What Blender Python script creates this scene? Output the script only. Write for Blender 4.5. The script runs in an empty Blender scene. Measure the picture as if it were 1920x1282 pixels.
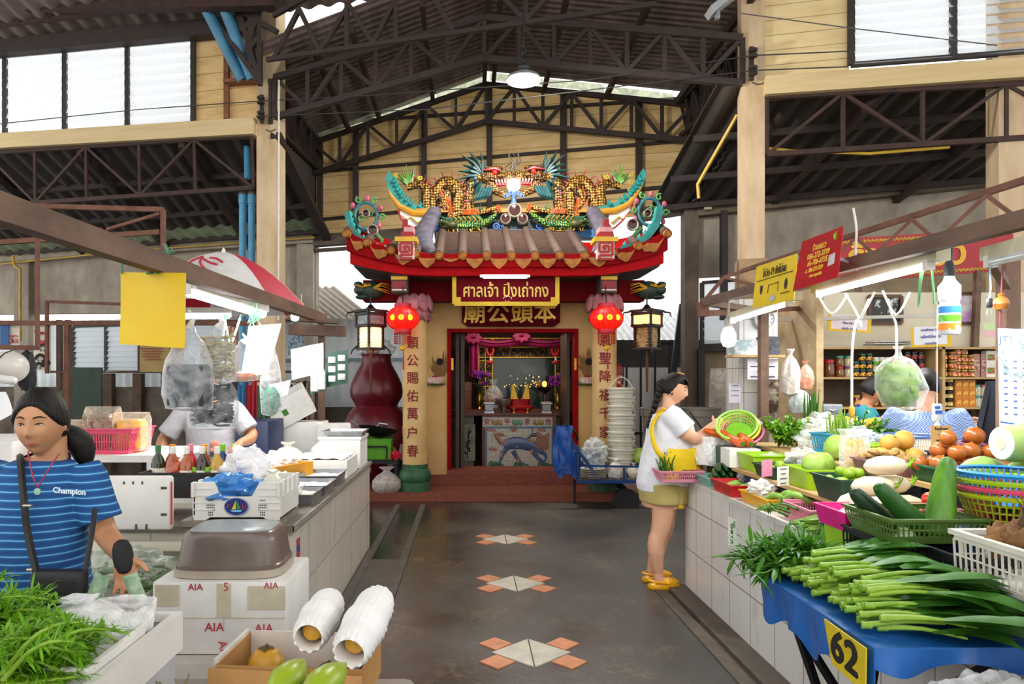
import bpy, math, random
from mathutils import Vector as V, Matrix, noise as mnoise
R = random.Random(7)
SC = bpy.context.scene
COL = SC.collection
PI = math.pi
rad = math.radians

# ---- camera: level, 24 mm, with a little lens shift (rising and cross) ----
FPX, PU, PV, EYE = 1280.0, 876.0, 713.0, 1.5
cam_d = bpy.data.cameras.new('camera')
cam_d.sensor_width = 36.0
cam_d.lens = 36.0 * FPX / 1920
cam_d.shift_x = (960 - PU) / 1920
cam_d.shift_y = (PV - 641) / 1920
cam_d.clip_start = 0.02
cam_d.clip_end = 300
cam = bpy.data.objects.new('camera', cam_d)
COL.objects.link(cam)
cam.location = (0, 0, EYE)
cam.rotation_euler = (PI / 2, 0, 0)
SC.camera = cam

# ---- sky: a bright hazy overcast day ----
W = bpy.data.worlds.new('World')
SC.world = W
W.use_nodes = True
W.node_tree.nodes['Background'].inputs[0].default_value = (0.98, 0.97, 0.96, 1)
W.node_tree.nodes['Background'].inputs[1].default_value = 1.35
vs = SC.view_settings
vs.view_transform = 'Standard'
vs.look = 'None'
vs.exposure = 0.56
vs.gamma = 1
vs.use_curve_mapping = False
SC.cycles.use_denoising = True
SC.cycles.max_bounces = 7
SC.cycles.diffuse_bounces = 4
SC.cycles.glossy_bounces = 3
SC.cycles.transmission_bounces = 4
SC.cycles.transparent_max_bounces = 14
SC.cycles.caustics_reflective = False
SC.cycles.caustics_refractive = False
SC.cycles.sample_clamp_indirect = 6

# a pixel of the 1920x1282 photograph to a place at depth Y / on a level z / on the slanted building frame
def P(u,v,Y):return V(((u-PU)/FPX*Y,Y,EYE-(v-PV)/FPX*Y))
def G(u,v,z):
 Y=(EYE-z)*FPX/(v-PV)
 return V(((u-PU)/FPX*Y,Y,z))
SK=0.226
A0,B0=9.52,12.93
def S(u,v,Y0):return P(u,v,Y0/(1+SK*(u-PU)/FPX))
def SX(X,z,Y0):return V((X,Y0-SK*X,z))
SROT=-math.atan(SK)
class MB:
 def __init__(s,T=None):
  s.v=[];s.f=[];s.m=[];s.i=0;s.T=T
 def add(s,vs,fs):
  o=len(s.v)
  T=s.T
  s.v+=[tuple(T@V(p))for p in vs]if T is not None else[tuple(p)for p in vs]
  s.f+=[[o+k for k in f]for f in fs]
  s.m+=[s.i]*len(fs)
  return s
 def mi(s,i):s.i=i;return s
 def box(s,c,d,rot=None):
  j=len(s.f)%7*4e-5
  x,y,z=d[0]/2+j,d[1]/2+j,d[2]/2+j
  c=V(c)
  pts=[V((sx*x,sy*y,sz*z))for sz in(-1,1)for sx,sy in((-1,-1),(1,-1),(1,1),(-1,1))]
  if rot is not None:pts=[rot@p for p in pts]
  return s.add([c+p for p in pts],[(3,2,1,0),(4,5,6,7),(0,1,5,4),(1,2,6,5),(2,3,7,6),(3,0,4,7)])
 def bx(s,x0,x1,y0,y1,z0,z1):return s.box(((x0+x1)/2,(y0+y1)/2,(z0+z1)/2),(abs(x1-x0),abs(y1-y0),abs(z1-z0)))
 def rbox(s,c,d,r=.01,rot=None,n=2):
  """box with rounded vertical edges and a small top/bottom round"""
  x,y,z=d[0]/2,d[1]/2,d[2]/2
  def ring(rr,zz,ins):
   out=[]
   for k,(sx,sy)in enumerate(((1,1),(-1,1),(-1,-1),(1,-1))):
    for j in range(n+1):
     a=PI/2*(k+j/n)
     out.append((sx*(x-r)+(rr)*math.cos(a),sy*(y-r)+(rr)*math.sin(a),zz))
   return out
  h=min(r*.6,z*.5)
  rings=[ring(r-h*.7,-z,0),ring(r,-z+h,0),ring(r,z-h,0),ring(r-h*.7,z,0)]
  c=V(c)
  rings=[[c+(rot@V(p)if rot is not None else V(p))for p in rg]for rg in rings]
  return s.loft(rings)
 def bar(s,a,b,w,h=None,up=(0,0,1)):
  a,b=V(a),V(b)
  h=h or w
  d=(b-a)
  L=d.length
  if L<1e-6:return s
  d.normalize()
  up=V(up)
  if abs(d.dot(up))>.98:up=V((0,1,0))
  x=d.cross(up).normalized()
  z=x.cross(d)
  rot=Matrix((x,d,z)).transposed()
  return s.box((a+b)/2,(w,L,h),rot)
 def loft(s,rings,caps=True,closed=True,cyc=False):
  n=len(rings[0])
  vs=[p for r in rings for p in r]
  fs=[]
  m=len(rings)
  for i in range(m if cyc else m-1):
   i2=(i+1)%m
   for j in range(n if closed else n-1):
    k=(j+1)%n
    fs.append((i*n+j,i*n+k,i2*n+k,i2*n+j))
  if caps and not cyc:
   fs.append(tuple(range(n-1,-1,-1)))
   fs.append(tuple((m-1)*n+j for j in range(n)))
  return s.add(vs,fs)
 def tube(s,pts,r,n=8,caps=True,flat=1.0,up=(0,0,1),round_=False):
  pts=[V(p)for p in pts]
  m=len(pts)
  rs=list(r)if isinstance(r,(list,tuple))else[r]*m
  if len(rs)!=m:
   k=len(rs)-1
   rs=[rs[min(int(i*k/(m-1)),k-1)]*(1-(i*k/(m-1)-min(int(i*k/(m-1)),k-1)))+rs[min(int(i*k/(m-1)),k-1)+1]*(i*k/(m-1)-min(int(i*k/(m-1)),k-1))for i in range(m)]
  if round_:
   t0=(pts[0]-pts[1]).normalized();t1=(pts[-1]-pts[-2]).normalized()
   a,b=rs[0],rs[-1]
   pts=[pts[0]+t0*a*.95,pts[0]+t0*a*.7]+pts+[pts[-1]+t1*b*.7,pts[-1]+t1*b*.95]
   rs=[a*.25,a*.72]+rs+[b*.72,b*.25]
   m+=4
  prev=None
  rings=[]
  for i in range(m):
   t=(pts[min(i+1,m-1)]-pts[max(i-1,0)])
   if t.length<1e-9:t=V((0,0,1))
   t.normalize()
   if prev is None:
    u=V(up)
    if abs(u.dot(t))>.95:u=V((1,0,0))
    x=(u-t*u.dot(t)).normalized()
   else:
    x=prev-t*prev.dot(t)
    x=x.normalized()if x.length>1e-6 else prev
   prev=x
   y=t.cross(x)
   rings.append([pts[i]+x*(rs[i]*flat*math.cos(2*PI*j/n))+y*(rs[i]*math.sin(2*PI*j/n))for j in range(n)])
  return s.loft(rings,caps)
 def lathe(s,prof,n=16,c=(0,0,0),rot=None,caps=True,sx=1,sy=1):
  c=V(c)
  rings=[[c+(rot@V((r*sx*math.cos(2*PI*j/n),r*sy*math.sin(2*PI*j/n),z))if rot is not None else V((r*sx*math.cos(2*PI*j/n),r*sy*math.sin(2*PI*j/n),z)))for j in range(n)]for r,z in prof]
  return s.loft(rings,caps)
 def cyl(s,c,r,h,n=16,rot=None):return s.lathe([(r,-h/2),(r,h/2)],n,c,rot)
 def ell(s,c,r,rot=None,nu=16,nv=10,fn=None):
  c=V(c)
  if not isinstance(r,(tuple,list)):r=(r,r,r)
  rings=[]
  for i in range(nv+1):
   th=PI*i/nv
   th=min(max(th,.02),PI-.02)
   rg=[]
   for j in range(nu):
    ph=2*PI*j/nu
    p=V((math.sin(th)*math.cos(ph),math.sin(th)*math.sin(ph),-math.cos(th)))
    q=V((p.x*r[0],p.y*r[1],p.z*r[2]))
    if fn:q=fn(q,p)
    rg.append(c+(rot@q if rot is not None else q))
   rings.append(rg)
  return s.loft(rings)
 def prism(s,poly,a,b,plane='xz',mp=None):
  """2D polygon pushed from a to b along the third axis"""
  if mp is None:
   mp={'xz':lambda p,d:(p[0],d,p[1]),'xy':lambda p,d:(p[0],p[1],d),'yz':lambda p,d:(d,p[0],p[1])}[plane]
  n=len(poly)
  vs=[mp(p,a)for p in poly]+[mp(p,b)for p in poly]
  return s.add(vs,[tuple(range(n)),tuple(range(2*n-1,n-1,-1))]+[(i,i+n,(i+1)%n+n,(i+1)%n)for i in range(n)])
 def grid(s,fn,nu,nv,thick=0):
  vs=[V(fn(i/nu,j/nv))for j in range(nv+1)for i in range(nu+1)]
  w=nu+1
  fs=[(j*w+i,j*w+i+1,(j+1)*w+i+1,(j+1)*w+i)for j in range(nv)for i in range(nu)]
  if thick:
   ns=[]
   for j in range(nv+1):
    for i in range(nu+1):
     a=vs[j*w+min(i+1,nu)]-vs[j*w+max(i-1,0)]
     b=vs[min(j+1,nv)*w+i]-vs[max(j-1,0)*w+i]
     n_=a.cross(b)
     ns.append(n_.normalized()if n_.length>1e-12 else V((0,0,1)))
   N=len(vs)
   fs2=[tuple(N+k for k in reversed(f))for f in fs]
   edge=[j*w for j in range(nv+1)][::-1]+[i for i in range(1,nu+1)]+[j*w+nu for j in range(1,nv+1)]+[nv*w+i for i in range(nu-1,0,-1)]
   m=len(edge)
   fs=fs+fs2+[(edge[k],edge[k]+N,edge[(k+1)%m]+N,edge[(k+1)%m])for k in range(m)]
   vs=vs+[v-n_*thick for v,n_ in zip(vs,ns)]
  return s.add(vs,fs)
 def text(s,body,size,o,x=(1,0,0),y=(0,0,1),ext=.001,bold=0,sx=1.0,align='CENTER'):
  vs,fs=glyphs(body,size,ext,bold,align)
  o,x,y=V(o),V(x).normalized(),V(y).normalized()
  z=x.cross(y)
  return s.add([o+x*(p[0]*sx)+y*p[1]+z*p[2]for p in vs],fs)
_GL={}
def glyphs(body,size,ext,bold,align):
 key=(body,size,ext,bold,align)
 if key not in _GL:
  cu=bpy.data.curves.new('lettering','FONT')
  cu.body=body;cu.size=size;cu.extrude=ext;
  cu.align_x=align;cu.align_y='CENTER';cu.resolution_u=3
  o=bpy.data.objects.new('lettering',cu)
  COL.objects.link(o)
  dg=bpy.context.evaluated_depsgraph_get()
  dg.update()
  me=bpy.data.meshes.new_from_object(o.evaluated_get(dg))
  vs_,fs_=[],[]
  for i,(ox,oy)in enumerate(((0,0),(1,0),(-1,0),(0,1),(0,-1))if bold else((0,0),)):
   k0=len(vs_)
   vs_+=[(v.co.x+ox*bold,v.co.y+oy*bold,v.co.z+i*2e-5)for v in me.vertices]
   fs_+=[tuple(k+k0 for k in p.vertices)for p in me.polygons]
  _GL[key]=(vs_,fs_)
  bpy.data.objects.remove(o);bpy.data.curves.remove(cu);bpy.data.meshes.remove(me)
 return _GL[key]
MWI={}
def tag(o,label=None,cat=None,group=None,kind=None):
 if label:o['label']=label
 if cat:o['category']=cat
 if group:o['group']=group
 if kind:o['kind']=kind
 return o
def thing(name,label,cat,loc=(0,0,0),rz=0,group=None,rot=None):
 o=bpy.data.objects.new(name,None)
 o.empty_display_size=.05
 COL.objects.link(o)
 o.location=loc
 o.rotation_euler=rot or(0,0,rz)
 MWI[o.name]=(Matrix.Translation(V(loc))@o.rotation_euler.to_matrix().to_4x4()).inverted()
 return tag(o,label,cat,group)
def rootinv(o):
 while o.parent:o=o.parent
 return MWI.get(o.name)
def obj(name,mb,mats,parent=None,world=False,sharp=38,label=None):
 """link one mesh object; world=True: the mesh is written in world coordinates"""
 if name in('stems','leaves'):sharp=80
 me=bpy.data.meshes.new(name)
 vs=mb.v
 loc=None
 if parent is not None:
  if world:
   T=rootinv(parent)
   if T is not None:vs=[tuple(T@V(p))for p in vs]
 elif vs:
  xs,ys,zs=zip(*vs)
  loc=V(((min(xs)+max(xs))/2,(min(ys)+max(ys))/2,min(zs)))
  vs=[(p[0]-loc.x,p[1]-loc.y,p[2]-loc.z)for p in vs]
 me.from_pydata(vs,[],mb.f)
 mats=mats if isinstance(mats,(list,tuple))else[mats]
 for m in mats:me.materials.append(m)
 me.polygons.foreach_set('material_index',mb.m)
 me.polygons.foreach_set('use_smooth',[True]*len(me.polygons))
 me.update()
 me.validate()
 try:me.set_sharp_from_angle(angle=rad(sharp))
 except Exception:pass
 o=bpy.data.objects.new(name,me)
 COL.objects.link(o)
 if loc is not None:
  o.location=loc
  MWI[o.name]=Matrix.Translation(loc).inverted()
 if parent is not None:o.parent=parent
 if label:o['label']=label
 return o
def one(name,mb,mats,label,cat,group=None,sharp=38):
 return tag(obj(name,mb,mats,sharp=sharp),label,cat,group)
def struct(name,mb,mats,parent=None,sharp=38):
 o=obj(name,mb,mats,parent,world=parent is not None,sharp=sharp)
 if parent is None:o['kind']='structure'
 return o
def dup(o,loc=None,rz=None,label=None,group=None,scale=None,parent=None,rot=None):
 c=o.copy()
 COL.objects.link(c)
 if parent is not None:c.parent=parent
 if loc is not None:c.location=loc
 if rz is not None:c.rotation_euler=(o.rotation_euler.x,o.rotation_euler.y,rz)
 if rot is not None:c.rotation_euler=rot
 if scale is not None:c.scale=(scale,scale,scale)if not isinstance(scale,(tuple,list))else scale
 if label:c['label']=label
 if group:c['group']=group
 for ch in o.children:dup(ch,parent=c)
 return c
_MT={}
def srgb(c):
 if isinstance(c,str):
  c=tuple(int(c[i:i+2],16)/255 for i in(0,2,4))
  return tuple(x/12.92 if x<=.04045 else((x+.055)/1.055)**2.4 for x in c)
 return c
class NT:
 def __init__(s,name):
  s.m=bpy.data.materials.new(name)
  s.m.use_nodes=True
  s.t=s.m.node_tree
  s.b=s.t.nodes['Principled BSDF']
  s.out=s.t.nodes['Material Output']
  s.tc=s.t.nodes.new('ShaderNodeTexCoord')
 def n(s,typ,ins=None,**kw):
  nd=s.t.nodes.new('ShaderNode'+typ)
  for k,v in kw.items():setattr(nd,k,v)
  for k,v in(ins or{}).items():s.set(nd.inputs[k],v)
  return nd
 def set(s,sock,v):
  if isinstance(v,bpy.types.NodeSocket):s.t.links.new(v,sock)
  elif isinstance(v,str):sock.default_value=(*srgb(v),1)
  elif isinstance(v,tuple)and len(v)==3 and sock.type=='RGBA':sock.default_value=(*v,1)
  else:sock.default_value=v
 def p(s,**kw):
  for k,v in kw.items():s.set(s.b.inputs[k.replace('_',' ')],v)
  return s
 def ramp(s,fac,stops):
  r=s.n('ValToRGB',{'Fac':fac})
  el=r.color_ramp.elements
  while len(el)>len(stops):el.remove(el[-1])
  while len(el)<len(stops):el.new(1)
  for e,(p_,c)in zip(el,stops):
   e.position=p_
   e.color=(*srgb(c),1)if not isinstance(c,(int,float))else(c,c,c,1)
  return r.outputs[0]
 def noise(s,scale=5,detail=4,rough=.55,vec=None,dist=0):
  return s.n('TexNoise',{'Scale':scale,'Detail':detail,'Roughness':rough,'Distortion':dist,'Vector':vec or s.tc.outputs['Object']}).outputs['Fac']
 def mix(s,f,a,b,mode='MIX'):
  m=s.n('Mix',data_type='RGBA',blend_type=mode)
  s.set(m.inputs['Factor'],f);s.set(m.inputs['A'],a)if False else None
  s.set(m.inputs[6],a);s.set(m.inputs[7],b)
  return m.outputs[2]
 def math(s,op,a,b=0.0):
  m=s.n('Math',operation=op)
  s.set(m.inputs[0],a);s.set(m.inputs[1],b)
  return m.outputs[0]
 def bump(s,h,strength=.3,dist=.01):
  s.t.links.new(s.n('Bump',{'Height':h,'Strength':strength,'Distance':dist}).outputs[0],s.b.inputs['Normal'])
 def xyz(s,vec=None):
  return s.n('SeparateXYZ',{0:vec or s.tc.outputs['Object']}).outputs
def mat(col,rough=.5,metal=0,var=.12,sc=9,bump=0,spec=.5,emit=0,ecol=None,sss=0,sheen=0,coat=0,col2=None,trans=0,name=None):
 key=(str(col),rough,metal,var,sc,bump,spec,emit,str(ecol),sss,coat,str(col2),trans)
 if key in _MT:return _MT[key]
 t=NT(name or 'surface_%d'%len(_MT))
 c=srgb(col)
 f=t.noise(sc,5)
 lo=srgb(col2)if col2 else tuple(max(0,x*(1-var*1.6))for x in c)
 hi=tuple(min(1,x*(1+var*.9))for x in c)
 r=t.n('ValToRGB',{'Fac':f})
 r.color_ramp.elements[0].position=.3;r.color_ramp.elements[1].position=.7
 r.color_ramp.elements[0].color=(*lo,1);r.color_ramp.elements[1].color=(*hi,1)
 t.p(Base_Color=r.outputs[0],Roughness=rough,Metallic=metal)
 t.b.inputs['Specular IOR Level'].default_value=spec
 if coat:t.p(Coat_Weight=coat,Coat_Roughness=.1)
 if emit:
  t.p(Emission_Color=srgb(ecol or col)+(1,),Emission_Strength=emit)
 if sss:
  t.p(Subsurface_Weight=sss,Subsurface_Radius=(1,.35,.2),Subsurface_Scale=.01)
 if trans:t.p(Transmission_Weight=trans)
 if bump:t.bump(t.noise(sc*4,4),bump,.01)
 _MT[key]=t.m
 return t.m
def film(tint='ffffff',clear=.6,rough=.25,wr=14,bump=.6,name='film'):
 """thin plastic film: partly clear, partly milky, glossy creases"""
 key=('film',tint,clear,rough,wr)
 if key in _MT:return _MT[key]
 t=NT(name)
 nz=t.noise(wr,3,.6,dist=1.5)
 t.p(Base_Color=tint,Roughness=rough)
 t.b.inputs['Specular IOR Level'].default_value=.8
 t.bump(nz,bump,.02)
 tr=t.n('BsdfTransparent',{'Color':tint})
 f=t.ramp(nz,[(.25,max(0,clear-.2)),(.7,min(1,clear+.2))])
 lw=t.n('LayerWeight',{'Blend':.5}).outputs['Facing']
 f=t.math('MULTIPLY',f,t.math('SUBTRACT',1.0,t.math('MULTIPLY',t.math('POWER',lw,2.5),.75)))
 mx=t.n('MixShader',{0:f,1:t.b.outputs[0],2:tr.outputs[0]})
 t.t.links.new(mx.outputs[0],t.out.inputs[0])
 _MT[key]=t.m
 return t.m
def glow(col,strength,name='lamp_or_glint_glow'):
 key=('glow',col,strength)
 if key in _MT:return _MT[key]
 t=NT(name)
 f=t.noise(3,2)
 t.p(Base_Color=col,Emission_Color=srgb(col)+(1,),Emission_Strength=t.math('ADD',t.math('MULTIPLY',f,strength*.1),strength*.95))
 _MT[key]=t.m
 return t.m
def two(col,col2,thr=.5,soft=.08,sc=6,rough=.6,detail=6,bump=.15,metal=0,vec_scale=None,spec=.5):
 """stains / wear: two colours split by noise"""
 key=('two',col,col2,thr,soft,sc,rough,str(vec_scale),metal)
 if key in _MT:return _MT[key]
 t=NT('worn_%d'%len(_MT))
 vec=t.tc.outputs['Object']
 if vec_scale:vec=t.n('Mapping',{'Vector':vec,'Scale':vec_scale}).outputs[0]
 f=t.noise(sc,detail,.6,vec)
 t.p(Base_Color=t.ramp(f,[(thr-soft,col),(thr+soft,col2)]),Roughness=rough,Metallic=metal)
 t.b.inputs['Specular IOR Level'].default_value=spec
 if bump:t.bump(t.noise(sc*5,4,vec=vec),bump,.01)
 _MT[key]=t.m
 return t.m
# ================================================================ hall
steel_d=two('2a2320','3a2a22',.5,.15,7,.7)
steel_r=two('2c201b','46291d',.5,.15,9,.75)
cream=two('d9c293','c9b07c',.5,.2,3,.7,vec_scale=(.4,.4,6))
def board_mat(c1,c2,pitch=.26,gap='8a6d42'):
 t=NT('board_cladding')
 z=t.xyz()[2]
 fr=t.math('FRACT',t.math('MULTIPLY',z,1/pitch))
 line=t.math('LESS_THAN',fr,.05)
 n1=t.noise(2.2,6,.6,t.n('Mapping',{'Vector':t.tc.outputs['Object'],'Scale':(1,1,4)}).outputs[0])
 base=t.ramp(n1,[(.3,c2),(.65,c1)])
 vo=t.n('TexVoronoi',{'Scale':9.0,'Vector':t.tc.outputs['Object']})
 dots=t.math('LESS_THAN',vo.outputs['Distance'],.045)
 base=t.mix(t.math('MULTIPLY',dots,.7),base,'5a4630')
 t.p(Base_Color=t.mix(t.math('MULTIPLY',line,.75),base,gap),Roughness=.75)
 t.bump(line,-.4,.01)
 return t.m
boards=board_mat('e6c68c','d0a868')
boards_r=board_mat('ecd6a0','dcc088',.19)
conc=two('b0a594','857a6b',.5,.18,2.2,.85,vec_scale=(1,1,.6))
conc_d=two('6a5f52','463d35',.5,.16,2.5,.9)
conc_col=two('dcc4a0','b0926c',.55,.2,2.0,.8,vec_scale=(2,2,.5))
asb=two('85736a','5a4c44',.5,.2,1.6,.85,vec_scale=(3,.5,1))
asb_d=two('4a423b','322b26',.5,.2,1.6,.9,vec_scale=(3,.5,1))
def floor_mat():
 t=NT('wet_concrete')
 o=t.tc.outputs['Object']
 n1=t.noise(.55,6,.62,o)
 n2=t.noise(2.4,8,.65,o)
 n3=t.noise(38,3,.7,o)
 base=t.ramp(n1,[(.32,'1c1a16'),(.5,'292620'),(.68,'363129')])
 grit=t.ramp(n3,[(.45,'000000'),(.62,'ffffff')])
 patch=t.ramp(n2,[(.52,'000000'),(.66,'ffffff')])
 base=t.mix(t.math('MULTIPLY',t.math('MULTIPLY',grit,patch),.55),base,'7a6a48')
 t.p(Base_Color=base)
 x=t.xyz(o)
 wet=t.n('MapRange',{0:x[0],1:-1.3,2:1.1,3:0.0,4:1.0}).outputs[0]
 n4=t.noise(1.1,5,.6,o)
 rg=t.math('ADD',t.math('MULTIPLY',wet,.26),t.math('MULTIPLY',n4,.42))
 t.p(Roughness=t.n('MapRange',{0:rg,1:.16,2:.5,3:.04,4:.58}).outputs[0])
 t.b.inputs['Specular IOR Level'].default_value=1.0
 bm=t.math('ADD',t.math('MULTIPLY',n3,.5),t.math('MULTIPLY',n2,1.2))
 t.bump(bm,.22,.012)
 return t.m
struct('floor',MB().bx(-14,14,-4,24,-.12,0),floor_mat())
gm=two('3f3a36','55504a',.5,.15,8,.45)
g=MB()
for a,b in((3.0,9.0),):
 g.bx(-.86,-.80,2.2,8.2,0,.012);g.bx(-.56,-.50,2.2,8.2,0,.012)
g.bx(-.80,-.56,2.2,5.7,-.004,.006)
struct('trim_1',g,gm)
struct('trim_2',MB().bx(1.44,1.575,.8,5.0,0,.025).bx(1.34,1.42,.8,4.9,0,.008),two('4a4038','5d5246',.5,.15,6,.6))
tile_w=two('c9c2b2','aaa394',.5,.2,9,.4)
tile_o=two('d08a62','b0714c',.5,.2,14,.45)
for k,(cy,ww,fx)in enumerate(((3.755,.355,'nearest to the camera'),(5.035,.33,'in the middle of the aisle'),(6.43,.30,'farthest away, close to the shrine step'))):
 cx={0:.352,1:.355,2:.363}[k]
 d=.37 if k else .27
 hd,hw=.19,.216
 t=thing('inlaid_floor_tile','pale diamond tile with four orange corner tiles set in the floor, the set %s'%fx,'floor tile',(cx,cy,0),0,'diamond tile sets down the aisle')
 for s in(-1,1):
  obj('diamond_half',MB().prism([(s*.004,-hd),(s*hw,0),(s*.004,hd)],.0,.007,'xy'),tile_w,t)
 for sx in(-1,1):
  for sy in(-1,1):
   c=(sx*.192,sy*.125)
   hx,hy=.094,.092
   obj('corner_tile',MB().prism([(c[0],c[1]-hy),(c[0]+hx,c[1]),(c[0],c[1]+hy),(c[0]-hx,c[1])],0,.007,'xy'),tile_o,t)
def skewbox(mb,u0,u1,z0,z1,Y0,dep,v=600):
 a,b=S(u0,v,Y0),S(u1,v,Y0)
 d=(b-a);d.z=0
 L=d.length
 c=(a+b)/2
 n=V((-d.y,d.x,0)).normalized()
 mb.box((c.x+n.x*dep/2,c.y+n.y*dep/2,(z0+z1)/2),(L,dep,z1-z0),Matrix.Rotation(math.atan2(d.y,d.x),3,'Z'))
for nm,u0,u1,lab in(('column_left',481,517,0),('column_right',1390,1434,0),('column_far_right',1873,1931,0)):
 m=MB();skewbox(m,u0,u1,0,7.4,A0,.3)
 struct(nm,m,conc_col)
m=MB();skewbox(m,1386,1440,0,3.05,A0-.02,.36);struct('column_right_casing',m,two('b89a72','8d7350',.5,.2,3,.85))
def SP(u,v,Y0=A0):return S(u,v,Y0)
m=MB();m.bar(SP(-260,283),SP(482,240),.22,.24);struct('beam_left',m,cream)
m=MB();m.bar(SP(1432,166),SP(2100,120),.22,.23);struct('beam_right',m,cream)
def truss(name,top,bot,n,w=.045,Y0=A0,mat_=None,start=0,chords=True,posts=True):
 m=MB()
 ta,tb=S(*top[0],Y0),S(*top[1],Y0);ba,bb=S(*bot[0],Y0),S(*bot[1],Y0)
 if chords:
  m.bar(ta,tb,w*1.5);m.bar(ba,bb,w*1.5)
 for i in range(n+1):
  f=i/n
  if posts:m.bar(ta.lerp(tb,f),ba.lerp(bb,f),w)
  if i<n:
   g_=(i+1)/n
   if(i+start)%2:m.bar(ta.lerp(tb,f),ba.lerp(bb,g_),w)
   else:m.bar(ba.lerp(bb,f),ta.lerp(tb,g_),w)
 return struct(name,m,mat_ or steel_r)
truss('beam_lattice_left',((-115,293),(472,255)),((-115,393),(475,352)),6,.04)
truss('beam_lattice_right',((1438,182),(2050,150)),((1438,290),(2050,250)),4,.04)
for Y0,pts_t,pts_b,w,n,nm in((A0,((515,146),(908,34),(1392,72)),((515,220),(908,110),(1392,157)),.055,6,'middle'),(B0-.35,((585,268),(912,158),(1300,197)),((585,326),(912,228),(1300,264)),.055,6,'gable')):
 truss('beam_truss_%s_left'%nm,(pts_t[0],pts_t[1]),(pts_b[0],pts_b[1]),n,w,Y0,steel_d,1)
 truss('beam_truss_%s_right'%nm,(pts_t[1],pts_t[2]),(pts_b[1],pts_b[2]),n+1,w,Y0,steel_d,0)
m=MB()
for a,b in(((500,112),(1230,8)),((512,30),(640,-40)),((515,108),(560,20)),((600,96),(560,15)),((600,96),(655,10)),((700,82),(655,10)),((700,82),(742,0)),((742,77),(742,0)),((850,60),(805,-20)),((985,40),(985,-30)),((985,40),(925,-25)),((985,40),(1045,-25)),((650,90),(650,5))):
 m.bar(S(*a,A0-.9),S(*b,A0-.9),.055)
struct('beam_truss_near',m,steel_d)
m=MB()
for a,b in(((370,-10),(485,150)),((440,-10),(487,150)),((455,60),(440,-5)),((455,60),(487,20)),((462,100),(487,20)),((462,100),(487,70)),((470,0),(470,125)),((487,-10),(487,160)),((400,-5),(520,60))):
 m.bar(S(*a,A0-.35),S(*b,A0-.35),.07)
struct('beam_knee_left',m,steel_d)
for nm,X,Ya,Yb in(('left',-2.93,10.15,13.5),('right',3.75,8.75,12.0)):
 m=MB()
 z0,z1=(5.35,5.95)if nm=='left' else(5.5,6.1)
 m.bar((X,Ya,z0),(X,Yb,z0+.3),.07);m.bar((X,Ya,z1),(X,Yb,z1+.3),.07)
 n=9
 for i in range(n):
  ya,yb=Ya+(Yb-Ya)*i/n,Ya+(Yb-Ya)*(i+1)/n
  za,zb=.3*i/n,.3*(i+1)/n
  m.bar((X,ya,(z0,z1)[i%2]+za),(X,yb,(z1,z0)[i%2]+zb),.045);m.bar((X,ya,z0+za),(X,ya,z1+za),.04)
 struct('beam_eave_%s'%nm,m,steel_d)
def corr(name,a,b,c,d,mt,waves,amp=.03,nv=2):
 """a-b is the upper edge, d-c the lower edge; waves run across the a-b direction"""
 a,b,c,d=V(a),V(b),V(c),V(d)
 nrm=(b-a).cross(d-a).normalized()
 m=MB()
 n=waves*6
 m.grid(lambda u,v:a.lerp(b,u).lerp(d.lerp(c,u),v)+nrm*amp*math.sin(u*waves*2*PI),n,nv,.012)
 return struct(name,m,mt)
RZ,EZL,EZR=7.28,6.35,6.5
RXf=.33
corr('ceiling_nave_left',(RXf,9.3,RZ),(RXf,12.9,RZ),(-3.15,13.75,EZL),(-3.15,9.9,EZL),asb,24)
corr('ceiling_nave_right',(RXf,12.75,RZ),(RXf,9.3,RZ),(4.1,8.6,EZR),(4.1,11.9,EZR),asb,24)
m=MB()
for u,v in((655,243),(712,222),(812,187),(908,156),(925,156),(1020,166),(1137,178),(1268,191)):
 b=S(u,v,B0-.35)
 b.z-=.02
 m.bar(b,(b.x,9.52-SK*b.x-.1,b.z+.08),.07,.11)
struct('beam_purlins',m,steel_r)
m=MB()
for a,b in(((596,262),(705,222)),((715,219),(812,186)),((818,184),(905,152)),((918,148),(1018,160)),((1024,160),(1133,172)),((1140,174),(1264,190))):
 a,b=S(*a,B0-.2),S(*b,B0-.2)
 m.grid(lambda u,v:a.lerp(b,u)+V((0,.05*v,.17*v-.02)),1,1)
struct('window_gable_strip',m,film('e8efd0',.35,.4,5))
corr('ceiling_hall',(-9,11.6,7.0),(9,7.5,7.0),(9,-1.2,8.6),(-9,-1.2,8.6),asb,60,.03)
m=MB()
m.bar(S(-220,112,A0-.1),S(478,46,A0-.1),.18,.24);m.bar(S(1430,-40,A0),S(2000,-90,A0),.2,.25)
struct('beam_upper',m,steel_d)
m=MB();m.bar(S(-200,18,A0-.6),S(520,2,A0-.6),.16,.2);m.bar(S(-200,70,A0-.5),S(340,8,A0-.5),.06,.06)
for k in range(9):m.bar(S(-150+60*k,66-7*k,A0-.5),S(-120+60*k+30*(k%2)-15,10,A0-.6),.045)
struct('beam_upper_purlin',m,steel_r)
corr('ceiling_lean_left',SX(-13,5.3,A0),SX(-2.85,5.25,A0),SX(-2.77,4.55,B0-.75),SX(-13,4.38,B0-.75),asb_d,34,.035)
t=NT('aged_skylight_sheet');t.p(Base_Color=t.ramp(t.noise(2,5),[(.35,'3f4638'),(.65,'8a927c')]),Roughness=.8)
tl=t.n('BsdfTranslucent',{'Color':(.5,.55,.42)});t.t.links.new(t.n('MixShader',{0:.35,1:t.b.outputs[0],2:tl.outputs[0]}).outputs[0],t.out.inputs[0])
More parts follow.
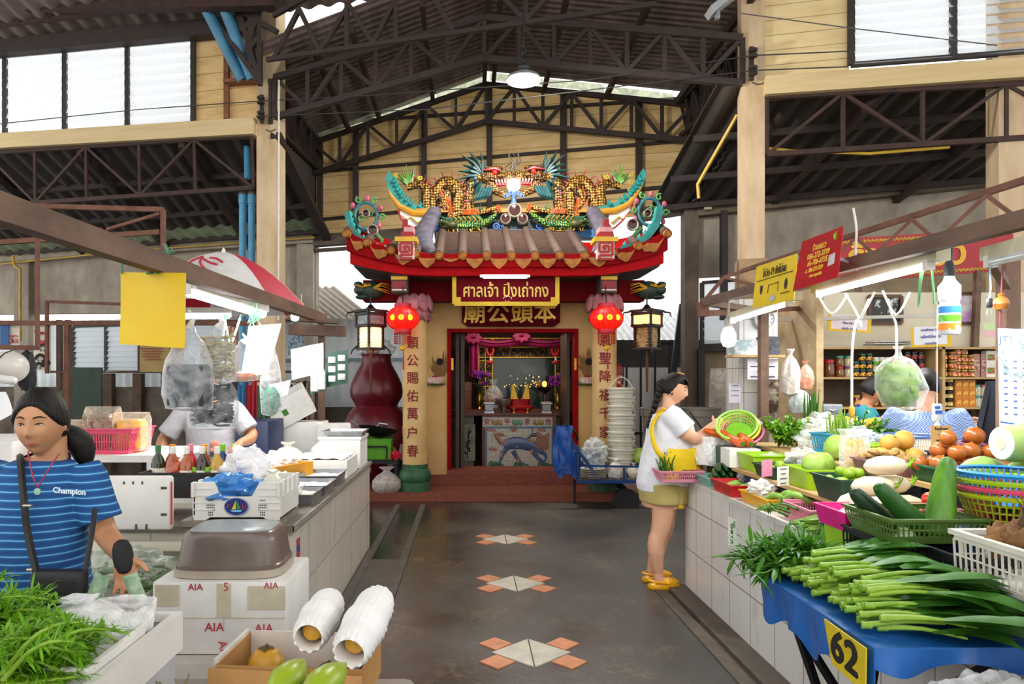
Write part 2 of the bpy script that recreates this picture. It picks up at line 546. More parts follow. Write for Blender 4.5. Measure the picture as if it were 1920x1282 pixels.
corr('ceiling_lean_left_lower',SX(-13,4.4,B0-.8),SX(-2.77,4.57,B0-.8),SX(-2.75,4.35,B0),SX(-13,4.12,B0),t.m,34,.035)
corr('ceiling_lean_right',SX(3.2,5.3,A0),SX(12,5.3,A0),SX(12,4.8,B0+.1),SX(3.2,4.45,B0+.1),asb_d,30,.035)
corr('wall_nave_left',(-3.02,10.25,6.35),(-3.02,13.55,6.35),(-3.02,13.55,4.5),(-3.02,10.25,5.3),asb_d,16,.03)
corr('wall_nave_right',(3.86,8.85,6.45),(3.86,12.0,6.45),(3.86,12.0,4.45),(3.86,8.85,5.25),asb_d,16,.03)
m=MB()
for f in(.3,.62,.9):
 m.bar(SX(-13,5.25-1.13*f,A0+(B0-A0)*f),SX(-2.8,5.2-.9*f,A0+(B0-A0)*f),.07,.09)
 m.bar(SX(3.25,5.2-.8*f,A0+(B0-A0)*f),SX(12,5.2-.45*f,A0+(B0-A0)*f),.07,.09)
for X in(-10.5,-8.2,-6.2,-4.4,5.2,7.1,9.2):
 za,zb=(5.15,4.2)if X<0 else(5.15,4.5)
 m.bar(SX(X,za,A0),SX(X,zb,B0),.1,.14)
m.bar(SX(-2.85,5.15,A0),SX(-2.75,4.25,B0),.16,.1)
m.bar(S(535,275,B0-1.2),S(592,425,B0-.1),.09)
struct('beam_rafters',m,steel_d)
def quad(mb,c,t=.05):
 a,b,c_,d=[V(p)for p in c]
 n=(b-a).cross(d-a).normalized()*t
 mb.add([a,b,c_,d,a+n,b+n,c_+n,d+n],[(3,2,1,0),(4,5,6,7),(0,1,5,4),(1,2,6,5),(2,3,7,6),(3,0,4,7)])
 return mb
def sq(u0,v0,u1,v1,Y0,t=.05,dv0=0,dv1=0):
 """slanted-frame panel: left edge v0..v1 (top, bottom), right edge shifted by dv0 / dv1"""
 return[S(u0,v0,Y0),S(u1,v0+dv0,Y0),S(u1,v1+dv1,Y0),S(u0,v1,Y0)]
m=MB();quad(m,sq(365,60,482,235,A0+.05,dv0=-12,dv1=-9));struct('wall_upper_left',m,boards)
m=MB();quad(m,sq(1434,-40,1592,150,A0+.05,dv0=0,dv1=-12));struct('wall_upper_right',m,boards_r)
m=MB();m.bar(S(425,92,A0-.01),S(425,224,A0-.01),.07);m.bar(S(425,156,A0-.03),S(480,152,A0-.03),.2,.05)
struct('trim_3',m,two('6b3a22','8a5a3a',.5,.2,8,.7))
lou=NT('louvre_glass')
nz=lou.noise(30,2)
lou.p(Base_Color='e6eef2',Roughness=.35)
lt=lou.n('BsdfTranslucent',{'Color':(.95,.97,1)})
lx=lou.n('BsdfTransparent')
m1=lou.n('MixShader',{0:.5,1:lou.b.outputs[0],2:lt.outputs[0]})
m2=lou.n('MixShader',{0:lou.math('ADD',lou.math('MULTIPLY',nz,.15),.33),1:m1.outputs[0],2:lx.outputs[0]})
lou.t.links.new(m2.outputs[0],lou.out.inputs[0])
louv=lou.m
fr_d=two('26201e','332b27',.5,.2,9,.6)
def louvre(name,tl,tr,br,bl,cols,rows,Y0,tilt=.035):
 """slanted-frame louvre window; corners in photo pixels; each bay of blades is a part of the window"""
 TL,TR,BR,BL=[S(*p,Y0)for p in(tl,tr,br,bl)]
 fr=MB()
 w=.055
 fr.bar(TL,TR,w);fr.bar(BL,BR,w)
 for c in range(cols+1):
  f=c/cols
  fr.bar(TL.lerp(TR,f),BL.lerp(BR,f),w*1.25,w)
 root=struct(name,fr,fr_d)
 for c in range(cols):
  m=MB()
  for r in range(rows):
   f0,f1=c/cols+.01,(c+1)/cols-.01
   v0,v1=r/rows,(r+1.02)/rows
   j=R.uniform(-.4,.4)*tilt
   p=lambda f,v,o:TL.lerp(TR,f).lerp(BL.lerp(BR,f),v)+V((0,o,0))
   quad(m,[p(f0,v0,tilt+j),p(f1,v0,tilt-j),p(f1,v1,-tilt-j),p(f0,v1,-tilt+j)],.006)
  obj('louvre_bay',m,louv,root,world=True)
 return root
louvre('window_1',(-200,112),(362,62),(362,231),(-200,278),5,9,A0)
louvre('window_2',(1596,-22),(1990,-60),(1990,92),(1596,122),2,8,A0)
m=MB()
quad(m,[S(592,266,B0),S(912,160,B0),S(1310,205,B0),S(1310,420,B0),S(592,470,B0)][0:1]+[S(912,160,B0),S(912,430,B0),S(592,455,B0)])
quad(m,[S(912,160,B0),S(1300,198,B0),S(1300,395,B0),S(912,430,B0)])
struct('wall_gable',m,boards)
m=MB()
for u,vt in((600,262),(667,240),(795,198),(918,158),(1056,172),(1198,188),(1297,196)):
 m.bar(S(u,vt,B0-.12),S(u,440,B0-.12),.1,.12)
for vl,vr in((322,262),(412,345),(232,183)):
 m.bar(S(592,vl,B0-.07),S(1300,vr,B0-.07),.05,.05)
struct('beam_gable_posts',m,steel_d)
m=MB();m.bar(S(590,452,B0-.05),S(760,440,B0-.05),.2,.22);m.bar(S(1190,405,B0-.05),S(1310,385,B0-.05),.2,.22)
m.bar(S(590,470,B0-.05),S(760,458,B0-.05),.1,.06);struct('beam_gable_foot',m,conc_d)
def wallstrip(name,u0,u1,vt0,vt1,vb0,vb1,mt,Y0=B0,t=.15):
 m=MB();quad(m,[S(u0,vt0,Y0),S(u1,vt1,Y0),S(u1,vb1,Y0),S(u0,vb0,Y0)],t);return struct(name,m,mt)
wallstrip('wall_back_left',-420,592,515,446,592,585,conc)
m=MB();m.bar(S(-420,512,B0-.12),S(590,449,B0-.12),.2,.16)
for u in(48,575):m.bar(S(u,460,B0-.05),S(u,900,B0-.05),.32,.3)
struct('beam_back_left',m,conc)
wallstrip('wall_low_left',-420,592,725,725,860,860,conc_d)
wallstrip('wall_back_right',1305,2200,408,300,520,470,conc)
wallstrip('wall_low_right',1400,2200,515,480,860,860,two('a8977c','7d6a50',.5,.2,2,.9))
m=MB();m.bar(S(1305,395,B0-.12),S(2100,310,B0-.12),.2,.22)
m.bar(S(1293,395,B0-.1),S(1293,840,B0-.1),.24,.24);struct('beam_back_right',m,two('77685a','5a4c3f',.5,.2,3,.9))
louvre('window_3',(138,612),(262,608),(262,697),(138,697),2,9,B0-.02,.03)
louvre('window_4',(262,608),(420,603),(420,696),(262,697),2,9,B0-.02,.03)
louvre('window_5',(1316,530),(1392,524),(1392,645),(1316,648),1,8,B0-.1,.03)
m=MB();m.bar(S(96,697,B0),S(592,697,B0),.1,.05);m.bar(S(96,606,B0),S(592,600,B0),.1,.05)
for u in(112,128,440,520):m.bar(S(u,600,B0),S(u,730,B0),.1)
for u in(128,205,260):m.bar(S(u,700,B0-.1),S(u,850,B0-.1),.18,.18)
struct('trim_4',m,two('5e4636','3f2e24',.5,.2,6,.8))
dr=struct('door_1',quad(MB(),sq(1316,655,1400,850,B0-.1)),two('a28d74','7c6a55',.5,.2,3,.85))
m=MB()
for a,b in(((1314,655),(1314,860)),((1402,650),(1402,860)),((1314,655),(1402,650)),((1357,395),(1357,600))):m.bar(S(*a,B0-.2),S(*b,B0-.2),.11,.1)
obj('door_frame',m,fr_d,dr,world=True)
def ctin(name,a,b,c,d,col,waves,label,cat,mt=None):
 a,b,c,d=V(a),V(b),V(c),V(d)
 nrm=(b-a).cross(d-a).normalized()
 m=MB();m.grid(lambda u,v:a.lerp(b,u).lerp(d.lerp(c,u),v)+nrm*.025*(1 if math.sin(u*waves*2*PI)>0 else-1)*min(1,abs(3*math.sin(u*waves*2*PI))),waves*6,1,.006)
 return one(name,m,mt or mat(col,.5,.1),label,cat)
Yf=13.6
ctin('tin_fence',(-13,17.4,2.95),(.2,14.2,2.95),(.2,14.2,.55),(-13,17.4,.55),'b3bdc2',56,'pale grey corrugated tin fence behind the gourd furnace, left of the shrine','fence',two('eef4f6','cdd8dc',.5,.2,2,.5))
one('fence_rail',MB().bar((-6,15.6,1.95),(.2,14.12,1.95),.06,.06),mat('7d98a8'),'thin blue grey rail across the pale tin fence','rail')
one('low_fence_wall',MB().bx(-6,.5,14.0,14.2,0,.95),conc_d,'low dirty concrete wall at the foot of the pale tin fence','wall')
one('white_yard_wall',MB().bx(2.2,7,13.2,13.4,0,1.75),two('f0f0ee','d8d8d4',.5,.2,2,.8),'white yard wall behind the black bar fence, right of the shrine','wall')
m=MB()
for i in range(13):m.tube([(2.2+.27*i,12.9,0),(2.2+.27*i,12.9,2.25)],.022,6)
m.bar((2.1,12.9,2.2),(5.6,12.9,2.2),.05);m.bar((2.1,12.9,.5),(5.6,12.9,.5),.05)
one('bar_fence',m,mat('1d1d20',.5,.4),'black iron bar fence right of the shrine','fence')
ctin('neighbour_roof',(2.4,15.6,3.0),(6.5,15.0,3.0),(6.5,13.6,2.32),(2.4,13.7,2.32),'c9ced0',30,'white corrugated roof of the neighbour house beyond the bar fence','roof')
ctin('neighbour_shed_roof',(-6.5,15.4,3.6),(-2.9,15.0,3.55),(-1.85,13.9,2.72),(-5.2,14.2,2.8),'a59c92',22,'weathered tin shed roof behind the left end of the shrine eave','roof')
one('gap_shade_strip',MB().bx(2.1,6.8,13.45,13.55,1.75,2.3),mat('2a2725',.8),'dark strip painted as the shaded gap of a neighbour shed above the white yard wall','shed')  # solid strip, the shade of the gap is put into its colour
one('grass_bank',MB().bx(-7,-3.2,15.6,16.4,0,1.7),two('3f5a2a','2b401d',.5,.2,8,.9),'green weedy bank seen past the left end of the tin fence','bank')
one('leaning_post',MB().bar(P(1240,869,12.2),P(1279,570,12.2),.1,.06),mat('3c3f44',.5,.3),'dark grey steel post leaning by the right opening, beside the bar fence','post')
pvc=mat('3f8fb5',.35,0,.1)
for k,(u,lab)in enumerate(((455,'blue plastic downpipe left of the cream column, the left one of the pair'),(472,'blue plastic downpipe touching the cream column, the right one of the pair'))):
 p=thing('downpipe',lab,'pipe',tuple(S(u,713,A0+.15).xy)+(0,),0,'blue downpipes by the left column')
 a,b=S(u,600,A0+.15),S(u,368,A0+.15)
 obj('pipe',MB().tube([(a.x,a.y,0),b],.055,12),pvc,p,world=True)
 obj('pipe_collar',MB().tube([b-V((0,0,.12)),b+V((0,0,.02))],.064,12),pvc,p,world=True)
 obj('pipe_strainer',MB().ell(b+V((0,0,.03)),(.056,.056,.06)),mat('6f6a60',.6),p,world=True)
p=thing('upper_pipe','blue plastic pipe elbow hanging from the dark roof beside the left column','pipe',tuple(S(464,330,A0+.3)))
obj('pipe',MB().tube([S(463,275,A0+.3),S(464,335,A0+.3)],.05,12),pvc,p,world=True)
for k,(a,b,l)in enumerate((((372,-12),(455,150),'thick blue pipe slanting down to the little wall shelf, left one'),((410,-12),(473,148),'thick blue pipe slanting down to the little wall shelf, right one'))):
 one('slanting_pipe',MB().tube([S(*a,A0-.55),S(*b,A0-.12)],.085,14),two('3d86a8','2a5f7c',.55,.2,3,.4),l,'pipe','slanting blue roof pipes')
for u,v,l in((489,202,'on the left cream column'),(1412,116,'on the right cream column')):
 t=thing('insulator_rack','black two-spool wire insulator rack %s'%l,'insulator',tuple(S(u,v,A0-.1)),0,'insulator racks')
 c=S(u,v,A0-.12)
 for dz in(.11,-.11):
  obj('insulator_spool',MB().lathe([(.035,-.06),(.055,-.05),(.055,-.02),(.03,0),(.055,.02),(.055,.05),(.035,.06)],12,c+V((0,0,dz))),mat('2e2a28',.4),t,world=True)
 obj('bracket',MB().box(c+V((0,.05,0)),(.05,.04,.42)),steel_d,t,world=True)
def wire(pts,r=.006,col='1d1b1a',label=None,cat='wire',name='wire',group=None):
 pts=[V(p)for p in pts]
 q=[]
 for i in range(len(pts)-1):
  for k in range(5):q.append(pts[i].lerp(pts[i+1],k/5))
 q.append(pts[-1])
 return one(name,MB().tube(q,r,5),mat(col,.5),label,cat,group)
wire([S(0,232,A0-.2),S(260,205,A0-.2),S(480,190,A0-.2),S(700,178,A0-.2),S(1100,150,A0-.2),S(1412,104,A0-.2),S(1590,96,A0-.2)],.008,label='upper black power wire strung across the hall between both insulator racks')
wire([S(480,218,A0-.2),S(800,205,A0-.2),S(1412,132,A0-.2),S(1590,125,A0-.2)],.008,label='lower black power wire strung across the hall between both insulator racks')
wire([S(1390,25,A0-.3),S(1590,52,A0-.3),S(1870,85,A0-.3)],.007,'4a4a4e',label='grey cable sagging across the cream boards at the upper right')
ycon=mat('c9a227',.45)
wire([S(-50,500,B0-.3),S(240,470,B0-.3),S(590,445,B0-.3)],.022,'b8932f','yellow conduit along the top of the left back wall','conduit','conduit')
wire([S(25,480,B0-.4),S(27,498,B0-.4),S(38,505,B0-.4),S(38,640,B0-.4)],.03,'c39a32','yellow conduit running down the post in the left back wall','conduit','conduit')
wire([S(1382,215,A0+.5),S(1308,345,A0+.9),S(1310,372,A0+.9)],.025,'d9b02c','yellow conduit slanting down beside the right column','conduit','conduit')
wire([S(1440,278,A0+.4),S(1500,284,A0+.4),S(1630,288,A0+.4),S(1780,276,A0+.4)],.02,'d9b02c','yellow conduit under the right lattice beam','conduit','conduit')
wire([S(523,150,A0-.2),S(522,600,A0-.2)],.012,'e6e2d6','thin white cable down the right edge of the left column','cable','cable')
for u,v,l in((1311,381,'left one'),(1327,386,'right one')):
 c=S(u,v,B0-.3)
 one('junction_box',MB().rbox(c,(.13,.06,.13),.015),mat('b5a98c',.6),'small beige junction box on the right back beam, %s'%l,'junction box','junction boxes')
c=P(982,148,8.0)
t=thing('high_bay_lamp','round white high bay lamp hanging from the ridge above the shrine','lamp',tuple(c))
obj('reflector',MB().lathe([(.05,.09),(.1,.07),(.19,.02),(.205,-.01),(.2,-.02),(.18,-.012),(.0,-.012)],28,c),mat('c9ccd0',.3,.6),t,world=True)
obj('lens',MB().lathe([(.185,-.014),(.0,-.016)],28,c,caps=False),glow('ffffff',9),t,world=True)
obj('housing',MB().lathe([(.03,.08),(.08,.09),(.085,.13),(.05,.16),(.02,.17)],16,c),mat('33373b',.4,.5),t,world=True)
obj('cord',MB().tube([c+V((0,0,.16)),c+V((-.02,0,.3)),c+V((0,0,.45)),c+V((0,0,1.4))],.012,6),mat('1c1c1e'),t,world=True)
obj('hook',MB().tube([c+V((.03,0,.17)),c+V((-.05,0,.25)),c+V((.03,0,.33)),c+V((-.02,0,.4))],.02,6),mat('1c1c1e'),t,world=True)
def area(name,loc,sx,sy,power,rot=(0,0,0),col=(1,1,1),parent=None):
 l=bpy.data.lights.new(name,'AREA')
 l.shape='RECTANGLE';l.size=sx;l.size_y=sy;l.energy=power;l.color=col
 o=bpy.data.objects.new(name,l)
 COL.objects.link(o)
 o.location=loc;o.rotation_euler=rot
 return o
pl_=bpy.data.lights.new('high_bay_light','POINT');pl_.energy=330;pl_.shadow_soft_size=.09;pl_.color=(1,.97,.92)
plo=bpy.data.objects.new('high_bay_light',pl_);COL.objects.link(plo);plo.location=c-V((0,0,.05))
t=thing('ceiling_tube_lamp','white twin tube fitting high up above the right column','lamp',tuple(P(1365,12,8.4)))
obj('fitting',MB().bar(P(1330,25,8.2),P(1400,-30,8.2),.22,.08),mat('aeb2b4',.4),t,world=True)
obj('bracket',MB().bar(P(1345,20,8.2),P(1345,36,8.2),.05),mat('8d9194'),t,world=True)
# ================================================================ shrine
red_p=two('9c0008','7a0208',.5,.2,4,.65,spec=.1)
maroon=mat('560414',.7,0,.15,spec=.1)
tanw=two('e4c084','c09658',.42,.25,1.6,.8)
colm=two('e6c488','d0a868',.5,.2,4,.75)
gold=mat('d9a520',.35,.3,.15,20)
goldp=mat('e8b92c',.5,0,.1)
orange_t=two('b8741f','8a5216',.5,.15,18,.6,bump=.5)
tile_b=two('593826','3c2c25',.5,.2,7,.7,bump=.4)
tile_g=two('5c463a','463830',.5,.2,9,.7,bump=.4)
teal=two('1f8f86','146b6b',.5,.15,7,.45)
whitep=mat('e6e0d6',.6)
terra=two('8f4a33','743a28',.5,.15,30,.7)
greenb=two('3d6b48','2d5238',.5,.15,9,.5)
blk=mat('0c0a09',.8)
skyb=mat('3f86c4',.5)
import bmesh
def sliced(ch,size):
 vs_,fs_=glyphs(ch,size,.001,.003,'CENTER')
 bm=bmesh.new()
 bv=[bm.verts.new(p)for p in vs_]
 for f in fs_:
  try:bm.faces.new([bv[k]for k in f])
  except ValueError:pass
 for k in range(-6,7):
  bmesh.ops.bisect_plane(bm,geom=bm.verts[:]+bm.edges[:]+bm.faces[:],plane_co=(k*.014,0,0),plane_no=(1,0,0))
 bm.verts.index_update()
 out=[tuple(v.co)for v in bm.verts],[tuple(v.index for v in f.verts)for f in bm.faces]
 bm.free()
 return out
def curl(m,c,r,turns,w,a0=0,y=0,n=14,sgn=1,decay=.25):
 pts=[]
 for i in range(n+1):
  f=i/n
  rr=r*(1-f*(1-decay))
  a=a0+sgn*f*turns*2*PI
  pts.append((c[0]+rr*math.cos(a),c[1]+y,c[2]+rr*math.sin(a)))
 return m.tube(pts,[w,w*.6],6)
t=thing('shrine_step','wide terrazzo step running in front of the shrine','step',(.5,8.46,0))
obj('lower_tread',MB().bx(-2.6,2.9,8.46,9.2,0,.105),terra,t,world=True)
obj('upper_tread',MB().bx(-.62,1.75,9.15,11.1,0,.225),two('8a4532','6b3426',.5,.15,30,.65),t,world=True)
SH=thing('shrine','Chinese style shrine with red eaves, brown tile roof and two couplet columns','shrine',(.48,9.2,.1))
def so(name,mb,mt,parent=None,**k):return obj(name,mb,mt,parent or SH,world=True,**k)
m=MB()
yw=9.25
m.bx(-.62,-.245,yw,yw+.15,.105,2.75);m.bx(1.49,1.73,yw,yw+.15,.105,2.75);m.bx(-.245,1.49,yw,yw+.15,2.17,2.75)
so('front_wall',m,tanw)
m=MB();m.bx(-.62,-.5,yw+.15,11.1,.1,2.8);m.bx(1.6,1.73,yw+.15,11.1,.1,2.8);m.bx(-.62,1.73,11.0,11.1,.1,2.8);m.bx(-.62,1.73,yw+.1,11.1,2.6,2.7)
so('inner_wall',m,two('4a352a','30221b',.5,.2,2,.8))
m=MB();m.bx(-.64,-.24,yw-.012,yw,.105,.2);so('wall_skirting',m,maroon)
for s,u,v in((0,825,678),(1,1104,678)):
 c=P(u,v,yw)
 so('incense_niche',MB().lathe([(.0,.004),(.048,.004),(.048,-.02),(0,-.02)],18,c-V((0,.012,0)),Matrix.Rotation(PI/2,3,'X')),blk)
 m=MB()
 for k in range(46):
  f=R.uniform(-1,1)
  x0,x1,hh,w_=c.x+f*.06,c.x+f*.15,R.uniform(.16,.42)*(1-.3*abs(f)),R.uniform(.004,.011)
  m.prism([(x0-w_,c.z-.2),(x0+w_,c.z-.2),(x0+(x1-x0)*.7+w_*1.3,c.z-.2+hh*.7),(x1,c.z-.2+hh),(x0+(x1-x0)*.7-w_*1.3,c.z-.2+hh*.7)],yw-.002-.0001*k,yw)
 so('soot_streaks',m,two('9a7442','64482a',.5,.25,6,.9))
 b=P(u-3+6*s-6,v+38,yw-.05)
 t=thing('lotus_sconce','white and pink lotus incense holder on the wall %s of the shrine door'%('right' if s else 'left'),'incense holder',tuple(b),0,'lotus incense holders')
 m=MB()
 for k in range(7):
  a=PI*(k/6)-PI/2
  m.ell(b+V((math.sin(a)*.07,-.03*math.cos(a),.015)),(.035,.03,.055),Matrix.Rotation(math.sin(a)*.5,3,'Y'),8,6)
 obj('petals',m,two('e9d8cc','c98d8d',.5,.2,20,.5),t,world=True)
 obj('leaf_plate',MB().lathe([(.02,-.05),(.12,-.035),(.14,-.02),(.03,-.02)],14,b,sy=.5),mat('3f6b35',.5),t,world=True)
 obj('pink_core',MB().ell(b+V((0,0,.06)),(.05,.035,.03)),mat('a3283a',.5),t,world=True)
m=MB();m.bx(-.27,-.22,yw-.03,yw+.18,.2,2.2);m.bx(1.45,1.5,yw-.03,yw+.18,.2,2.2);m.bx(-.27,1.5,yw-.03,yw+.18,2.15,2.2)
so('door_frame',m,red_p)
m=MB();m.bx(-.27,1.5,yw-.05,yw+.4,.225,.29);so('threshold',m,terra)
for x,w in((-.16,.05),(-.09,.05),(1.38,.04)):so('door_leaf',MB().bx(x,x+w,yw+.2,yw+.87,.29,2.15),two('4d3a2c','342620',.5,.2,5,.6))
for X in(-.2,1.46):
 for z in(1.72,):so('door_hinge',MB().bx(X-.015,X+.015,yw-.035,yw-.03,z-.08,z+.08),gold)
for side,uc,chars in(('left',778,(('頭',644),('公',677),('賜',710),('佑',744),('萬',777),('户',813),('春',847))),('right',1133,(('恩',640),('聖',673),('降',707),('福',742),('千',776),('家',812)))):
 yc=8.72
 X=(uc-PU)/FPX*yc
 c=V((X,yc,0))
 sh=so('column_shaft',MB().lathe([(.16,.36),(.155,.6),(.155,2.35)],24,c),colm)
 m=MB()
 for ch,v in chars:
  z=EYE-(v-PV)/FPX*(yc-.16)
  vs_,fs_=sliced(ch,.16)
  pts=[]
  for p in vs_:
   a=(p[0]-.02)/.158
   rr=.158+p[2]
   pts.append((X+rr*math.sin(a),yc-rr*math.cos(a),z+p[1]))
  m.add(pts,fs_)
 so('couplet_lettering',m,mat('8a1f1a',.6,0,.2),sh)
 so('column_base',MB().lathe([(.14,0),(.14,.05),(.2,.09),(.2,.2),(.185,.215),(.205,.24),(.21,.3),(.19,.36),(.17,.375),(.165,.40),(.17,.42),(.17,.44),(.155,.44)],24,c),greenb,sh)
 m=MB()
 for ring,(rr,zz,pr)in enumerate(((.165,2.36,.075),(.2,2.48,.08))):
  for k in range(10):
   a=2*PI*(k+ring*.5)/10
   m.ell(c+V((rr*math.cos(a),rr*math.sin(a),zz)),(pr,pr*.5,.12),Matrix.Rotation(a,3,'Z')@Matrix.Rotation(-.25,3,'Y')@Matrix.Rotation(PI/2,3,'Z'),8,6)
 so('lotus_capital',m,two('c4838a','7d4a4c',.5,.2,9,.6),sh)
so('lintel_beam',MB().bx(-1.35,2.3,8.85,9.1,2.53,2.8),two('7c0009','560207',.5,.2,4,.65,spec=.1))
def dragon_end(uc,s):
 c=P(uc,544,8.8)
 m=MB()
 m.ell(c,(.16,.1,.12));m.ell(c-V((.13*s,.02,.0)),(.1,.08,.07));m.ell(c-V((.17*s,.02,-.07)),(.06,.06,.04));m.ell(c-V((.12*s,.02,.09)),(.09,.06,.035))
 b=so('carved_beam_end',m,two('1c2a22','2f4a3a',.5,.2,14,.5))
 m=MB()
 for k in range(5):
  a=-.5+k*.3
  m.tube([c+V((s*.04,-.1,.02)),c+V((s*(.14),-.11,.03+.05*math.sin(a*3))),c+V((s*.24,-.06,.1*a))],[.015,.004],5)
 m.tube([c+V((-s*.2,-.07,.06)),c+V((-s*.1,-.11,.03)),c+V((0,-.1,.06))],[.012,.018],5)
 m.ell(c+V((-s*.06,-.1,.05)),(.03,.02,.025))
 so('gilt_carving',m,gold,b)
dragon_end(697,1);dragon_end(1215,-1)
for u in(751,1137):
 c=P(u,536,8.55)
 b=so('eave_bracket',MB().box(c,(.2,.3,.2)).box(c+V((0,0,.13)),(.24,.32,.06)),two('5e5248','3e3630',.5,.2,9,.7))
 so('bracket_mouth',MB().box(c+V((0,-.155,-.01)),(.165,.02,.1)),mat('8a1018'),b)
 so('bracket_brim',MB().box(c+V((0,-.16,.075)),(.2,.03,.04)),goldp,b)
 so('bracket_teeth',MB().box(c+V((0,-.16,-.07)),(.18,.02,.018)),whitep,b)
XC,XH=.48,1.93
def rise(X,k=.22):return k*max(0,(abs(X-XC)/XH-.45)/.55)**2
def eaveboard(name,y0,y1,zb,zt,kb,kt,mt,xh=XH):
 xs=[XC-xh+2*xh*i/48 for i in range(49)]
 poly=[(x,zb+rise(x,kb))for x in xs]+[(x,zt+rise(x,kt))for x in reversed(xs)]
 return so(name,MB().prism(poly,y0,y1),mt)
eaveboard('lower_fascia',8.27,8.37,2.77,2.87,.16,.2,mat('b4000a',.6,0,.12,spec=.12),1.9)
eaveboard('upper_fascia',8.2,8.3,2.865,3.02,.2,.27,red_p)
eaveboard('soffit',8.3,9.3,2.78,2.86,.12,.16,two('4b403a','352c28',.5,.2,3,.8),1.86)
def slope(f):return 8.22+1.38*f,3.0+.56*f+.06*f*f
xs0,xs1=-.42,1.5
m=MB()
N=13
prof=[]
for i in range(N):
 y,z=slope(i/N);y2,z2=slope((i+1)/N)
 prof+=[(y,z+.03),(y2,z2)]
prof+=[(9.6,3.4),(8.22,2.9)]
m.prism(prof,xs0,xs1,'yz');so('pan_tiles',m,tile_b,sharp=20)
m=MB()
for s in(-1,1):
 xa,xb=(xs0,XC-XH+.05)if s<0 else(xs1,XC+XH-.05)
 rings=[]
 for i in range(8):
  x=xa+(xb-xa)*i/7
  k=i/7
  rings.append([(x,8.24,2.99+rise(x,.27)),(x,8.24+.9*(1-k*.7),3.12+rise(x,.3)+.22*(1-k)),(x,8.24+.9*(1-k*.7),2.9+rise(x,.2)),(x,8.24,2.9+rise(x,.2))])
 m.loft(rings)
so('hip_slope',m,red_p)
ue=[650,688,733,778,823,867,913,959,1004,1050,1097,1150,1197,1252]
dx=[(u-PU)/FPX*8.17 for u in ue]
for i,x in enumerate(dx):
 zz=2.99+rise(x,.27)
 so('tile_end',MB().lathe([(.0,.03),(.035,.03),(.04,.022),(.046,.03),(.052,.02),(.052,-.05),(0,-.05)],16,(x,8.18,zz),Matrix.Rotation(PI/2,3,'X')),orange_t)
 y1=1.0 if 4<=i<=10 else .22
 pts=[V((x,*slope(f*y1/6)))for f in range(7)]
 pts=[V((p.x,p.y,p.z+rise(x,.27)+.01))for p in pts]
 so('tile_row',MB().tube(pts,.057,10),tile_g)
 if i<len(dx)-1:
  x2=dx[i+1];mx=(x+x2)/2;h=(x2-x)/2-.035
  za,zb=2.965+rise(x+.03,.27),2.965+rise(x2-.03,.27);zm=(za+zb)/2
  lo=.05 if i==4 else .125
  poly=[(mx-h,za),(mx-h*.5,zm-.008),(mx,zm-.012),(mx+h*.5,zm-.008),(mx+h,zb),(mx+h*.75,zb-lo*.45),(mx+h*.3,zm-lo*.85),(mx,zm-lo),(mx-h*.3,zm-lo*.85),(mx-h*.75,za-lo*.45)]
  so('drip_tile',MB().prism(poly,8.165,8.2),orange_t)
yr=9.6
Pz=lambda v,y=yr:EYE-(v-PV)/FPX*y
Px=lambda u,y=yr:(u-PU)/FPX*y
rg=so('ridge_course',MB().bx(Px(815),Px(1115),yr-.06,yr+.2,Pz(446),Pz(431)),skyb)
so('ridge_wall',MB().bx(Px(815),Px(1112),yr,yr+.18,Pz(432),Pz(398)),two('2a2622','1d3a30',.5,.2,12,.7))
so('ridge_capping',MB().bx(Px(780),Px(1150),yr-.1,yr+.22,Pz(401),Pz(394)),mat('b5781c',.5,0,.2))
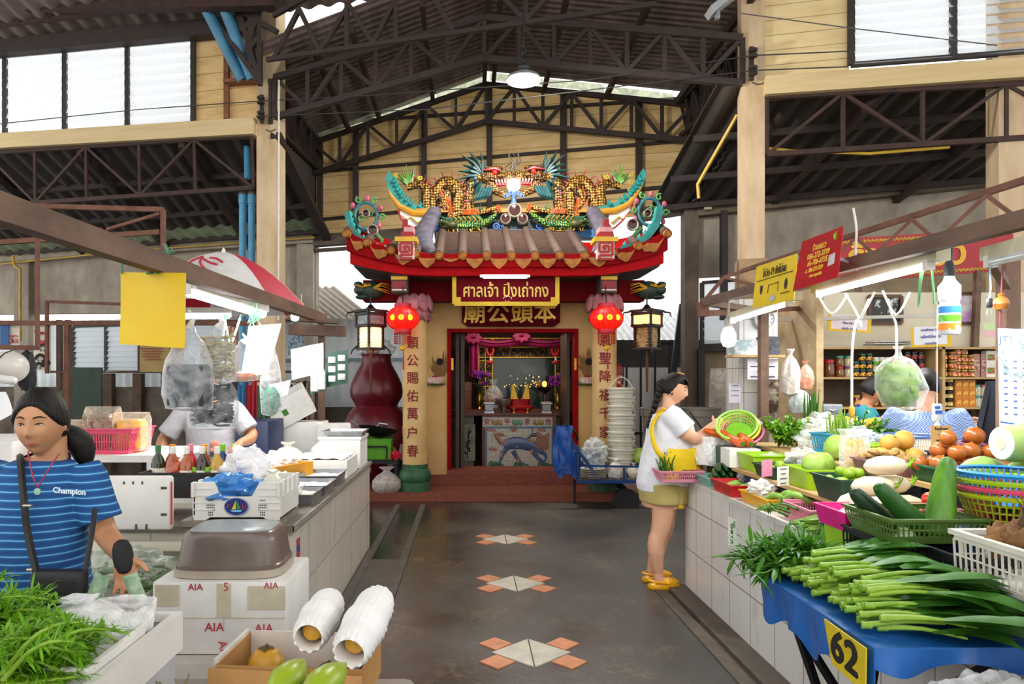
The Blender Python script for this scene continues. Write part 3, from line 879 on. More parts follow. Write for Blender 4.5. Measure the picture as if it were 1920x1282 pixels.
for s,uu in((-1,(806,775,750,735,727,725,731,741,748,756,772,806)),(1,(1120,1151,1176,1191,1204,1209,1204,1196,1188,1178,1160,1120))):
 vv=(403,401,389,370,350,334,322,343,358,370,384,394)
 if s>0:vv=tuple(v-4 for v in vv)
 poly=[(Px(u),Pz(v))for u,v in zip(uu,vv)]
 h=so('ridge_horn',MB().prism(poly,yr-.08,yr+.12),teal)
 m=MB()
 lo=[(Px(u),Pz(v))for u,v in zip(uu[:5],vv[:5])]
 m.tube([(x,yr-.06,z)for x,z in lo],[.05,.05,.045,.03,.012],8)
 so('horn_gilt_edge',m,mat('c98a1e',.5),h)
 m=MB()
 for k in range(7,11):
  for f in(0,.5):
   q=V((poly[k][0],yr-.09,poly[k][1])).lerp(V((poly[k+1][0],yr-.09,poly[k+1][1])),f)
   m.tube([q+V((s*.02,0,-.02)),q+V((-s*.01,0,.03)),q+V((s*.01,0,.07))],[.03,.022,.004],6)
 so('horn_flame',m,teal,h)
 xx=[(Px(u),Pz(v))for u,v in((768,402),(748,396),(752,412),(764,424),(775,428),(795,428),(800,404))]if s<0 else[(Px(u),Pz(v))for u,v in((1140,402),(1185,385),(1178,400),(1165,416),(1152,428),(1143,434),(1140,425))]
 pn=so('painted_panel',MB().prism(xx,yr-.06,yr+.05),whitep)
 cx=sum(p[0]for p in xx)/len(xx);cz=sum(p[1]for p in xx)/len(xx)
 m=MB();m.tube([(cx-.1*s,yr-.07,cz-.05),(cx,yr-.07,cz+.03),(cx+.06*s,yr-.07,cz),(cx+.14*s,yr-.07,cz+.06)],[.03,.02,.012],6,flat=.4)
 so('painted_scroll',m,goldp,pn)
 so('painted_border',MB().tube([(p[0],yr-.06,p[1])for p in xx[1:6]],.014,5),mat('a8182a'),pn)
 us=(815,806,796,793,800,812)if s<0 else(1112,1121,1131,1134,1127,1116)
 pts=[P(u,v,y)for u,v,y in zip(us,(396,412,432,450,466,476),(9.55,9.35,9.1,8.85,8.6,8.42))]
 so('descending_ridge',MB().tube(pts,[.11,.12,.13,.13,.11,.05],10,flat=.7),two('6b6672','45414b',.5,.2,10,.6))
 u0,u1,cu=(747,776,761)if s<0 else(1120,1152,1136)
 yp=8.1
 a,b=P(u0,485,yp),P(u1,453,yp)
 fp=so('fret_post',MB().bx(a.x,b.x,yp,yp+.2,a.z,b.z),whitep)
 cx,cz,q=(a.x+b.x)/2,(a.z+b.z)/2,(b.x-a.x)
 m=MB()
 sq_=[(.4,-.52),(-.38,-.52),(-.38,-.3),(.38,-.3),(.38,.45),(-.38,.45),(-.38,-.1),(.18,-.1),(.18,.25),(-.15,.25),(-.15,.08),(.02,.08)]
 for p0,p1 in zip(sq_,sq_[1:]):
  m.bar((cx+p0[0]*q,yp-.004,cz+p0[1]*q),(cx+p1[0]*q,yp-.004,cz+p1[1]*q),.028,.02,up=(0,1,0))
 so('fret_pattern',m,mat('b8161e',.5),fp)
 so('post_gilt_band',MB().bx(a.x-.04,b.x+.04,yp-.03,yp+.22,b.z,b.z+.055),goldp,fp)
 so('post_red_cap',MB().bx(a.x+.03,b.x-.02,yp,yp+.2,b.z+.055,b.z+.12),mat('9a1018'),fp)
 so('post_pink_cap',MB().bx(cx-.075*(1 if s>0 else .4),cx+.09,yp+.02,yp+.2,b.z+.12,b.z+.18),mat('d8a0a0'),fp)
 so('post_red_finial',MB().bx(cx+s*.02-.03,cx+s*.02+.03,yp+.05,yp+.15,b.z+.18,b.z+.28),mat('9a1018'),fp)
 uh=((728,478),(700,470),(672,452),(655,430),(646,405),(647,393),(656,400),(660,420),(680,446),(705,462),(734,470))if s<0 else((1165,470),(1192,463),(1220,446),(1236,425),(1243,400),(1243,382),(1232,392),(1228,412),(1212,436),(1190,452),(1160,464))
 yh=8.32
 poly=[(Px(u,yh),Pz(v,yh))for u,v in uh]
 hr=so('hip_ridge',MB().prism(poly,yh,yh+.14),teal)
 m=MB()
 for k in range(6,10):
  for f in(.1,.6):
   p0=V((poly[k][0],yh-.005,poly[k][1])).lerp(V((poly[k+1][0],yh-.005,poly[k+1][1])),f)
   m.tube([p0+V((s*.03,.05,-.03)),p0+V((s*.0,.05,.02)),p0+V((s*.015,.05,.06))],[.035,.025,.005],6)
 so('hip_flames',m,two('46b3a6','1f8f86',.5,.2,8,.5),hr)
 rc=P(686 if s<0 else 1218,405 if s<0 else 397,8.5)
 m=MB();m.tube([rc+V((.14*math.cos(a),.0,.17*math.sin(a)))for a in[2*PI*k/24 for k in range(25)]],.022,7)
 sr=so('floral_ring',m,two('3f7f8a','2a5c66',.5,.2,9,.5))
 m=MB();m2=MB()
 for k in range(9):
  a=-.6+k*.52
  p0=rc+V((.2*math.cos(a),-.01,.22*math.sin(a)))
  (curl(m,p0,.045,1.1,.014,a,sgn=1 if k%2 else-1)if k%2 else m2.ell(p0,(.03,.025,.04),None,8,6))
 for k in range(3):curl(m,rc+V((-.06+.06*k,0,-.04+.04*k)),.05,1.2,.012,k)
 m.tube([rc+V((-s*.1,0,-.2)),rc+V((-s*.2,0,-.3)),rc+V((-s*.16,0,-.42))],[.03,.02],6)
 so('ring_leaves',m,mat('5f9a58',.5,0,.25,12),sr);so('ring_flowers',m2,mat('c05a72',.5,0,.3,14),sr)
 for(du,dv,r_)in(((1,-3,.05),(14,28,.07))if s<0 else((-34,26,.075),(-6,5,.05))):
  p0=rc+V((du/FPX*8.5,-.06,-dv/FPX*8.5))
  md=so('medallion',MB().lathe([(r_*.7,.0),(r_*.9,.02),(r_,.01),(r_,-.02),(0,-.02)],18,p0,Matrix.Rotation(PI/2,3,'X')),two('c9bfae','7d7466',.5,.2,16,.5),sr)
  so('medallion_glass',MB().lathe([(0,.015),(r_*.4,.012),(r_*.75,.005),(r_*.75,-.01)],18,p0,Matrix.Rotation(PI/2,3,'X')),mat('3a120c',.15,0,.3,20),md)
for u,v,r_ in((965,394,.1),(948,410,.075),(980,410,.075)):
 p0=P(u,v,yr-.12)
 md=so('ridge_medallion',MB().lathe([(r_*.75,.0),(r_*.9,.02),(r_,.01),(r_,-.1),(0,-.1)],20,p0,Matrix.Rotation(PI/2,3,'X')),two('d0c5b0','8a8070',.5,.2,16,.5))
 so('medallion_glass',MB().lathe([(0,.015),(r_*.4,.012),(r_*.78,.005),(r_*.78,-.02)],20,p0,Matrix.Rotation(PI/2,3,'X')),mat('3a120c',.15,0,.3,20),md)
m=MB()
for u in(845,892,1010,1055,930,1120,815):curl(m,P(u,425,yr-.1),.05,1.3,.014,u);curl(m,P(u+9,426,yr-.1),.04,1.3,.012,u+1,sgn=-1)
so('blue_cloud_scrolls',m,mat('2f5fa8',.5))
def scale_mat(c1,c2,c3,sc):
 t=NT('scales')
 vo=t.n('TexVoronoi',{'Scale':sc,'Randomness':.35,'Vector':t.tc.outputs['Object']})
 t.p(Base_Color=t.ramp(vo.outputs['Distance'],[(.15,c1),(.42,c2),(.6,c3)]),Roughness=.3,Metallic=.35)
 t.bump(t.math('SUBTRACT',1.0,vo.outputs['Distance']),.8,.02)
 return t.m
sc_gold=scale_mat('d8aa54','966824','2c1a0c',26)
sc_green=scale_mat('a8c23a','3f7a3a','1a2e1c',30)
dk_red=mat('8a1a1e',.5,0,.3)
dr_or=mat('c8561c',.5,0,.3,14)
dr_teal=mat('1a4f50',.5,0,.35,12)
dr_green=mat('5c8a34',.5,0,.3,14)
def smooth(pts,n=5):
 q=[]
 L=len(pts)
 for i in range(L-1):
  p0,p1,p2,p3=pts[max(i-1,0)],pts[i],pts[i+1],pts[min(i+2,L-1)]
  for k in range(n):
   t_=k/n
   q.append(.5*((2*p1)+(p2-p0)*t_+(2*p0-5*p1+4*p2-p3)*t_*t_+(3*p1-p0-3*p2+p3)*t_**3))
 q.append(pts[-1])
 return q
def dragon(s):
 mir=lambda u:u if s<0 else 1926-u
 yd=yr+.02
 def D(u,v,dy=0):return P(mir(u),v-(2 if s>0 else 0),yd+dy)
 root=thing('dragon_statue','golden scaled roof dragon on the %s half of the ridge, facing the pearl'%('left' if s<0 else 'right'),'statue',tuple(D(850,394)),0,'golden ridge dragons')
 o=lambda n,m,mt,p=None:obj(n,m,mt,p or root,world=True)
 path=smooth([D(762,352,.05),D(778,347,.05),D(792,348,.03),D(801,360,0),D(799,385,0),D(806,396,.04),D(814,378,.06),D(820,358,.06),D(836,343,.05),D(852,350,.0),D(858,368,-.05),D(857,392,-.06),D(866,399,-.02),D(876,388,.02),D(877,364,.04),D(884,344,.02),D(900,333,-.02),D(914,331,-.05)])
 n=len(path)
 rs=[.05+.045*min(1,i/(n*.35))for i in range(n)]
 o('body',MB().tube(path,rs,12),sc_gold)
 m=MB()
 for i in range(6,n-6,2):
  p=path[i];t_=(path[i+1]-path[i-1]).normalized()
  nrm=V((-t_.z,0,t_.x))*(1 if s<0 else-1)
  if nrm.z<-.3:continue
  q=p+nrm*rs[i]*.9
  m.tube([q-t_*.02,q+nrm*.05-t_*.02*1,q+nrm*.11-t_*.05],[.028,.018,.003],6,flat=.5)
 o('back_spines',m,mat('a3182c',.5,0,.3))
 m=MB()
 for k in range(13):
  a=rad(25+k*11)
  c0=D(766,350,.05)
  L=.25+.07*math.sin(k*1.7)
  d=V((math.cos(a)*(1 if s>0 else 1)*.9,0,math.sin(a)))
  if s<0:d=V((-d.x*.75+.1,0,d.z))
  else:d=V((d.x*.75-.1,0,d.z))
  m.tube([c0,c0+d*L*.5+V((0,-.03+.006*k,.0)),c0+d*L+V((s*.03,0,.02))],[.03,.036,.004],6,flat=.5)
 o('tail_fan',m,dr_green)
 m=MB()
 for u,v in((742,330),(742,345),(746,358),(788,333)):curl(m,D(u,v),.035,1.2,.014,u)
 o('tail_curls',m,mat('b9a32c',.5,0,.2))
 hx=-s
 c=D(918,333,-.05)
 m=MB()
 m.ell(c,(.11,.085,.075));m.ell(c+V((hx*.11,0,.005)),(.1,.065,.045));m.ell(c+V((hx*.19,0,.02)),(.045,.055,.04))
 m.ell(c+V((hx*.02,-.01,.07)),(.12,.06,.035),Matrix.Rotation(-hx*.15,3,'Y'))
 SCL=Matrix.Translation(c)@Matrix.Scale(1.4,4)@Matrix.Translation(-c)
 m.v=[tuple(SCL@V(p))for p in m.v]
 hd=o('head',m,scale_mat('d9a83c','7a4a1c','2a160c',34))
 m=MB(SCL);m.tube(smooth([c+V((-hx*.02,0,-.06)),c+V((hx*.05,0,-.12)),c+V((hx*.13,0,-.17)),c+V((hx*.17,0,-.2))],3),[.06,.05,.03,.012],8)
 o('jaw',m,scale_mat('e0b24c','8a5a24','3a1e10',34),hd)
 o('tongue',MB(SCL).tube([c+V((hx*.05,0,-.07)),c+V((hx*.17,-.01,-.07)),c+V((hx*.24,-.01,-.06))],[.025,.006],6),mat('c01828'),hd)
 m=MB(SCL)
 for k in range(5):m.tube([c+V((hx*(.06+.03*k),-.05,-.035)),c+V((hx*(.065+.03*k),-.055,-.07))],[.009,.002],5)
 o('teeth',m,whitep,hd)
 o('eye',MB(SCL).ell(c+V((hx*.05,-.085,.03)),.022),glow('ff1a10',3.0),hd)
 o('eyebrow',MB(SCL).tube([c+V((-hx*.06,-.085,.05)),c+V((hx*.05,-.1,.06)),c+V((hx*.12,-.085,.04))],[.008,.018,.006],6),dk_red,hd)
 m=MB(SCL);m2=MB(SCL);m3=MB(SCL)
 for k in range(9):
  a=rad(100+k*19)
  d=V((-hx*abs(math.cos(a))if k>0 else 0,0,math.sin(a)))
  b=c+V((-hx*.07,-.03+.008*k,.02))
  L=.2+.03*(k%3)
  (m if k>2 else m2).tube([b,b+d*L*.5+V((0,-.03,.02)),b+d*L+V((-hx*.02,0,.03))],[.04,.04,.004],6,flat=.5)
 for k in range(5):
  b=c+V((hx*(.03-.03*k),-.03,-.1-.006*k))
  m3.tube([b,b+V((-hx*.04,-.02,-.09)),b+V((-hx*.09,0,-.13))],[.022,.004],6)
 o('mane',m,dr_teal,hd);o('crest',m2,mat('26433e',.5,0,.3),hd);o('beard',m3,dr_teal,hd)
 m=MB(SCL);m.tube(smooth([c+V((0,0,.08)),c+V((-hx*.09,0,.12)),c+V((-hx*.17,0,.1))],3),[.03,.02,.006],7)
 m.tube(smooth([c+V((hx*.2,-.03,.03)),c+V((hx*.23,-.04,.12)),c+V((hx*.19,-.03,.2)),c+V((hx*.22,-.03,.28))],4),[.006,.004],5)
 o('horn_and_whisker',m,mat('2e2016',.5),hd)
 for pts in(((872,392),(888,400),(906,397),(930,390)),((838,360),(832,378),(842,392)),((876,388),(862,400),(840,404))):
  q=[D(u,v,-.12)for u,v in pts]
  lg=o('leg',MB().tube(smooth(q,3),[.045,.03],8),sc_gold)
  m=MB()
  for k in range(4):
   a=-.9+k*.6
   m.tube([q[-1],q[-1]+V((hx*.05*math.cos(a),-.02,.05*math.sin(a))),q[-1]+V((hx*.08*math.cos(a),-.03,.07*math.sin(a)-.02))],[.016,.012,.003],5)
  o('claws',m,dr_or,lg)
 m=MB()
 for k in range(8):
  b=D(832+R.uniform(-8,14),380+R.uniform(-14,14),-.12)
  m.tube([b,b+V((R.uniform(-.05,.05),-.02,.06)),b+V((R.uniform(-.08,.08),-.01,.12))],[.02,.003],5)
 for k in range(7):
  b=D(868+4*k,402,-.14)
  m.tube([b,b+V((.02,-.02,.05)),b+V((R.uniform(-.03,.03),-.01,.09))],[.02,.003],5)
 o('flames',m,dr_or)
 r2=thing('carp_dragon_statue','green and gold carp dragon crouching under the %s golden dragon'%('left' if s<0 else 'right'),'statue',tuple(D(880,428,-.15)),0,'green carp dragons on the ridge')
 o2=lambda n,m,mt:obj(n,m,mt,r2,world=True)
 pth=smooth([D(826,415,-.14),D(842,424,-.14),D(866,424,-.16),D(895,422,-.16),D(915,414,-.16),D(932,400,-.14)])
 o2('body',MB().tube(pth,[.05,.075,.085,.075,.05,.02],10),sc_green)
 m=MB();c=D(846,422,-.2)
 m.ell(c,(.1,.08,.06));m.ell(c+V((s*.08,0,.03)),(.07,.06,.03));m.ell(c+V((s*.07,0,-.03)),(.07,.05,.022))
 o2('head',m,mat('4a4a22',.5,0,.4,16))
 m=MB()
 for k in range(14):
  b=pth[4+k]if 4+k<len(pth)else pth[-1]
  m.tube([b+V((0,-.03,.05)),b+V((s*.05,-.05,.1)),b+V((s*.1+R.uniform(-.03,.03),-.04,.12))],[.02,.003],5)
 for k in range(7):
  b=D(900-3*k,400+3*k,-.12)
  m.tube([b,b+V((hx*.03,-.02,.06)),b+V((-hx*.02*k*.3,0,.14))],[.025,.004],6,flat=.5)
 o2('fins',m,mat('2f6b4a',.5,0,.4,12))
 m=MB()
 for k in range(9):
  b=D(832+8*k,428,-.2);m.tube([b,b+V((R.uniform(-.05,.05),-.02,-.05)),b+V((R.uniform(-.08,.08),0,-.04))],[.014,.003],5)
 for k in range(6):m.tube([D(850+9*k,406,-.2),D(856+9*k,412,-.24),D(848+9*k,418,-.22)],[.016,.006],5)
 o2('gilt_whiskers',m,mat('b8861e',.45,.2,.2))
dragon(-1);dragon(1)
c=P(963,347,yr-.05)
t=thing('pearl_lamp','glowing white pearl lamp on a blue cloud stand between the two dragons','lamp',tuple(c))
obj('pearl',MB().ell(c,.095,None,20,14),glow('ffffff',4),t,world=True)
m=MB();m.tube([c+V((.11*math.cos(a),.02,.01+.13*math.sin(a)))for a in[PI*k/12 for k in range(13)]],.012,6)
for a in(.6,1.1,1.57,2.0,2.5):m.tube([c+V((.11*math.cos(a),.02,.13*math.sin(a))),c+V((.14*math.cos(a),.02,.2*math.sin(a)))],[.02,.003],5)
obj('flame_ring',m,mat('9a3a1c',.5),t,world=True)
m=MB();m.tube([c+V((0,0,-.1)),c+V((0,0,-.22)),c+V((0,0,-.34))],[.05,.035,.08],10)
for sx in(-1,1):
 for k in range(3):curl(m,c+V((sx*(.05+.035*k),-.04,-.12-.02*k)),.035,1.3,.012,PI/2,sgn=sx)
obj('cloud_stand',m,mat('4f72ac',.5,0,.4,20),t,world=True)
m=MB()
for x0 in(-.05,.02,.07):m.tube(smooth([c+V((x0,0,.13)),c+V((x0-.07,0,.24)),c+V((x0+.03,0,.33)),c+V((x0-.03,0,.45))],4),.006,5)
obj('wire_whiskers',m,mat('1a1512'),t,world=True)
c=P(948,545,8.45)
t=thing('thai_sign','maroon sign board with a yellow frame and gold Thai lettering above the shrine door','sign',tuple(c))
w2,h2=.635,.165
obj('board',MB().box(c,(w2*2,.03,h2*2)),mat('6e0014',.6,0,.1,spec=.1),t,world=True)
m=MB()
for a,b in(((-w2,-h2),(w2,-h2)),((-w2,-h2),(-w2,h2)),((w2,-h2),(w2,h2))):m.bar(c+V((a[0],-.02,a[1])),c+V((b[0],-.02,b[1])),.05,.05,up=(0,1,0))
for sx in(-1,1):m.box(c+V((sx*(w2-.05),-.022,-h2+.05)),(.06,.035,.06))
obj('frame',m,mat('e3bd1c',.5,0,.12),t,world=True)
m=MB();m.text('ศาลเจ้า ปึงเถ่ากง',.215,c+V((0,-.018,-.01)),ext=.004,bold=.003,sx=.74)
obj('lettering',m,mat('efcf5c',.4,0,.08),t,world=True)
m=MB()
for k in range(7):m.ell(c+V((.02+.05*math.cos(k),-.017,-.1+.03*math.sin(k*2.2))),.008,None,6,5)
obj('white_marks',m,whitep,t,world=True)
c=P(958,587,9.17)
t=thing('chinese_sign','dark maroon board with large gold Chinese characters below the Thai sign','sign',tuple(c))
obj('board',MB().prism([(c.x+x,c.z+z)for x,z in((-.66,-.12),(-.58,-.18),(.58,-.18),(.66,-.12),(.66,.24),(-.66,.24))],c.y,c.y+.05),mat('54000e',.7,0,.15,spec=.1),t,world=True)
m=MB()
for ch,u in(('廟',890),('公',934),('頭',979),('本',1022)):m.text(ch,.31,V(((u-PU)/FPX*9.15,c.y-.004,c.z-.01)),ext=.004,bold=.006)
obj('lettering',m,mat('d9a836',.35,.3,.15),t,world=True)
c=P(947,519,8.15)
t=thing('eave_tube_lamp','short white tube lamp fixed to the red eave above the Thai sign','lamp',tuple(c))
obj('tube',MB().tube([c+V((-.26,0,0)),c+V((.26,0,0))],.018,10),glow('f4f4ff',8),t,world=True)
obj('fitting',MB().bx(c.x-.3,c.x+.3,c.y+.02,c.y+.06,c.z,c.z+.03),whitep,t,world=True)
def red_lantern(u,lab):
 c=P(u,597,8.3)
 t=thing('red_lantern',lab,'lantern',tuple(c),0,'round red lanterns')
 m=MB()
 n=16
 rings=[]
 for i in range(13):
  th=PI*(.13+.74*i/12)
  rings.append([c+V(((.2*math.sin(th))*(1-.05*abs(math.cos(j*n/4*2*PI/48*2)))*math.cos(2*PI*j/48),(.2*math.sin(th))*math.sin(2*PI*j/48),-.15*math.cos(th)))for j in range(48)])
 m.loft(rings)
 obj('shade',m,glow('ff1408',1.15),t,world=True)
 m=MB()
 for k in range(16):
  a=2*PI*k/16
  m.tube([c+V((.203*math.sin(th)*math.cos(a),.203*math.sin(th)*math.sin(a),-.152*math.cos(th)))for th in[PI*(.13+.74*i/10)for i in range(11)]],.004,4)
 obj('shade_ribs',m,mat('a80a10',.5),t,world=True)
 m=MB()
 for a in(-2.15,-1.57,-1.0):m.lathe([(0,.01),(.03,.008),(.036,0)],14,c+V((.192*math.cos(a),.192*math.sin(a),0)),Matrix.Rotation(a+PI/2,3,'Z')@Matrix.Rotation(PI/2,3,'X'))
 obj('gold_medallion',m,glow('ffb010',1.6),t,world=True)
 m=MB();m.lathe([(.1,.13),(.105,.16),(.1,.18)],20,c);m.lathe([(.1,-.13),(.105,-.16),(.1,-.18)],20,c)
 obj('collar',m,mat('c8142c',.4),t,world=True)
 m=MB()
 for k in range(18):
  a=2*PI*k/18
  for q in range(5):m.ell(c+V((.1*math.cos(a),.1*math.sin(a),-.19-.028*q)),(.007,.007,.012),None,5,4)
 obj('bead_fringe',m,mat('b01020',.4),t,world=True)
 m=MB();curl(m,c+V((0,-.02,-.36)),.035,1.4,.014);m.ell(c+V((.0,-.02,-.36)),(.03,.02,.035))
 obj('gold_charm',m,gold,t,world=True)
 obj('tassel',MB().tube([c+V((.01,-.02,-.4)),c+V((.012,-.02,-.62))],[.006,.012],6),mat('b01828'),t,world=True)
 obj('hanger',MB().tube([c+V((0,0,.17)),c+V((0,.05,.4))],.006,5),blk,t,world=True)
red_lantern(755,'glowing round red lantern in front of the left couplet column')
red_lantern(1137,'glowing round red lantern in front of the right couplet column')
def palace(u,lab,lit):
 c=P(u,620,8.35)
 t=thing('palace_lantern',lab,'lantern',tuple(c),rad(45),'dark wood palace lanterns')
 rt=Matrix.Rotation(rad(45),3,'Z')
 wood=mat('1d1210',.5,0,.2)
 o=lambda n,m,mt:obj(n,m,mt,t)
 m=MB()
 for sx in(-1,1):
  for sy in(-1,1):
   m.bx(sx*.105-.012,sx*.105+.012,sy*.105-.012,sy*.105+.012,-.22,.2)
   m.bx(sx*.125-.012,sx*.125+.012,sy*.125-.012,sy*.125+.012,.06,.24)
   m.tube([(sx*.11,sy*.11,-.18),(sx*.16,sy*.16,-.24),(sx*.17,sy*.17,-.29)],[.012,.006],5)
   m.tube([(sx*.15,sy*.15,.23),(sx*.2,sy*.2,.22),(sx*.21,sy*.21,.17)],[.014,.006],5)
 for z,w in((-.22,.12),(.2,.135),(.06,.135),(.05,.12),(.24,.145)):
  for a,b in(((-w,-w),(w,-w)),((w,-w),(w,w)),((w,w),(-w,w)),((-w,w),(-w,-w))):m.bar((*a,z),(*b,z),.022,.028)
 o('frame',m,wood)
 m=MB()
 for a in range(4):
  r_=Matrix.Rotation(a*PI/2,3,'Z')
  for sx in(-1,1):
   for k in range(7):
    z=-.2+.038*k
    pts=[r_@V((sx*(.1-.0),-.108,z)),r_@V((sx*(.07+.015*(abs(k-3)-1)*-1),-.11,z+.016)),r_@V((sx*.1,-.108,z+.034))]
    m.tube(pts,.005,4)
 o('fretwork',m,wood)
 m=MB();m.bx(-.09,.09,-.1,-.095,-.21,.04);m.bx(-.1,-.095,-.09,.09,-.21,.04);m.bx(.095,.1,-.09,.09,-.21,.04);m.bx(-.09,.09,.095,.1,-.21,.04)
 pane=glow('ffcf8a',1.7 if lit else 1.0)
 pane2=glow('ffc070',1.6)if not lit else mat('8d9698',.2,0,.3,30)
 o('lower_pane',m,pane if lit else two('c9a86a','7d6236',.5,.2,24,.4))
 m=MB();m.bx(-.11,.11,-.12,-.115,.08,.19);m.bx(-.12,-.115,-.11,.11,.08,.19);m.bx(.115,.12,-.11,.11,.08,.19);m.bx(-.11,.11,.115,.12,.08,.19)
 o('upper_pane',m,pane2)
 m=MB();m.lathe([(.02,.32),(.05,.28),(.11,.25)],12)
 m.tube([(0,0,.3),(0,0,.48)],.01,6)
 o('top_cap',m,wood)
 o('tassel',MB().tube([(0,0,-.22),(0,0,-.42),(0,0,-.75)],[.008,.02,.012],7),mat('5a3524',.7))
palace(695,'dark wood palace lantern with lit lower panes, left of the shrine',True)
palace(1213,'dark wood palace lantern with lit upper panes, right of the shrine',False)
ya=9.95
def at(u,v,y):return P(u,v,y)
c0,c1=P(862,769,10.15),P(1078,779,10.15)
wood_r=two('6e3524','532719',.5,.2,7,.5)
t=thing('altar_table','red brown altar shelf spanning the inside of the shrine','table',((c0.x+c1.x)/2,10.3,.225))
obj('tabletop',MB().bx(-.49,1.59,10.12,10.75,c1.z,c0.z),wood_r,t,world=True)
for xa,xb in((-.48,.1),(1.2,1.58)):obj('side_cabinet',MB().bx(xa,xb,10.2,10.7,.225,c1.z),two('8d8573','5d5748',.5,.2,4,.6),t,world=True)
m=MB()
for x0,x1 in((-.1,-.06),(.17,.21)):pass
m.bx(-.07,.12,10.19,10.2,.3,.85);obj('painted_bamboo_panel',m,two('a8a68c','7d7e66',.5,.2,6,.5),t,world=True)
m=MB()
for k in range(9):
 b=V((.0+R.uniform(-.02,.04),10.18,.4+.04*k))
 for q in range(3):m.tube([b,b+V((R.uniform(-.08,.08),0,R.uniform(-.02,.08)))],[.008,.002],4)
m.tube([(.0,10.18,.33),(.03,10.18,.8)],.006,5)
obj('painted_bamboo',m,mat('1f2a1c',.6),t,world=True)
y=9.88
a=thing('mosaic_altar','altar block with a tiled picture of a blue horned beast running on green clouds','altar',(.75,y,.225))
b0,b1=P(904,890,y),P(1043,779,y)
obj('body',MB().bx(b0.x,b1.x,y,10.15,.225,b1.z+.01),wood_r,a,world=True)
obj('slab',MB().bx(b0.x-.02,b1.x+.02,y-.03,10.2,b1.z+.01,b1.z+.035),wood_r,a,world=True)
def mosaic(c1_,c2_):
 t_=NT('mosaic_tiles')
 br=t_.n('TexBrick',{'Scale':1.0,'Color1':c1_,'Color2':c2_,'Mortar':'6e6a60','Mortar Size':.0018,'Brick Width':.02,'Row Height':.02,'Vector':t_.n('Mapping',{'Vector':t_.tc.outputs['Object'],'Rotation':(PI/2,0,0)}).outputs[0]},offset=0.0)
 t_.p(Base_Color=br.outputs[0],Roughness=.3)
 return t_.m
mw=mosaic('cfcaba','b8b4a6')
q=lambda u,v,dy=0:P(u,v,y-dy)
obj('top_frieze',MB().bx(q(905,0).x,q(1036,0).x,y-.012,y,q(0,800).z,q(0,782).z),mw,a,world=True)
fld=obj('mosaic_field',MB().bx(q(913,0).x,q(1034,0).x,y-.012,y,q(0,879).z,q(0,802).z),mw,a,world=True)
m=MB()
for u0,v0,u1,v1 in((911,801,1036,801),(911,880,1036,880),(911,801,911,880),(1036,801,1036,880)):m.bar(q(u0,v0,.014),q(u1,v1,.014),.025,.02,up=(0,1,0))
obj('blue_tile_border',m,mosaic('2f6f9a','1f567c'),a,world=True)
m=MB()
for ch,u in(('安',913),('平',951),('家',989),('合',1028)):m.text(ch,.1,q(u,791,.014),ext=.002,bold=.002)
obj('lettering',m,mat('8a2a22',.5),a,world=True)
for u,cc in((932,'c8782a'),(970,'3f9a72'),(1009,'b87a2a')):
 m=MB()
 for k in range(4):m.ell(q(u-7+4.6*k,791+(k%2)*2,.014),(.028,.008,.04),None,10,6)
 obj('tiled_fruit',m,mosaic(cc,'6a7a2a'),a,world=True)
bl=mosaic('2f5c9c','1f3f74')
m=MB()
def rel(pts,r,mm,n=8,dy=.014):mm.tube(smooth([q(u,v,dy)for u,v in pts],3),r,n,flat=1)
rel(((945,838),(955,832),(970,830),(985,833),(1000,838),(1010,845)),[.06,.085,.09,.085,.07,.06],m)
rel(((1008,840),(1013,828),(1012,818),(1004,812)),[.05,.042,.04,.035],m)
for pts in(((950,840),(942,852),(938,864),(932,872)),((962,845),(968,856),(976,866),(979,874)),((1000,845),(1008,858),(1018,866),(1022,873)),((1010,845),(1020,850),(1024,858),(1018,866))):rel(pts,[.042,.03,.02,.02],m)
m.T=Matrix.Translation((0,0,0))
m.v=[(p[0],y-.012-(y-.012-p[1])*.25,p[2])for p in m.v]
obj('relief_beast',m,bl,a,world=True)
m=MB();m.ell(q(1000,815,.02),(.05,.012,.03));m.ell(q(992,820,.02),(.03,.01,.018));rel(((1000,808),(996,803)),[.012,.004],m)
obj('relief_head',m,mosaic('2f4a48','1c2f2e'),a,world=True)
m=MB()
for k in range(9):
 rel(((942,832),(936-k,824-k*1.4),(925+3*k,812+(k%3)*3)),[.035,.022,.004],m,6)
for k in range(14):rel(((1006+k%4,812+2*k),(1018+k%3,818+1.8*k),(1029,810+2.4*k)),[.03,.005],m,5)
for k in range(11):rel(((948+5.5*k,830),(945+5.5*k,822)),[.024,.004],m,5)
for u,v in((968,838),(995,850),(938,856),(970,868)):rel(((u,v),(u+3,v-6),(u-1,v-12)),[.035,.004],m,5)
m.v=[(p[0],y-.022-(y-.013-p[1])*.3,p[2])for p in m.v]
obj('relief_mane',m,mosaic('a8622c','7a3f1c'),a,world=True)
m=MB()
for u,v in((930,872),(978,873),(1022,873)):
 for k in range(4):curl(m,q(u-9+6*k,v-2+(k%2)*3,.02),.04,1.3,.016,k)
obj('relief_green_clouds',m,mosaic('2f7a58','1f5a40'),a,world=True)
m=MB()
for u,v in((924,842),(1016,806),(922,806)):
 for k in range(3):curl(m,q(u-5+5*k,v,.016),.022,1.2,.012,k)
obj('relief_pink_clouds',m,mosaic('c98080','b06a4a'),a,world=True)
obj('relief_sun',MB().lathe([(0,.01),(.05,.006),(.05,-.01)],16,q(963,803,.012),Matrix.Rotation(PI/2,3,'X')),mosaic('b8742a','9a4a22'),a,world=True)
ys=10.72
t=thing('carved_screen','dark carved altar screen with gilt panels and a dull green mirror','screen',(.85,ys,c0.z))
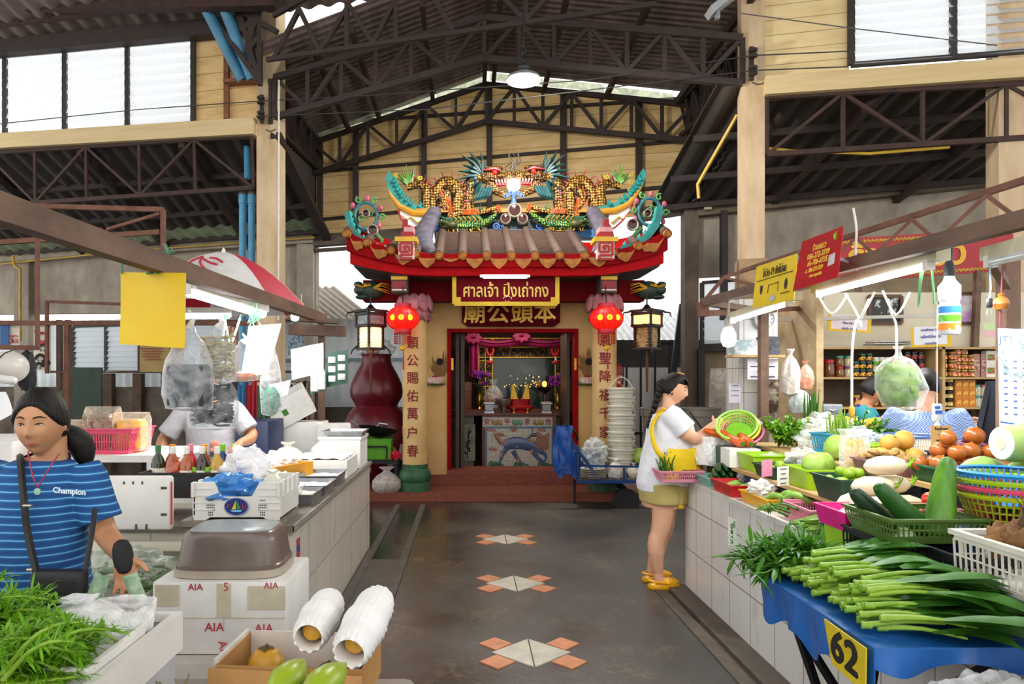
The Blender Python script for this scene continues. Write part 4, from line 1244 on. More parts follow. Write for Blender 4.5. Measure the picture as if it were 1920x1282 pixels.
gilt=two('1a100a','a07a24',.56,.06,26,.4,bump=.8,metal=.3)
s0,s1=P(898,772,ys),P(1066,634,ys)
m=MB()
m.bx(s0.x,s1.x,ys,ys+.08,s1.z-.14,s1.z);m.bx(s0.x,s0.x+.22,ys,ys+.08,s0.z,s1.z-.14);m.bx(s1.x-.22,s1.x,ys,ys+.08,s0.z,s1.z-.14);m.bx(s0.x+.22,s1.x-.22,ys+.01,ys+.08,s1.z-.3,s1.z-.14)
obj('carved_panel',m,gilt,t,world=True)
m=MB()
for x in(s0.x,s0.x+.1,s0.x+.21,s1.x-.21,s1.x-.1,s1.x):m.bar((x,ys-.01,s0.z),(x,ys-.01,s1.z),.014)
for z in(s1.z,s1.z-.14,s1.z-.3):m.bar((s0.x,ys-.01,z),(s1.x,ys-.01,z),.014)
for k in range(5):m.bar((s0.x,ys-.01,s0.z+.2*k),(s0.x+.21,ys-.01,s0.z+.2*k),.012);m.bar((s1.x-.21,ys-.01,s0.z+.2*k),(s1.x,ys-.01,s0.z+.2*k),.012)
obj('gilt_moulding',m,gold,t,world=True)
obj('mirror',MB().bx(s0.x+.2,s1.x-.2,ys+.03,ys+.05,s0.z,s1.z-.28),two('26332b','151c18',.5,.2,2,.12),t,world=True)
m=MB();m.text('宮公頭本',.12,(s0.x+(s1.x-s0.x)/2,ys-.012,s1.z-.07),ext=.003);obj('lettering',m,gold,t,world=True)
dm=mat('8f1450',.6,0,.2,5)
t=thing('altar_drape','magenta cloth drape swagged over the top of the altar screen','drape',(.85,10.6,2.1))
m=MB()
for u0,u1 in((885,978),(978,1070)):
 a_,b_=P(u0,628,10.55),P(u1,628,10.55)
 m.grid(lambda x,w:a_.lerp(b_,x)+V((0,.02*math.sin(w*14),-.17*w*(1-.1)-.05*math.sin(PI*x)*(1-w)-.03*math.sin(PI*x))),14,8,.01)
obj('swag',m,dm,t,world=True)
for u in(888,1068):
 a_=P(u,640,10.5)
 obj('side_fall',MB().grid(lambda x,w:a_+V((-.07+.14*x,.02*math.sin(x*12),-.55*w)),12,4,.01),dm,t,world=True)
for u,v in((887,634),(978,631),(1068,630)):
 m=MB()
 for k in range(16):
  a_=2*PI*k/16
  rr=.07 if k%2 else .1
  m.ell(P(u,v,10.45)+V((rr*math.cos(a_),-.02,rr*.6*math.sin(a_))),(.04,.03,.04),None,6,5)
 obj('rosette',m,dm,t,world=True)
for u,l in((919,'left'),(1041,'right')):
 c=P(u,655,10.6)
 t=thing('flower_garland','red flower garland ring hung on the %s of the altar screen'%l,'garland',tuple(c),0,'red altar garlands')
 m=MB()
 for k in range(18):m.ell(c+V((.05*math.cos(2*PI*k/18),0,.09*math.sin(2*PI*k/18))),.022,None,6,5)
 obj('flower_ring',m,mat('c8182e',.5),t,world=True)
 m=MB();m.tube([c+V((0,0,-.09)),c+V((.01,0,-.17))],[.008,.02],6);obj('white_tail',m,whitep,t,world=True)
 m=MB();m.ell(c+V((.0,0,-.2)),(.06,.03,.025));obj('red_base',m,mat('b8182e'),t,world=True)
for u,l in((899,'left'),(1046,'right')):
 c=P(u,768,10.45);c.z=c0.z
 t=thing('flower_vase','brass vase of purple flowers on the %s end of the altar'%l,'vase',tuple(c),0,'brass flower vases')
 obj('vase',MB().lathe([(.05,0),(.055,.01),(.03,.04),(.055,.12),(.05,.18),(.028,.24),(.045,.28)],16,c),mat('a8842c',.25,.9),t,world=True)
 m=MB()
 for k in range(9):
  d=V((R.uniform(-.13,.13),R.uniform(-.06,.06),.45+R.uniform(-.06,.12)))
  for q_ in range(9):m.ell(c+d+V((R.uniform(-.035,.035),R.uniform(-.03,.03),R.uniform(-.03,.03))),.02,None,6,4)
 obj('blossoms',m,mat('7a1a8f',.6,0,.3),t,world=True)
 m=MB()
 for k in range(16):m.tube([c+V((0,0,.26)),c+V((R.uniform(-.06,.06),R.uniform(-.04,.04),.36)),c+V((R.uniform(-.12,.12),R.uniform(-.05,.05),R.uniform(.34,.5)))],[.008,.004],4)
 obj('stems',m,mat('1f2f1c',.6),t,world=True)
for u,l in((917,'left'),(1024,'right')):
 c=P(u,779,9.95);c.z=b1.z+.035
 t=thing('incense_urn','square pewter incense urn on the %s front of the mosaic altar'%l,'incense urn',tuple(c),0,'pewter incense urns')
 rings=[[V((c.x+sx*w,c.y+sy*w,c.z+z))for sx,sy in((-1,-1),(1,-1),(1,1),(-1,1))]for w,z in((.07,0),(.07,.025),(.055,.04),(.062,.12),(.08,.135),(.08,.155))]
 obj('urn_body',MB().loft(rings),mat('a8aaac',.35,.8),t,world=True,sharp=25)
 m=MB();m.bx(c.x-.06,c.x+.06,c.y-.06,c.y+.06,c.z+.15,c.z+.165)
 obj('ash',m,mat('b8a48c',.9),t,world=True)
 m=MB()
 for k in range(4):m.tube([c+V((R.uniform(-.03,.03),0,.16)),c+V((R.uniform(-.04,.04),0,.16+(.1 if l=='right' else .02)))],.003,4)
 if l=='left':m.box(c+V((0,0,.18)),(.16,.05,.02),Matrix.Rotation(.2,3,'Y'))
 obj('joss_sticks',m,mat('8a3a22'),t,world=True)
c=P(945,779,10.05);c.z=b1.z+.035
one('silver_bowl',MB().lathe([(.06,0),(.065,.012),(.025,.04),(.03,.07),(.08,.1),(.11,.16),(.118,.2),(.1,.2),(.07,.12),(0,.1)],20,c),mat('a8a49a',.3,.85,bump=.4),'embossed silver pedestal bowl in the middle of the altar','bowl')
c=P(975,779,10.1);c.z=b1.z+.035
t=thing('offering_stand','red lacquer offering stand with yellow folded offerings','stand',tuple(c))
obj('stand_body',MB().lathe([(.13,0),(.14,.03),(.2,.06),(.21,.09),(.15,.11),(.16,.18),(.17,.2),(0,.2)],8,c,sy=.6),mat('a81420',.3),t,world=True)
m=MB()
for sx in(-1,1):m.prism([(c.x+sx*.03,c.z+.2),(c.x+sx*.14,c.z+.2),(c.x+sx*.12,c.z+.42),(c.x+sx*.09,c.z+.4)],c.y-.02,c.y+.02)
obj('folded_offering',m,two('e0c020','c8641c',.6,.1,30,.5),t,world=True)
m=MB()
for sx in(-1,1):m.lathe([(.025,0),(.01,.02),(.012,.05),(.028,.07)],8,c+V((sx*.1,-.14,-.0)))
obj('gold_cup',m,gold,t,world=True)
c=P(1021,765,10.25);c.z=c0.z
t=thing('oil_lamp','dark altar oil lamp with a small orange flame','lamp',tuple(c))
obj('lamp_body',MB().lathe([(.05,0),(.02,.04),(.02,.25),(.1,.3),(.12,.34),(.1,.35),(0,.33)],16,c),mat('1a1512',.3,.3),t,world=True)
obj('flame',MB().ell(c+V((0,0,.39)),(.035,.03,.045),None,10,8),glow('ff8a2a',6),t,world=True)
c=P(925,765,10.25);c.z=c0.z
t=thing('wrapped_gift_basket','clear wrapped gift basket of orange sweets on the altar','basket',tuple(c))
obj('box',MB().bx(c.x-.14,c.x+.14,c.y-.1,c.y+.1,c.z,c.z+.13),mat('7a4526',.6),t,world=True)
obj('name_plate',MB().bx(c.x-.06,c.x+.06,c.y-.11,c.y-.1,c.z+.03,c.z+.08),mat('b9c0d8',.5),t,world=True)
m=MB()
for k in range(12):m.ell(c+V((R.uniform(-.1,.14),R.uniform(-.06,.06),.15+R.uniform(0,.08))),.032,None,7,5)
obj('sweets',m,mat('d08018',.5,0,.3),t,world=True)
obj('clear_wrap',MB().lathe([(.14,.13),(.15,.2),(.1,.3),(.03,.38),(.07,.46)],14,c),film('e8eef2',.75),t,world=True)
c=P(1060,768,10.35);c.z=c0.z
one('water_bottle',MB().lathe([(.035,0),(.04,.02),(.04,.1),(.02,.13),(.02,.16)],12,c),film('dfe6ea',.5),'small clear water bottle at the right end of the altar shelf','bottle')
c=P(872,768,10.4);c.z=c0.z
one('joss_canister',MB().lathe([(.1,0),(.1,.28),(.105,.28),(.105,.42),(0,.42)],16,c),two('6b5236','5a1018',.5,.3,3,.6),'tall dark red and tan canister at the left end of the altar shelf','canister')
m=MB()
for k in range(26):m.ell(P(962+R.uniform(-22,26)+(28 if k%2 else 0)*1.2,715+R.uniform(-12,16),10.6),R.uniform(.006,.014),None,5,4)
tag(one('gilt_glints',m,glow('ffe27a',.5),'small gilt leaves with their glints painted as glow, in front of the altar mirror','ornament'),kind='stuff')  # faint emission stands in for light glinting off the gilt
area('altar_light',(.62,10.0,2.35),1.0,.3,9,(0,0,0),(1,.85,.65))
# ================================================================ helpers for stall goods
wht=two('e8e6e0','d0cdc5',.5,.25,3,.45)
styro=two('ecebe6','d9d6ce',.5,.25,6,.7,bump=.1)
steel=two('b9bcc0','8d9196',.5,.2,8,.28,metal=.85)
def tile_mat(c1,c2,mort,w=.3,h=.3,rough=.25):
 t=NT('wall_tile')
 geo=t.n('NewGeometry')
 sn=t.n('SeparateXYZ',{0:t.n('VectorTransform',{0:geo.outputs['Normal']},vector_type='NORMAL',convert_from='WORLD',convert_to='OBJECT').outputs[0]}).outputs
 o=t.xyz()
 fx=t.math('GREATER_THAN',t.math('ABSOLUTE',sn[0]),.5)
 uu=t.math('ADD',t.math('MULTIPLY',fx,o[1]),t.math('MULTIPLY',t.math('SUBTRACT',1.0,fx),o[0]))
 vec=t.n('CombineXYZ',{0:uu,1:o[2],2:0.0}).outputs[0]
 br=t.n('TexBrick',{'Vector':vec,'Scale':1.0,'Color1':c1,'Color2':c2,'Mortar':mort,'Mortar Size':.004,'Brick Width':w,'Row Height':h},offset=0.0)
 st=t.noise(2.2,6,.65,t.n('Mapping',{'Vector':t.tc.outputs['Object'],'Scale':(3,3,.8)}).outputs[0])
 t.p(Base_Color=t.mix(t.ramp(st,[(.55,0.0),(.75,.55)]),br.outputs[0],'8f8a80'),Roughness=rough)
 t.bump(br.outputs['Fac'],-.3,.004)
 return t.m
tile_left=tile_mat('cfc8b8','c4beb0','a09a8c',.4,.4)
tile_right=tile_mat('dedcd8','d2d0cd','8d8a84')
def tray(name,c,L,Wd,H,mt,label,cat,group=None,rz=0,taper=.85,holes=0,rim=.012,wall=.004,matrim=None,hband=.3):
 """open tapered basket / tray; c = centre of the base; holes = bars per metre in the walls"""
 t=thing(name,label,cat,tuple(c),rz,group)
 l2,w2=L/2,Wd/2
 m=MB()
 def ring(k,z,off=0):
  return[V((sx*(l2*k-off),sy*(w2*k-off),z))for sx,sy in((-1,-1),(1,-1),(1,1),(-1,1))]
 if not holes:
  m.loft([ring(taper,0),ring(1,H),ring(1,H,wall*1.5),ring(taper,wall*1.5,wall*1.5)])
 else:
  hb=H*hband
  kb=taper+(1-taper)*hb/H
  m.loft([ring(taper,0),ring(kb,hb),ring(kb,hb,wall),ring(taper,wall,wall)])
  kt=taper+(1-taper)*.84
  for i in range(4):
   b0,b1=ring(kb,hb)[i],ring(kb,hb)[(i+1)%4]
   t0,t1=ring(kt,H*.84)[i],ring(kt,H*.84)[(i+1)%4]
   n=max(3,int((b1-b0).length*holes))
   for j in range(n+1):
    m.bar(b0.lerp(b1,j/n),t0.lerp(t1,j/n),.0045,.0045)
   m.bar(b0.lerp(t0,.5),b1.lerp(t1,.5),.004)
  m.loft([ring(kt,H*.82),ring(1,H),ring(1,H,wall),ring(kt,H*.82,wall)],caps=False,cyc=True)
 obj('body',m,mt,t)
 m=MB()
 r=ring(1.0,H)
 for i in range(4):
  d=(r[(i+1)%4]-r[i]).normalized()*rim*.5
  m.bar(r[i]-d,r[(i+1)%4]+d,rim,rim*.7)
 obj('rim',m,matrim or mt,t)
 return t
def bottle(name,loc,h,r,liquid,cap,label,group,tilt=None,lab='ece8dc'):
 t=thing(name,label,'bottle',loc,0,group,tilt)
 obj('body',MB().lathe([(r*.9,0),(r,.01),(r,h*.6),(r*.85,h*.7),(r*.38,h*.82),(r*.36,h*.88)],14),mat(liquid,.15,0,.1,coat=.5),t)
 obj('cap',MB().lathe([(r*.42,h*.86),(r*.44,h),(0,h)],12),mat(cap,.35),t)
 if lab:obj('paper_label',MB().lathe([(r*1.015,h*.18),(r*1.015,h*.52)],14,caps=False),two(lab,'b05a4a',.62,.03,40,.5),t)
 return t
def bag(c,r,h,label,contents=None,tint='f2f4f4',clear=.45,name='plastic_bag',group=None,tie=True,seed=1,cat='bag',sy=1,cont_mat=None):
 """a filled knotted plastic bag: crumpled film, neck and knot ears"""
 rr=random.Random(seed)
 t=thing(name,label,cat,tuple(c),rr.uniform(-1,1)if sy==1 else 0,group)
 ph=[rr.uniform(0,6)for _ in range(6)]
 rings=[]
 prof=[(.35,0),(.82,.03),(1,.22),(1.02,.42),(.85,.62),(.5,.78),(.2,.86),(.16,.9),(.42,1.0)]if tie else[(.35,0),(.85,.03),(1,.25),(1.0,.5),(.95,.75),(1.02,1.0)]
 n=28
 for k,z in prof:
  rg=[]
  for j in range(n):
   a=2*PI*j/n
   w=1+.07*math.sin(5*a+ph[0]+z*4)+.06*math.sin(9*a+ph[1]-z*6)+.04*rr.uniform(-1,1)
   rg.append((r*k*w*math.cos(a),r*k*w*math.sin(a)*sy,h*z+.02*h*math.sin(3*a+ph[2])))
  rings.append(rg)
 obj('film',MB().loft(rings,caps=tie),film(tint,clear),t)
 if contents:obj('contents',MB().ell((0,0,h*.36),(r*.85,r*.85*sy,h*.33),None,14,8),cont_mat or mat(contents,.6,0,.3,30),t)
 return t
def lump(m,c,r,seed=0,amp=.25,fr=3.0,rot=None,nu=16,nv=10):
 def fn(q,p):
  return q*(1+amp*mnoise.noise(p*fr+V((seed*3.1,seed,-seed))))
 return m.ell(c,r,rot,nu,nv,fn)
def crumple(name,c,r,label,mt,seed=1,group=None,cat='bag'):
 m=MB()
 lump(m,V(c)+V((0,0,r[2]*.92)),r,seed,.5,3.2,None,44,28)
 return one(name,m,mt,label,cat,group,sharp=50)
CX=-.88
t=thing('tiled_counter','long pale tiled stall counter on the left of the aisle','counter',(-1.6,4.8,0))
obj('tiled_body',MB().bx(-1.72,CX,3.45,6.15,0,.735).bx(-3.0,-1.72,3.45,3.95,0,.735),tile_left,t,world=True)
obj('countertop',MB().bx(-1.74,CX+.012,3.42,6.17,.735,.77).bx(-3.02,-1.74,3.42,3.97,.735,.77),two('7d7568','5e574d',.5,.2,6,.5),t,world=True)
obj('steel_edge',MB().bar((CX+.012,3.42,.76),(CX+.012,6.17,.76),.012,.03),mat('a8a49a',.4,.4),t,world=True)
obj('front_board',MB().bx(-1.95,CX-.06,3.38,3.41,.655,.7),two('ddd6c4','c4bca8',.5,.2,4,.6),t,world=True)
obj('green_sticker',MB().lathe([(.012,0),(0,.002)],10,(CX-.085,3.378,.68),Matrix.Rotation(PI/2,3,'X')),mat('5fbf3a'),t,world=True)
obj('flag_sticker',MB().bx(CX+.001,CX+.003,3.52,3.58,.55,.68),two('b8303a','2f3f8a',.5,.02,18,.5),t,world=True)
one('wooden_board',MB().bx(-1.43,-.93,3.4,3.75,.77,.8),two('8f877a','6e665a',.5,.2,7,.7),'grey wooden board on the near end of the left counter, under the fruit crate','board')
def crate_white(c,L,Wd,H):
 t=thing('fruit_crate','white plastic fruit crate with an oval sailboat emblem, holding a blue bag','crate',tuple(c))
 m=MB()
 h2=H*.62
 def side(a,b,y):
  return[(a,0),(a+.06,0),(a+.09,.02),(b-.09,.02),(b-.06,0),(b,0),(b,H),(b-.1,H),(b-.14,h2),(a+.14,h2),(a+.1,H),(a,H)]
 m.prism(side(-L/2,L/2,0),-Wd/2,-Wd/2+.012)
 m.prism(side(-L/2,L/2,0),Wd/2-.012,Wd/2)
 for s in(-1,1):
  m.bx(s*L/2-.006,s*L/2+.006,-Wd/2,Wd/2,.015,h2)
  for k in range(5):m.bx(s*L/2-.006,s*L/2+.006,-Wd/2+k*Wd/4-.02,-Wd/2+k*Wd/4+.02,h2,H)
 m.bx(-L/2,L/2,-Wd/2,Wd/2,.015,.025)
 for k in range(4):
  z=.05+.035*k
  for s in(-1,1):m.bx(s*(L/2-.05)-.05,s*(L/2-.05)+.05,-Wd/2-.004,-Wd/2,z,z+.006)
 obj('body',m,wht,t)
 f=-Wd/2-.002
 rx=Matrix.Rotation(PI/2,3,'X')
 em=obj('emblem',MB().lathe([(0,.004),(.058,.004),(.06,0)],28,(0,f,H*.36),rx,sy=.72),mat('23306e',.4),t)
 obj('emblem_rim',MB().tube([(.06*math.cos(a),f-.003,H*.36+.0435*math.sin(a))for a in[2*PI*k/28 for k in range(29)]],.0025,5),mat('8d9ac8',.4),em)
 z0=H*.36
 obj('yellow_sail',MB().prism([(-.022,z0-.012),(-.002,z0-.012),(-.002,z0+.03)],f-.006,f-.003),mat('e8c41c'),em)
 obj('green_sail',MB().prism([(.002,z0+.036),(.002,z0-.012),(.022,z0-.01)],f-.006,f-.003),mat('2f8a3a'),em)
 obj('blue_hull',MB().prism([(-.03,z0-.016),(.03,z0-.016),(.022,z0-.026),(-.02,z0-.026)],f-.006,f-.003),mat('6fb8e0'),em)
 m=MB();m.text('F',.034,(-.04,f-.006,z0+.0));m.text('U',.034,(.04,f-.006,z0));obj('lettering',m,mat('c82a3a'),em)
 m=MB()
 for s in(-1,1):
  for i in range(5):
   for j in range(7):
    if abs(i-2)+abs(j-3)*.6<3:m.ell((s*(L/2-.085)+(i-2)*.009,f,z0-.005+(j-3)*.012),(.0028,.002,.0042),None,5,4)
 obj('punched_holes',m,mat('2e3a30',.7),t)
 return t
crate_white((-1.155,3.6,.80),.43,.36,.19)
crumple('plastic_bag',(-1.22,3.55,.845),(.155,.13,.09),'blue tinted plastic bag bulging out of the white fruit crate',film('4f9ae0',.3,.2,9,.6),3)
bag((-1.03,3.62,.835),.085,.19,'white and yellow plastic bag at the right of the white fruit crate','d8e0b0','f6f6e6',.3,seed=4)
crumple('plastic_bag',(-1.22,3.75,.88),(.12,.1,.13),'crumpled clear plastic bag heaped behind the blue bag',film('ffffff',.3,.2,9,.9),5)
crumple('plastic_bag',(-1.08,3.98,.8),(.1,.1,.08),'crumpled clear plastic bag on the tray behind the fruit crate',film('ffffff',.35,.2,10,.9),6)
def steel_tray(c,L,Wd,H,label,rz=0,food=None):
 t=thing('steel_tray',label,'tray',tuple(c),rz,'steel trays along the left counter')
 ring=lambda k,z,o=0:[V((sx*(L/2*k-o),sy*(Wd/2*k-o),z))for sx,sy in((-1,-1),(1,-1),(1,1),(-1,1))]
 obj('pan',MB().loft([ring(.9,0),ring(.97,H),ring(1.04,H),ring(1.04,H+.006),ring(.96,H+.006),ring(.88,.006)]),steel,t)
 if food:
  m=MB();m.grid(lambda u,v:((u-.5)*L*.9,(v-.5)*Wd*.9,H*.7+.02*mnoise.noise(V((u*6,v*6,L)))),12,8)
  obj('food',m,mat(food,.4,0,.25,18,bump=.4),t)
 return t
steel_tray((-1.0,4.12,.77),.2,.3,.06,'nearest steel tray of pale noodles on the counter edge, beside the fruit crate',0,'e0d8be')
steel_tray((-1.02,4.47,.77),.26,.34,.06,'second steel tray from the near end, filled with white sprouts',0,'eeeae0')
steel_tray((-1.03,4.86,.77),.28,.36,.07,'third steel tray from the near end, filled with pale tofu',0,'efead8')
steel_tray((-1.32,4.35,.77),.26,.4,.06,'steel tray of bagged greens behind the edge trays',.1,'9aa06a')
t=thing('foam_box','large white foam box on the left counter holding pale noodles','box',(-1.12,5.35,.77))
obj('box_body',MB().bx(-.22,.22,-.24,.24,0,.13),styro,t);obj('noodles',MB().grid(lambda u,v:((u-.5)*.4,(v-.5)*.44,.14+.02*mnoise.noise(V((u*7,v*7,2)))),14,14),mat('efece2',.5,0,.2,20,bump=.5),t)
t=thing('foam_box','taller white foam box at the far corner of the left counter','box',(-1.06,5.88,.77))
obj('box_body',MB().bx(-.17,.17,-.2,.2,0,.24),styro,t);obj('lid',MB().bx(-.18,.18,-.21,.21,.24,.26),styro,t)
steel_tray((-1.04,5.86,1.035),.34,.3,.035,'empty steel tray on top of the far foam box')
t=thing('yellow_tray','yellow wooden tray heaped with clear bags on the left counter','tray',(-1.5,4.95,.77),rad(-28))
m=MB();m.bx(-.32,.32,-.2,-.185,0,.14);m.bx(-.32,.32,.185,.2,0,.14);m.bx(-.32,-.305,-.2,.2,0,.14);m.bx(.305,.32,-.2,.2,0,.14);m.bx(-.32,.32,-.2,.2,0,.015)
for k in range(3):m.bx(-.325,.325,-.206,-.2,.03+.04*k,.036+.04*k)
obj('tray_body',m,two('d99a1c','c2831a',.5,.2,6,.5),t)
for k,(x,y,z,r_)in enumerate(((-1.6,4.95,.84,.14),(-1.38,5.05,.84,.13),(-1.45,4.85,.84,.1))):
 crumple('plastic_bag',(x,y,z),(r_,r_*.8,r_*.55),('clear bag heaped at the left end of the yellow tray','clear bag heaped at the far side of the yellow tray','small clear bag at the near side of the yellow tray')[k],film('ffffff',.4,.2,10,.9),11+k,'clear bags in the yellow tray')
bag((-1.42,5.4,.77),.13,.24,'white bag with orange and green print beside the foam box','d8a04a','f8f6ee',.35,seed=8)
bag((-1.2,5.75,.77),.12,.26,'milky plastic bag standing by the far foam box','e8ecec','ffffff',.3,seed=9)
t=thing('wooden_stand','small white wooden stand with a slanted brace under the black bottle crate','stand',(-1.5,3.78,.77))
m=MB()
for x in(-.19,.19):m.bx(x-.02,x+.02,-.12,-.08,0,.075);m.bx(x-.02,x+.02,.08,.12,0,.075)
obj('leg',m,wht,t);obj('top',MB().bx(-.23,.23,-.14,.14,.075,.1),wht,t);obj('brace',MB().bar((-.19,-.1,.07),(-.1,-.1,0),.02),wht,t)
tray('bottle_crate',(-1.52,3.78,.872),.46,.26,.13,mat('17181a',.5),'black plastic crate full of sauce bottles on the left counter','crate',holes=0,taper=.94)
BX=[(-1.68,3.70,'b8481c','e8e2d8','orange sauce bottle with a white cap leaning at the left of the black crate',.5),(-1.60,3.71,'a8481c','e8e2d8','first upright orange sauce bottle in the front row of the black crate',0),(-1.52,3.70,'b0501e','f0ece4','second upright orange sauce bottle in the front row of the black crate',0),(-1.44,3.71,'2a1512','efeae0','dark brown sauce bottle in the front row of the black crate',0),(-1.36,3.71,'c89a1e','e8e6dc','amber oil bottle at the right of the black crate',0),(-1.47,3.69,'8f2a18','7ac41c','short red sauce bottle with a green cap, left one of two in the crate',1),(-1.40,3.685,'8a3018','7ac41c','short red sauce bottle with a green cap, right one of two in the crate',1),(-1.66,3.84,'9a4a14','e08a1c','brown bottle with an orange cap at the back left of the black crate',0),(-1.56,3.85,'c01c3c','e88a9a','pink red bottle with a pale cap at the back of the black crate',0),(-1.48,3.84,'8a3c14','e89a1c','brown bottle with an orange cap at the back middle of the black crate',0),(-1.38,3.85,'1c3a7a','7ac41c','blue labelled bottle with a green cap at the back of the black crate',0),(-1.31,3.84,'3a2a6a','8ac42c','dark bottle with a green cap at the back right corner of the black crate',0),(-1.72,3.8,'22301c','1f7a3a','dark bottle with a green cap at the far left of the black crate',0)]
for x,y,cl,cp,lb,md in BX:
 bottle('sauce_bottle',(x,y,.88),.15 if md==1 else .26,.037,cl,cp,lb,'sauce bottles in the black crate',(0,rad(35),0)if md==.5 else None,None if md==1 else 'efe8da')
t=thing('red_jar','red square tin beside the sauce bottles','tin',(-1.27,3.8,.9));obj('tin_body',MB().rbox((0,0,.05),(.06,.06,.1),.01),mat('b81430',.4),t);obj('lid',MB().rbox((0,0,.105),(.064,.064,.012),.01),mat('c82a44',.4),t)
c=P(260,990,3.36)
t=thing('foam_board','white moulded foam lid with slots standing against the left counter','panel',(c.x,3.36,.765))
obj('panel',MB().rbox((0,0,.135),(.34,.05,.26),.02),wht,t)
m=MB()
for k in range(3):m.rbox((-.06+.045*k,-.026,.235),(.009,.006,.014),.003);
for k in range(2):m.rbox((-.0+.05*k,-.026,.02),(.011,.006,.026),.003);m.rbox((.135,-.026,.21-.13*k),(.03,.006,.012),.003)
obj('slots',m,mat('4a4844',.8),t)
obj('red_tape_edge',MB().bar((.171,-.02,.03),(.171,-.02,.24),.006),mat('c8202a'),t)
t=thing('side_table','white folding table at the back of the left stall','table',(-2.3,4.3,0))
obj('tabletop',MB().bx(-.85,.5,-.3,.3,1.02,1.06),wht,t)
for sx in(-.75,.42):
 for sy in(-.25,.25):obj('leg',MB().bar((sx,sy,0),(sx,sy,1.02),.03),steel,t)
tray('pink_basket',(-2.22,4.2,1.06),.46,.3,.15,mat('d84a6a',.4,0,.1),'translucent pink slatted basket of bagged drinks on the white table','basket',holes=70,taper=.86,hband=.15)
for x,cl,lb,h_ in((-2.36,'6a2e12','clear bag of dark brown jelly at the left of the pink basket',.16),(-2.24,'5a2810','tall clear bag of brown syrup in the pink basket',.23),(-2.06,'dca812','clear bag of bright yellow jelly in the pink basket',.2)):
 t=thing('jelly_bag',lb,'bag',(x,4.2,1.075),0,'bagged jelly in the pink basket')
 obj('jelly',MB().rbox((0,0,h_*.5),(.16,.14,h_*.9),.04),mat(cl,.15,0,.3,14,coat=.6),t)
 obj('film',MB().loft([[(sx*.075*k,sy*.06*k2,z)for sx,sy in((-1,-1),(0,-1.1),(1,-1),(1.05,0),(1,1),(0,1.1),(-1,1),(-1.05,0))]for k,k2,z in((1.1,1.2,.0),(1.15,1.25,h_*.9),(1.3,.5,h_*1.08),(1.35,.2,h_*1.15))]),film('fff6e6',.9),t)
def carton(c,L,Wd,H,mt,name,label,cat='box',open_=True,th=.012,rz=0,group=None):
 t=thing(name,label,cat,tuple(c),rz,group)
 m=MB()
 if open_:
  m.bx(-L/2,L/2,-Wd/2,-Wd/2+th,0,H);m.bx(-L/2,L/2,Wd/2-th,Wd/2,0,H);m.bx(-L/2,-L/2+th,-Wd/2,Wd/2,0,H);m.bx(L/2-th,L/2,-Wd/2,Wd/2,0,H);m.bx(-L/2,L/2,-Wd/2,Wd/2,0,th)
 else:m.rbox((0,0,H/2),(L,Wd,H),.012)
 obj('box_body',m,mt,t)
 return t
redink=mat('b8303a',.6)
aia=carton((-1.05,3.1,.34),.57,.42,.305,styro,'foam_box','white foam box with red lettering carrying the upturned grey tub',open_=False)
m=MB()
m.text('AIA',.052,(-.02,-.212,.115));m.text('AIA',.05,(.19,-.212,.11));m.text('AIA',.05,(.02,-.212,.02),(.25,0,-1),(1,0,.25));m.text('AIA',.05,(-.25,-.212,.135));m.text('AIA',.04,(-.1,-.212,.285));m.text('5',.05,(.03,-.212,.285));m.text('AIA',.04,(.22,-.212,.29))
obj('lettering',m,redink,aia)
m=MB()
for x,z,w_,h_ in((0,.155,.56,.004),(.02,.2,.004,.2)):m.bx(x-w_/2,x+w_/2,-.212,-.2105,z-h_/2,z+h_/2)
for x,z,w_,h_ in((-.22,.25,.1,.09),(.02,.23,.06,.14),(.2,.24,.16,.1)):m.bx(x-w_/2,x+w_/2,-.2125,-.2105,z-h_/2,z+h_/2)
obj('packing_tape',m,two('d8cfb8','c4b99e',.5,.2,12,.3),aia)
b2=carton((-1.02,3.05,0),.6,.46,.335,two('c9c4ba','aaa398',.5,.2,3,.7),'foam_box','dirty grey foam box on the floor under the lettered foam box',open_=False)
m=MB();m.text('A',.05,(.05,-.232,.28));m.text('Am',.05,(-.12,-.232,.25));obj('lettering',m,redink,b2)
t=thing('upturned_tub','upturned taupe plastic tub with a beige rim on the foam box','tub',(-1.05,3.1,.645))
rr_=lambda k,z:[V(((.235*k if abs(math.cos(a))>0 else 0)*(abs(math.cos(a))**.45)*(1 if math.cos(a)>0 else-1),.17*k*(abs(math.sin(a))**.45)*(1 if math.sin(a)>0 else-1),z))for a in[2*PI*(j+.5)/32 for j in range(32)]]
obj('tub_body',MB().loft([rr_(1.0,.035),rr_(1.0,.05),rr_(.97,.055),rr_(.9,.15),rr_(.86,.18),rr_(.78,.195),rr_(.5,.2)]),mat('6e6058',.25,0,.08),t)
obj('rim',MB().loft([rr_(.98,0),rr_(1.03,.005),rr_(1.03,.035),rr_(1.0,.036)]),mat('b0a494',.4,0,.08),t)
obj('top_panel',MB().loft([rr_(.78,.194),rr_(.74,.2),rr_(.3,.201)]),mat('9aa0a0',.3),t)
pc=carton((-1.62,3.15,.42),.42,.3,.14,two('cfc8c4','b8b0ac',.5,.2,4,.6),'potato_carton','open printed potato carton holding a bag of green beans')
m=MB();m.text('Potato',.04,(.1,-.152,.075),bold=.0008);m.text('Domestic',.032,(.12,-.152,.112),bold=.0008);m.text('Sp',.05,(-.06,-.152,.07));obj('lettering',m,mat('7a2a3a',.6),pc)
obj('pink_print',MB().bx(.06,.19,-.1515,-.1505,.02,.045).bx(-.2,-.1,-.1515,-.1505,.05,.058).bx(-.19,-.11,-.1515,-.1505,.03,.038),mat('b84a6a',.6),pc)
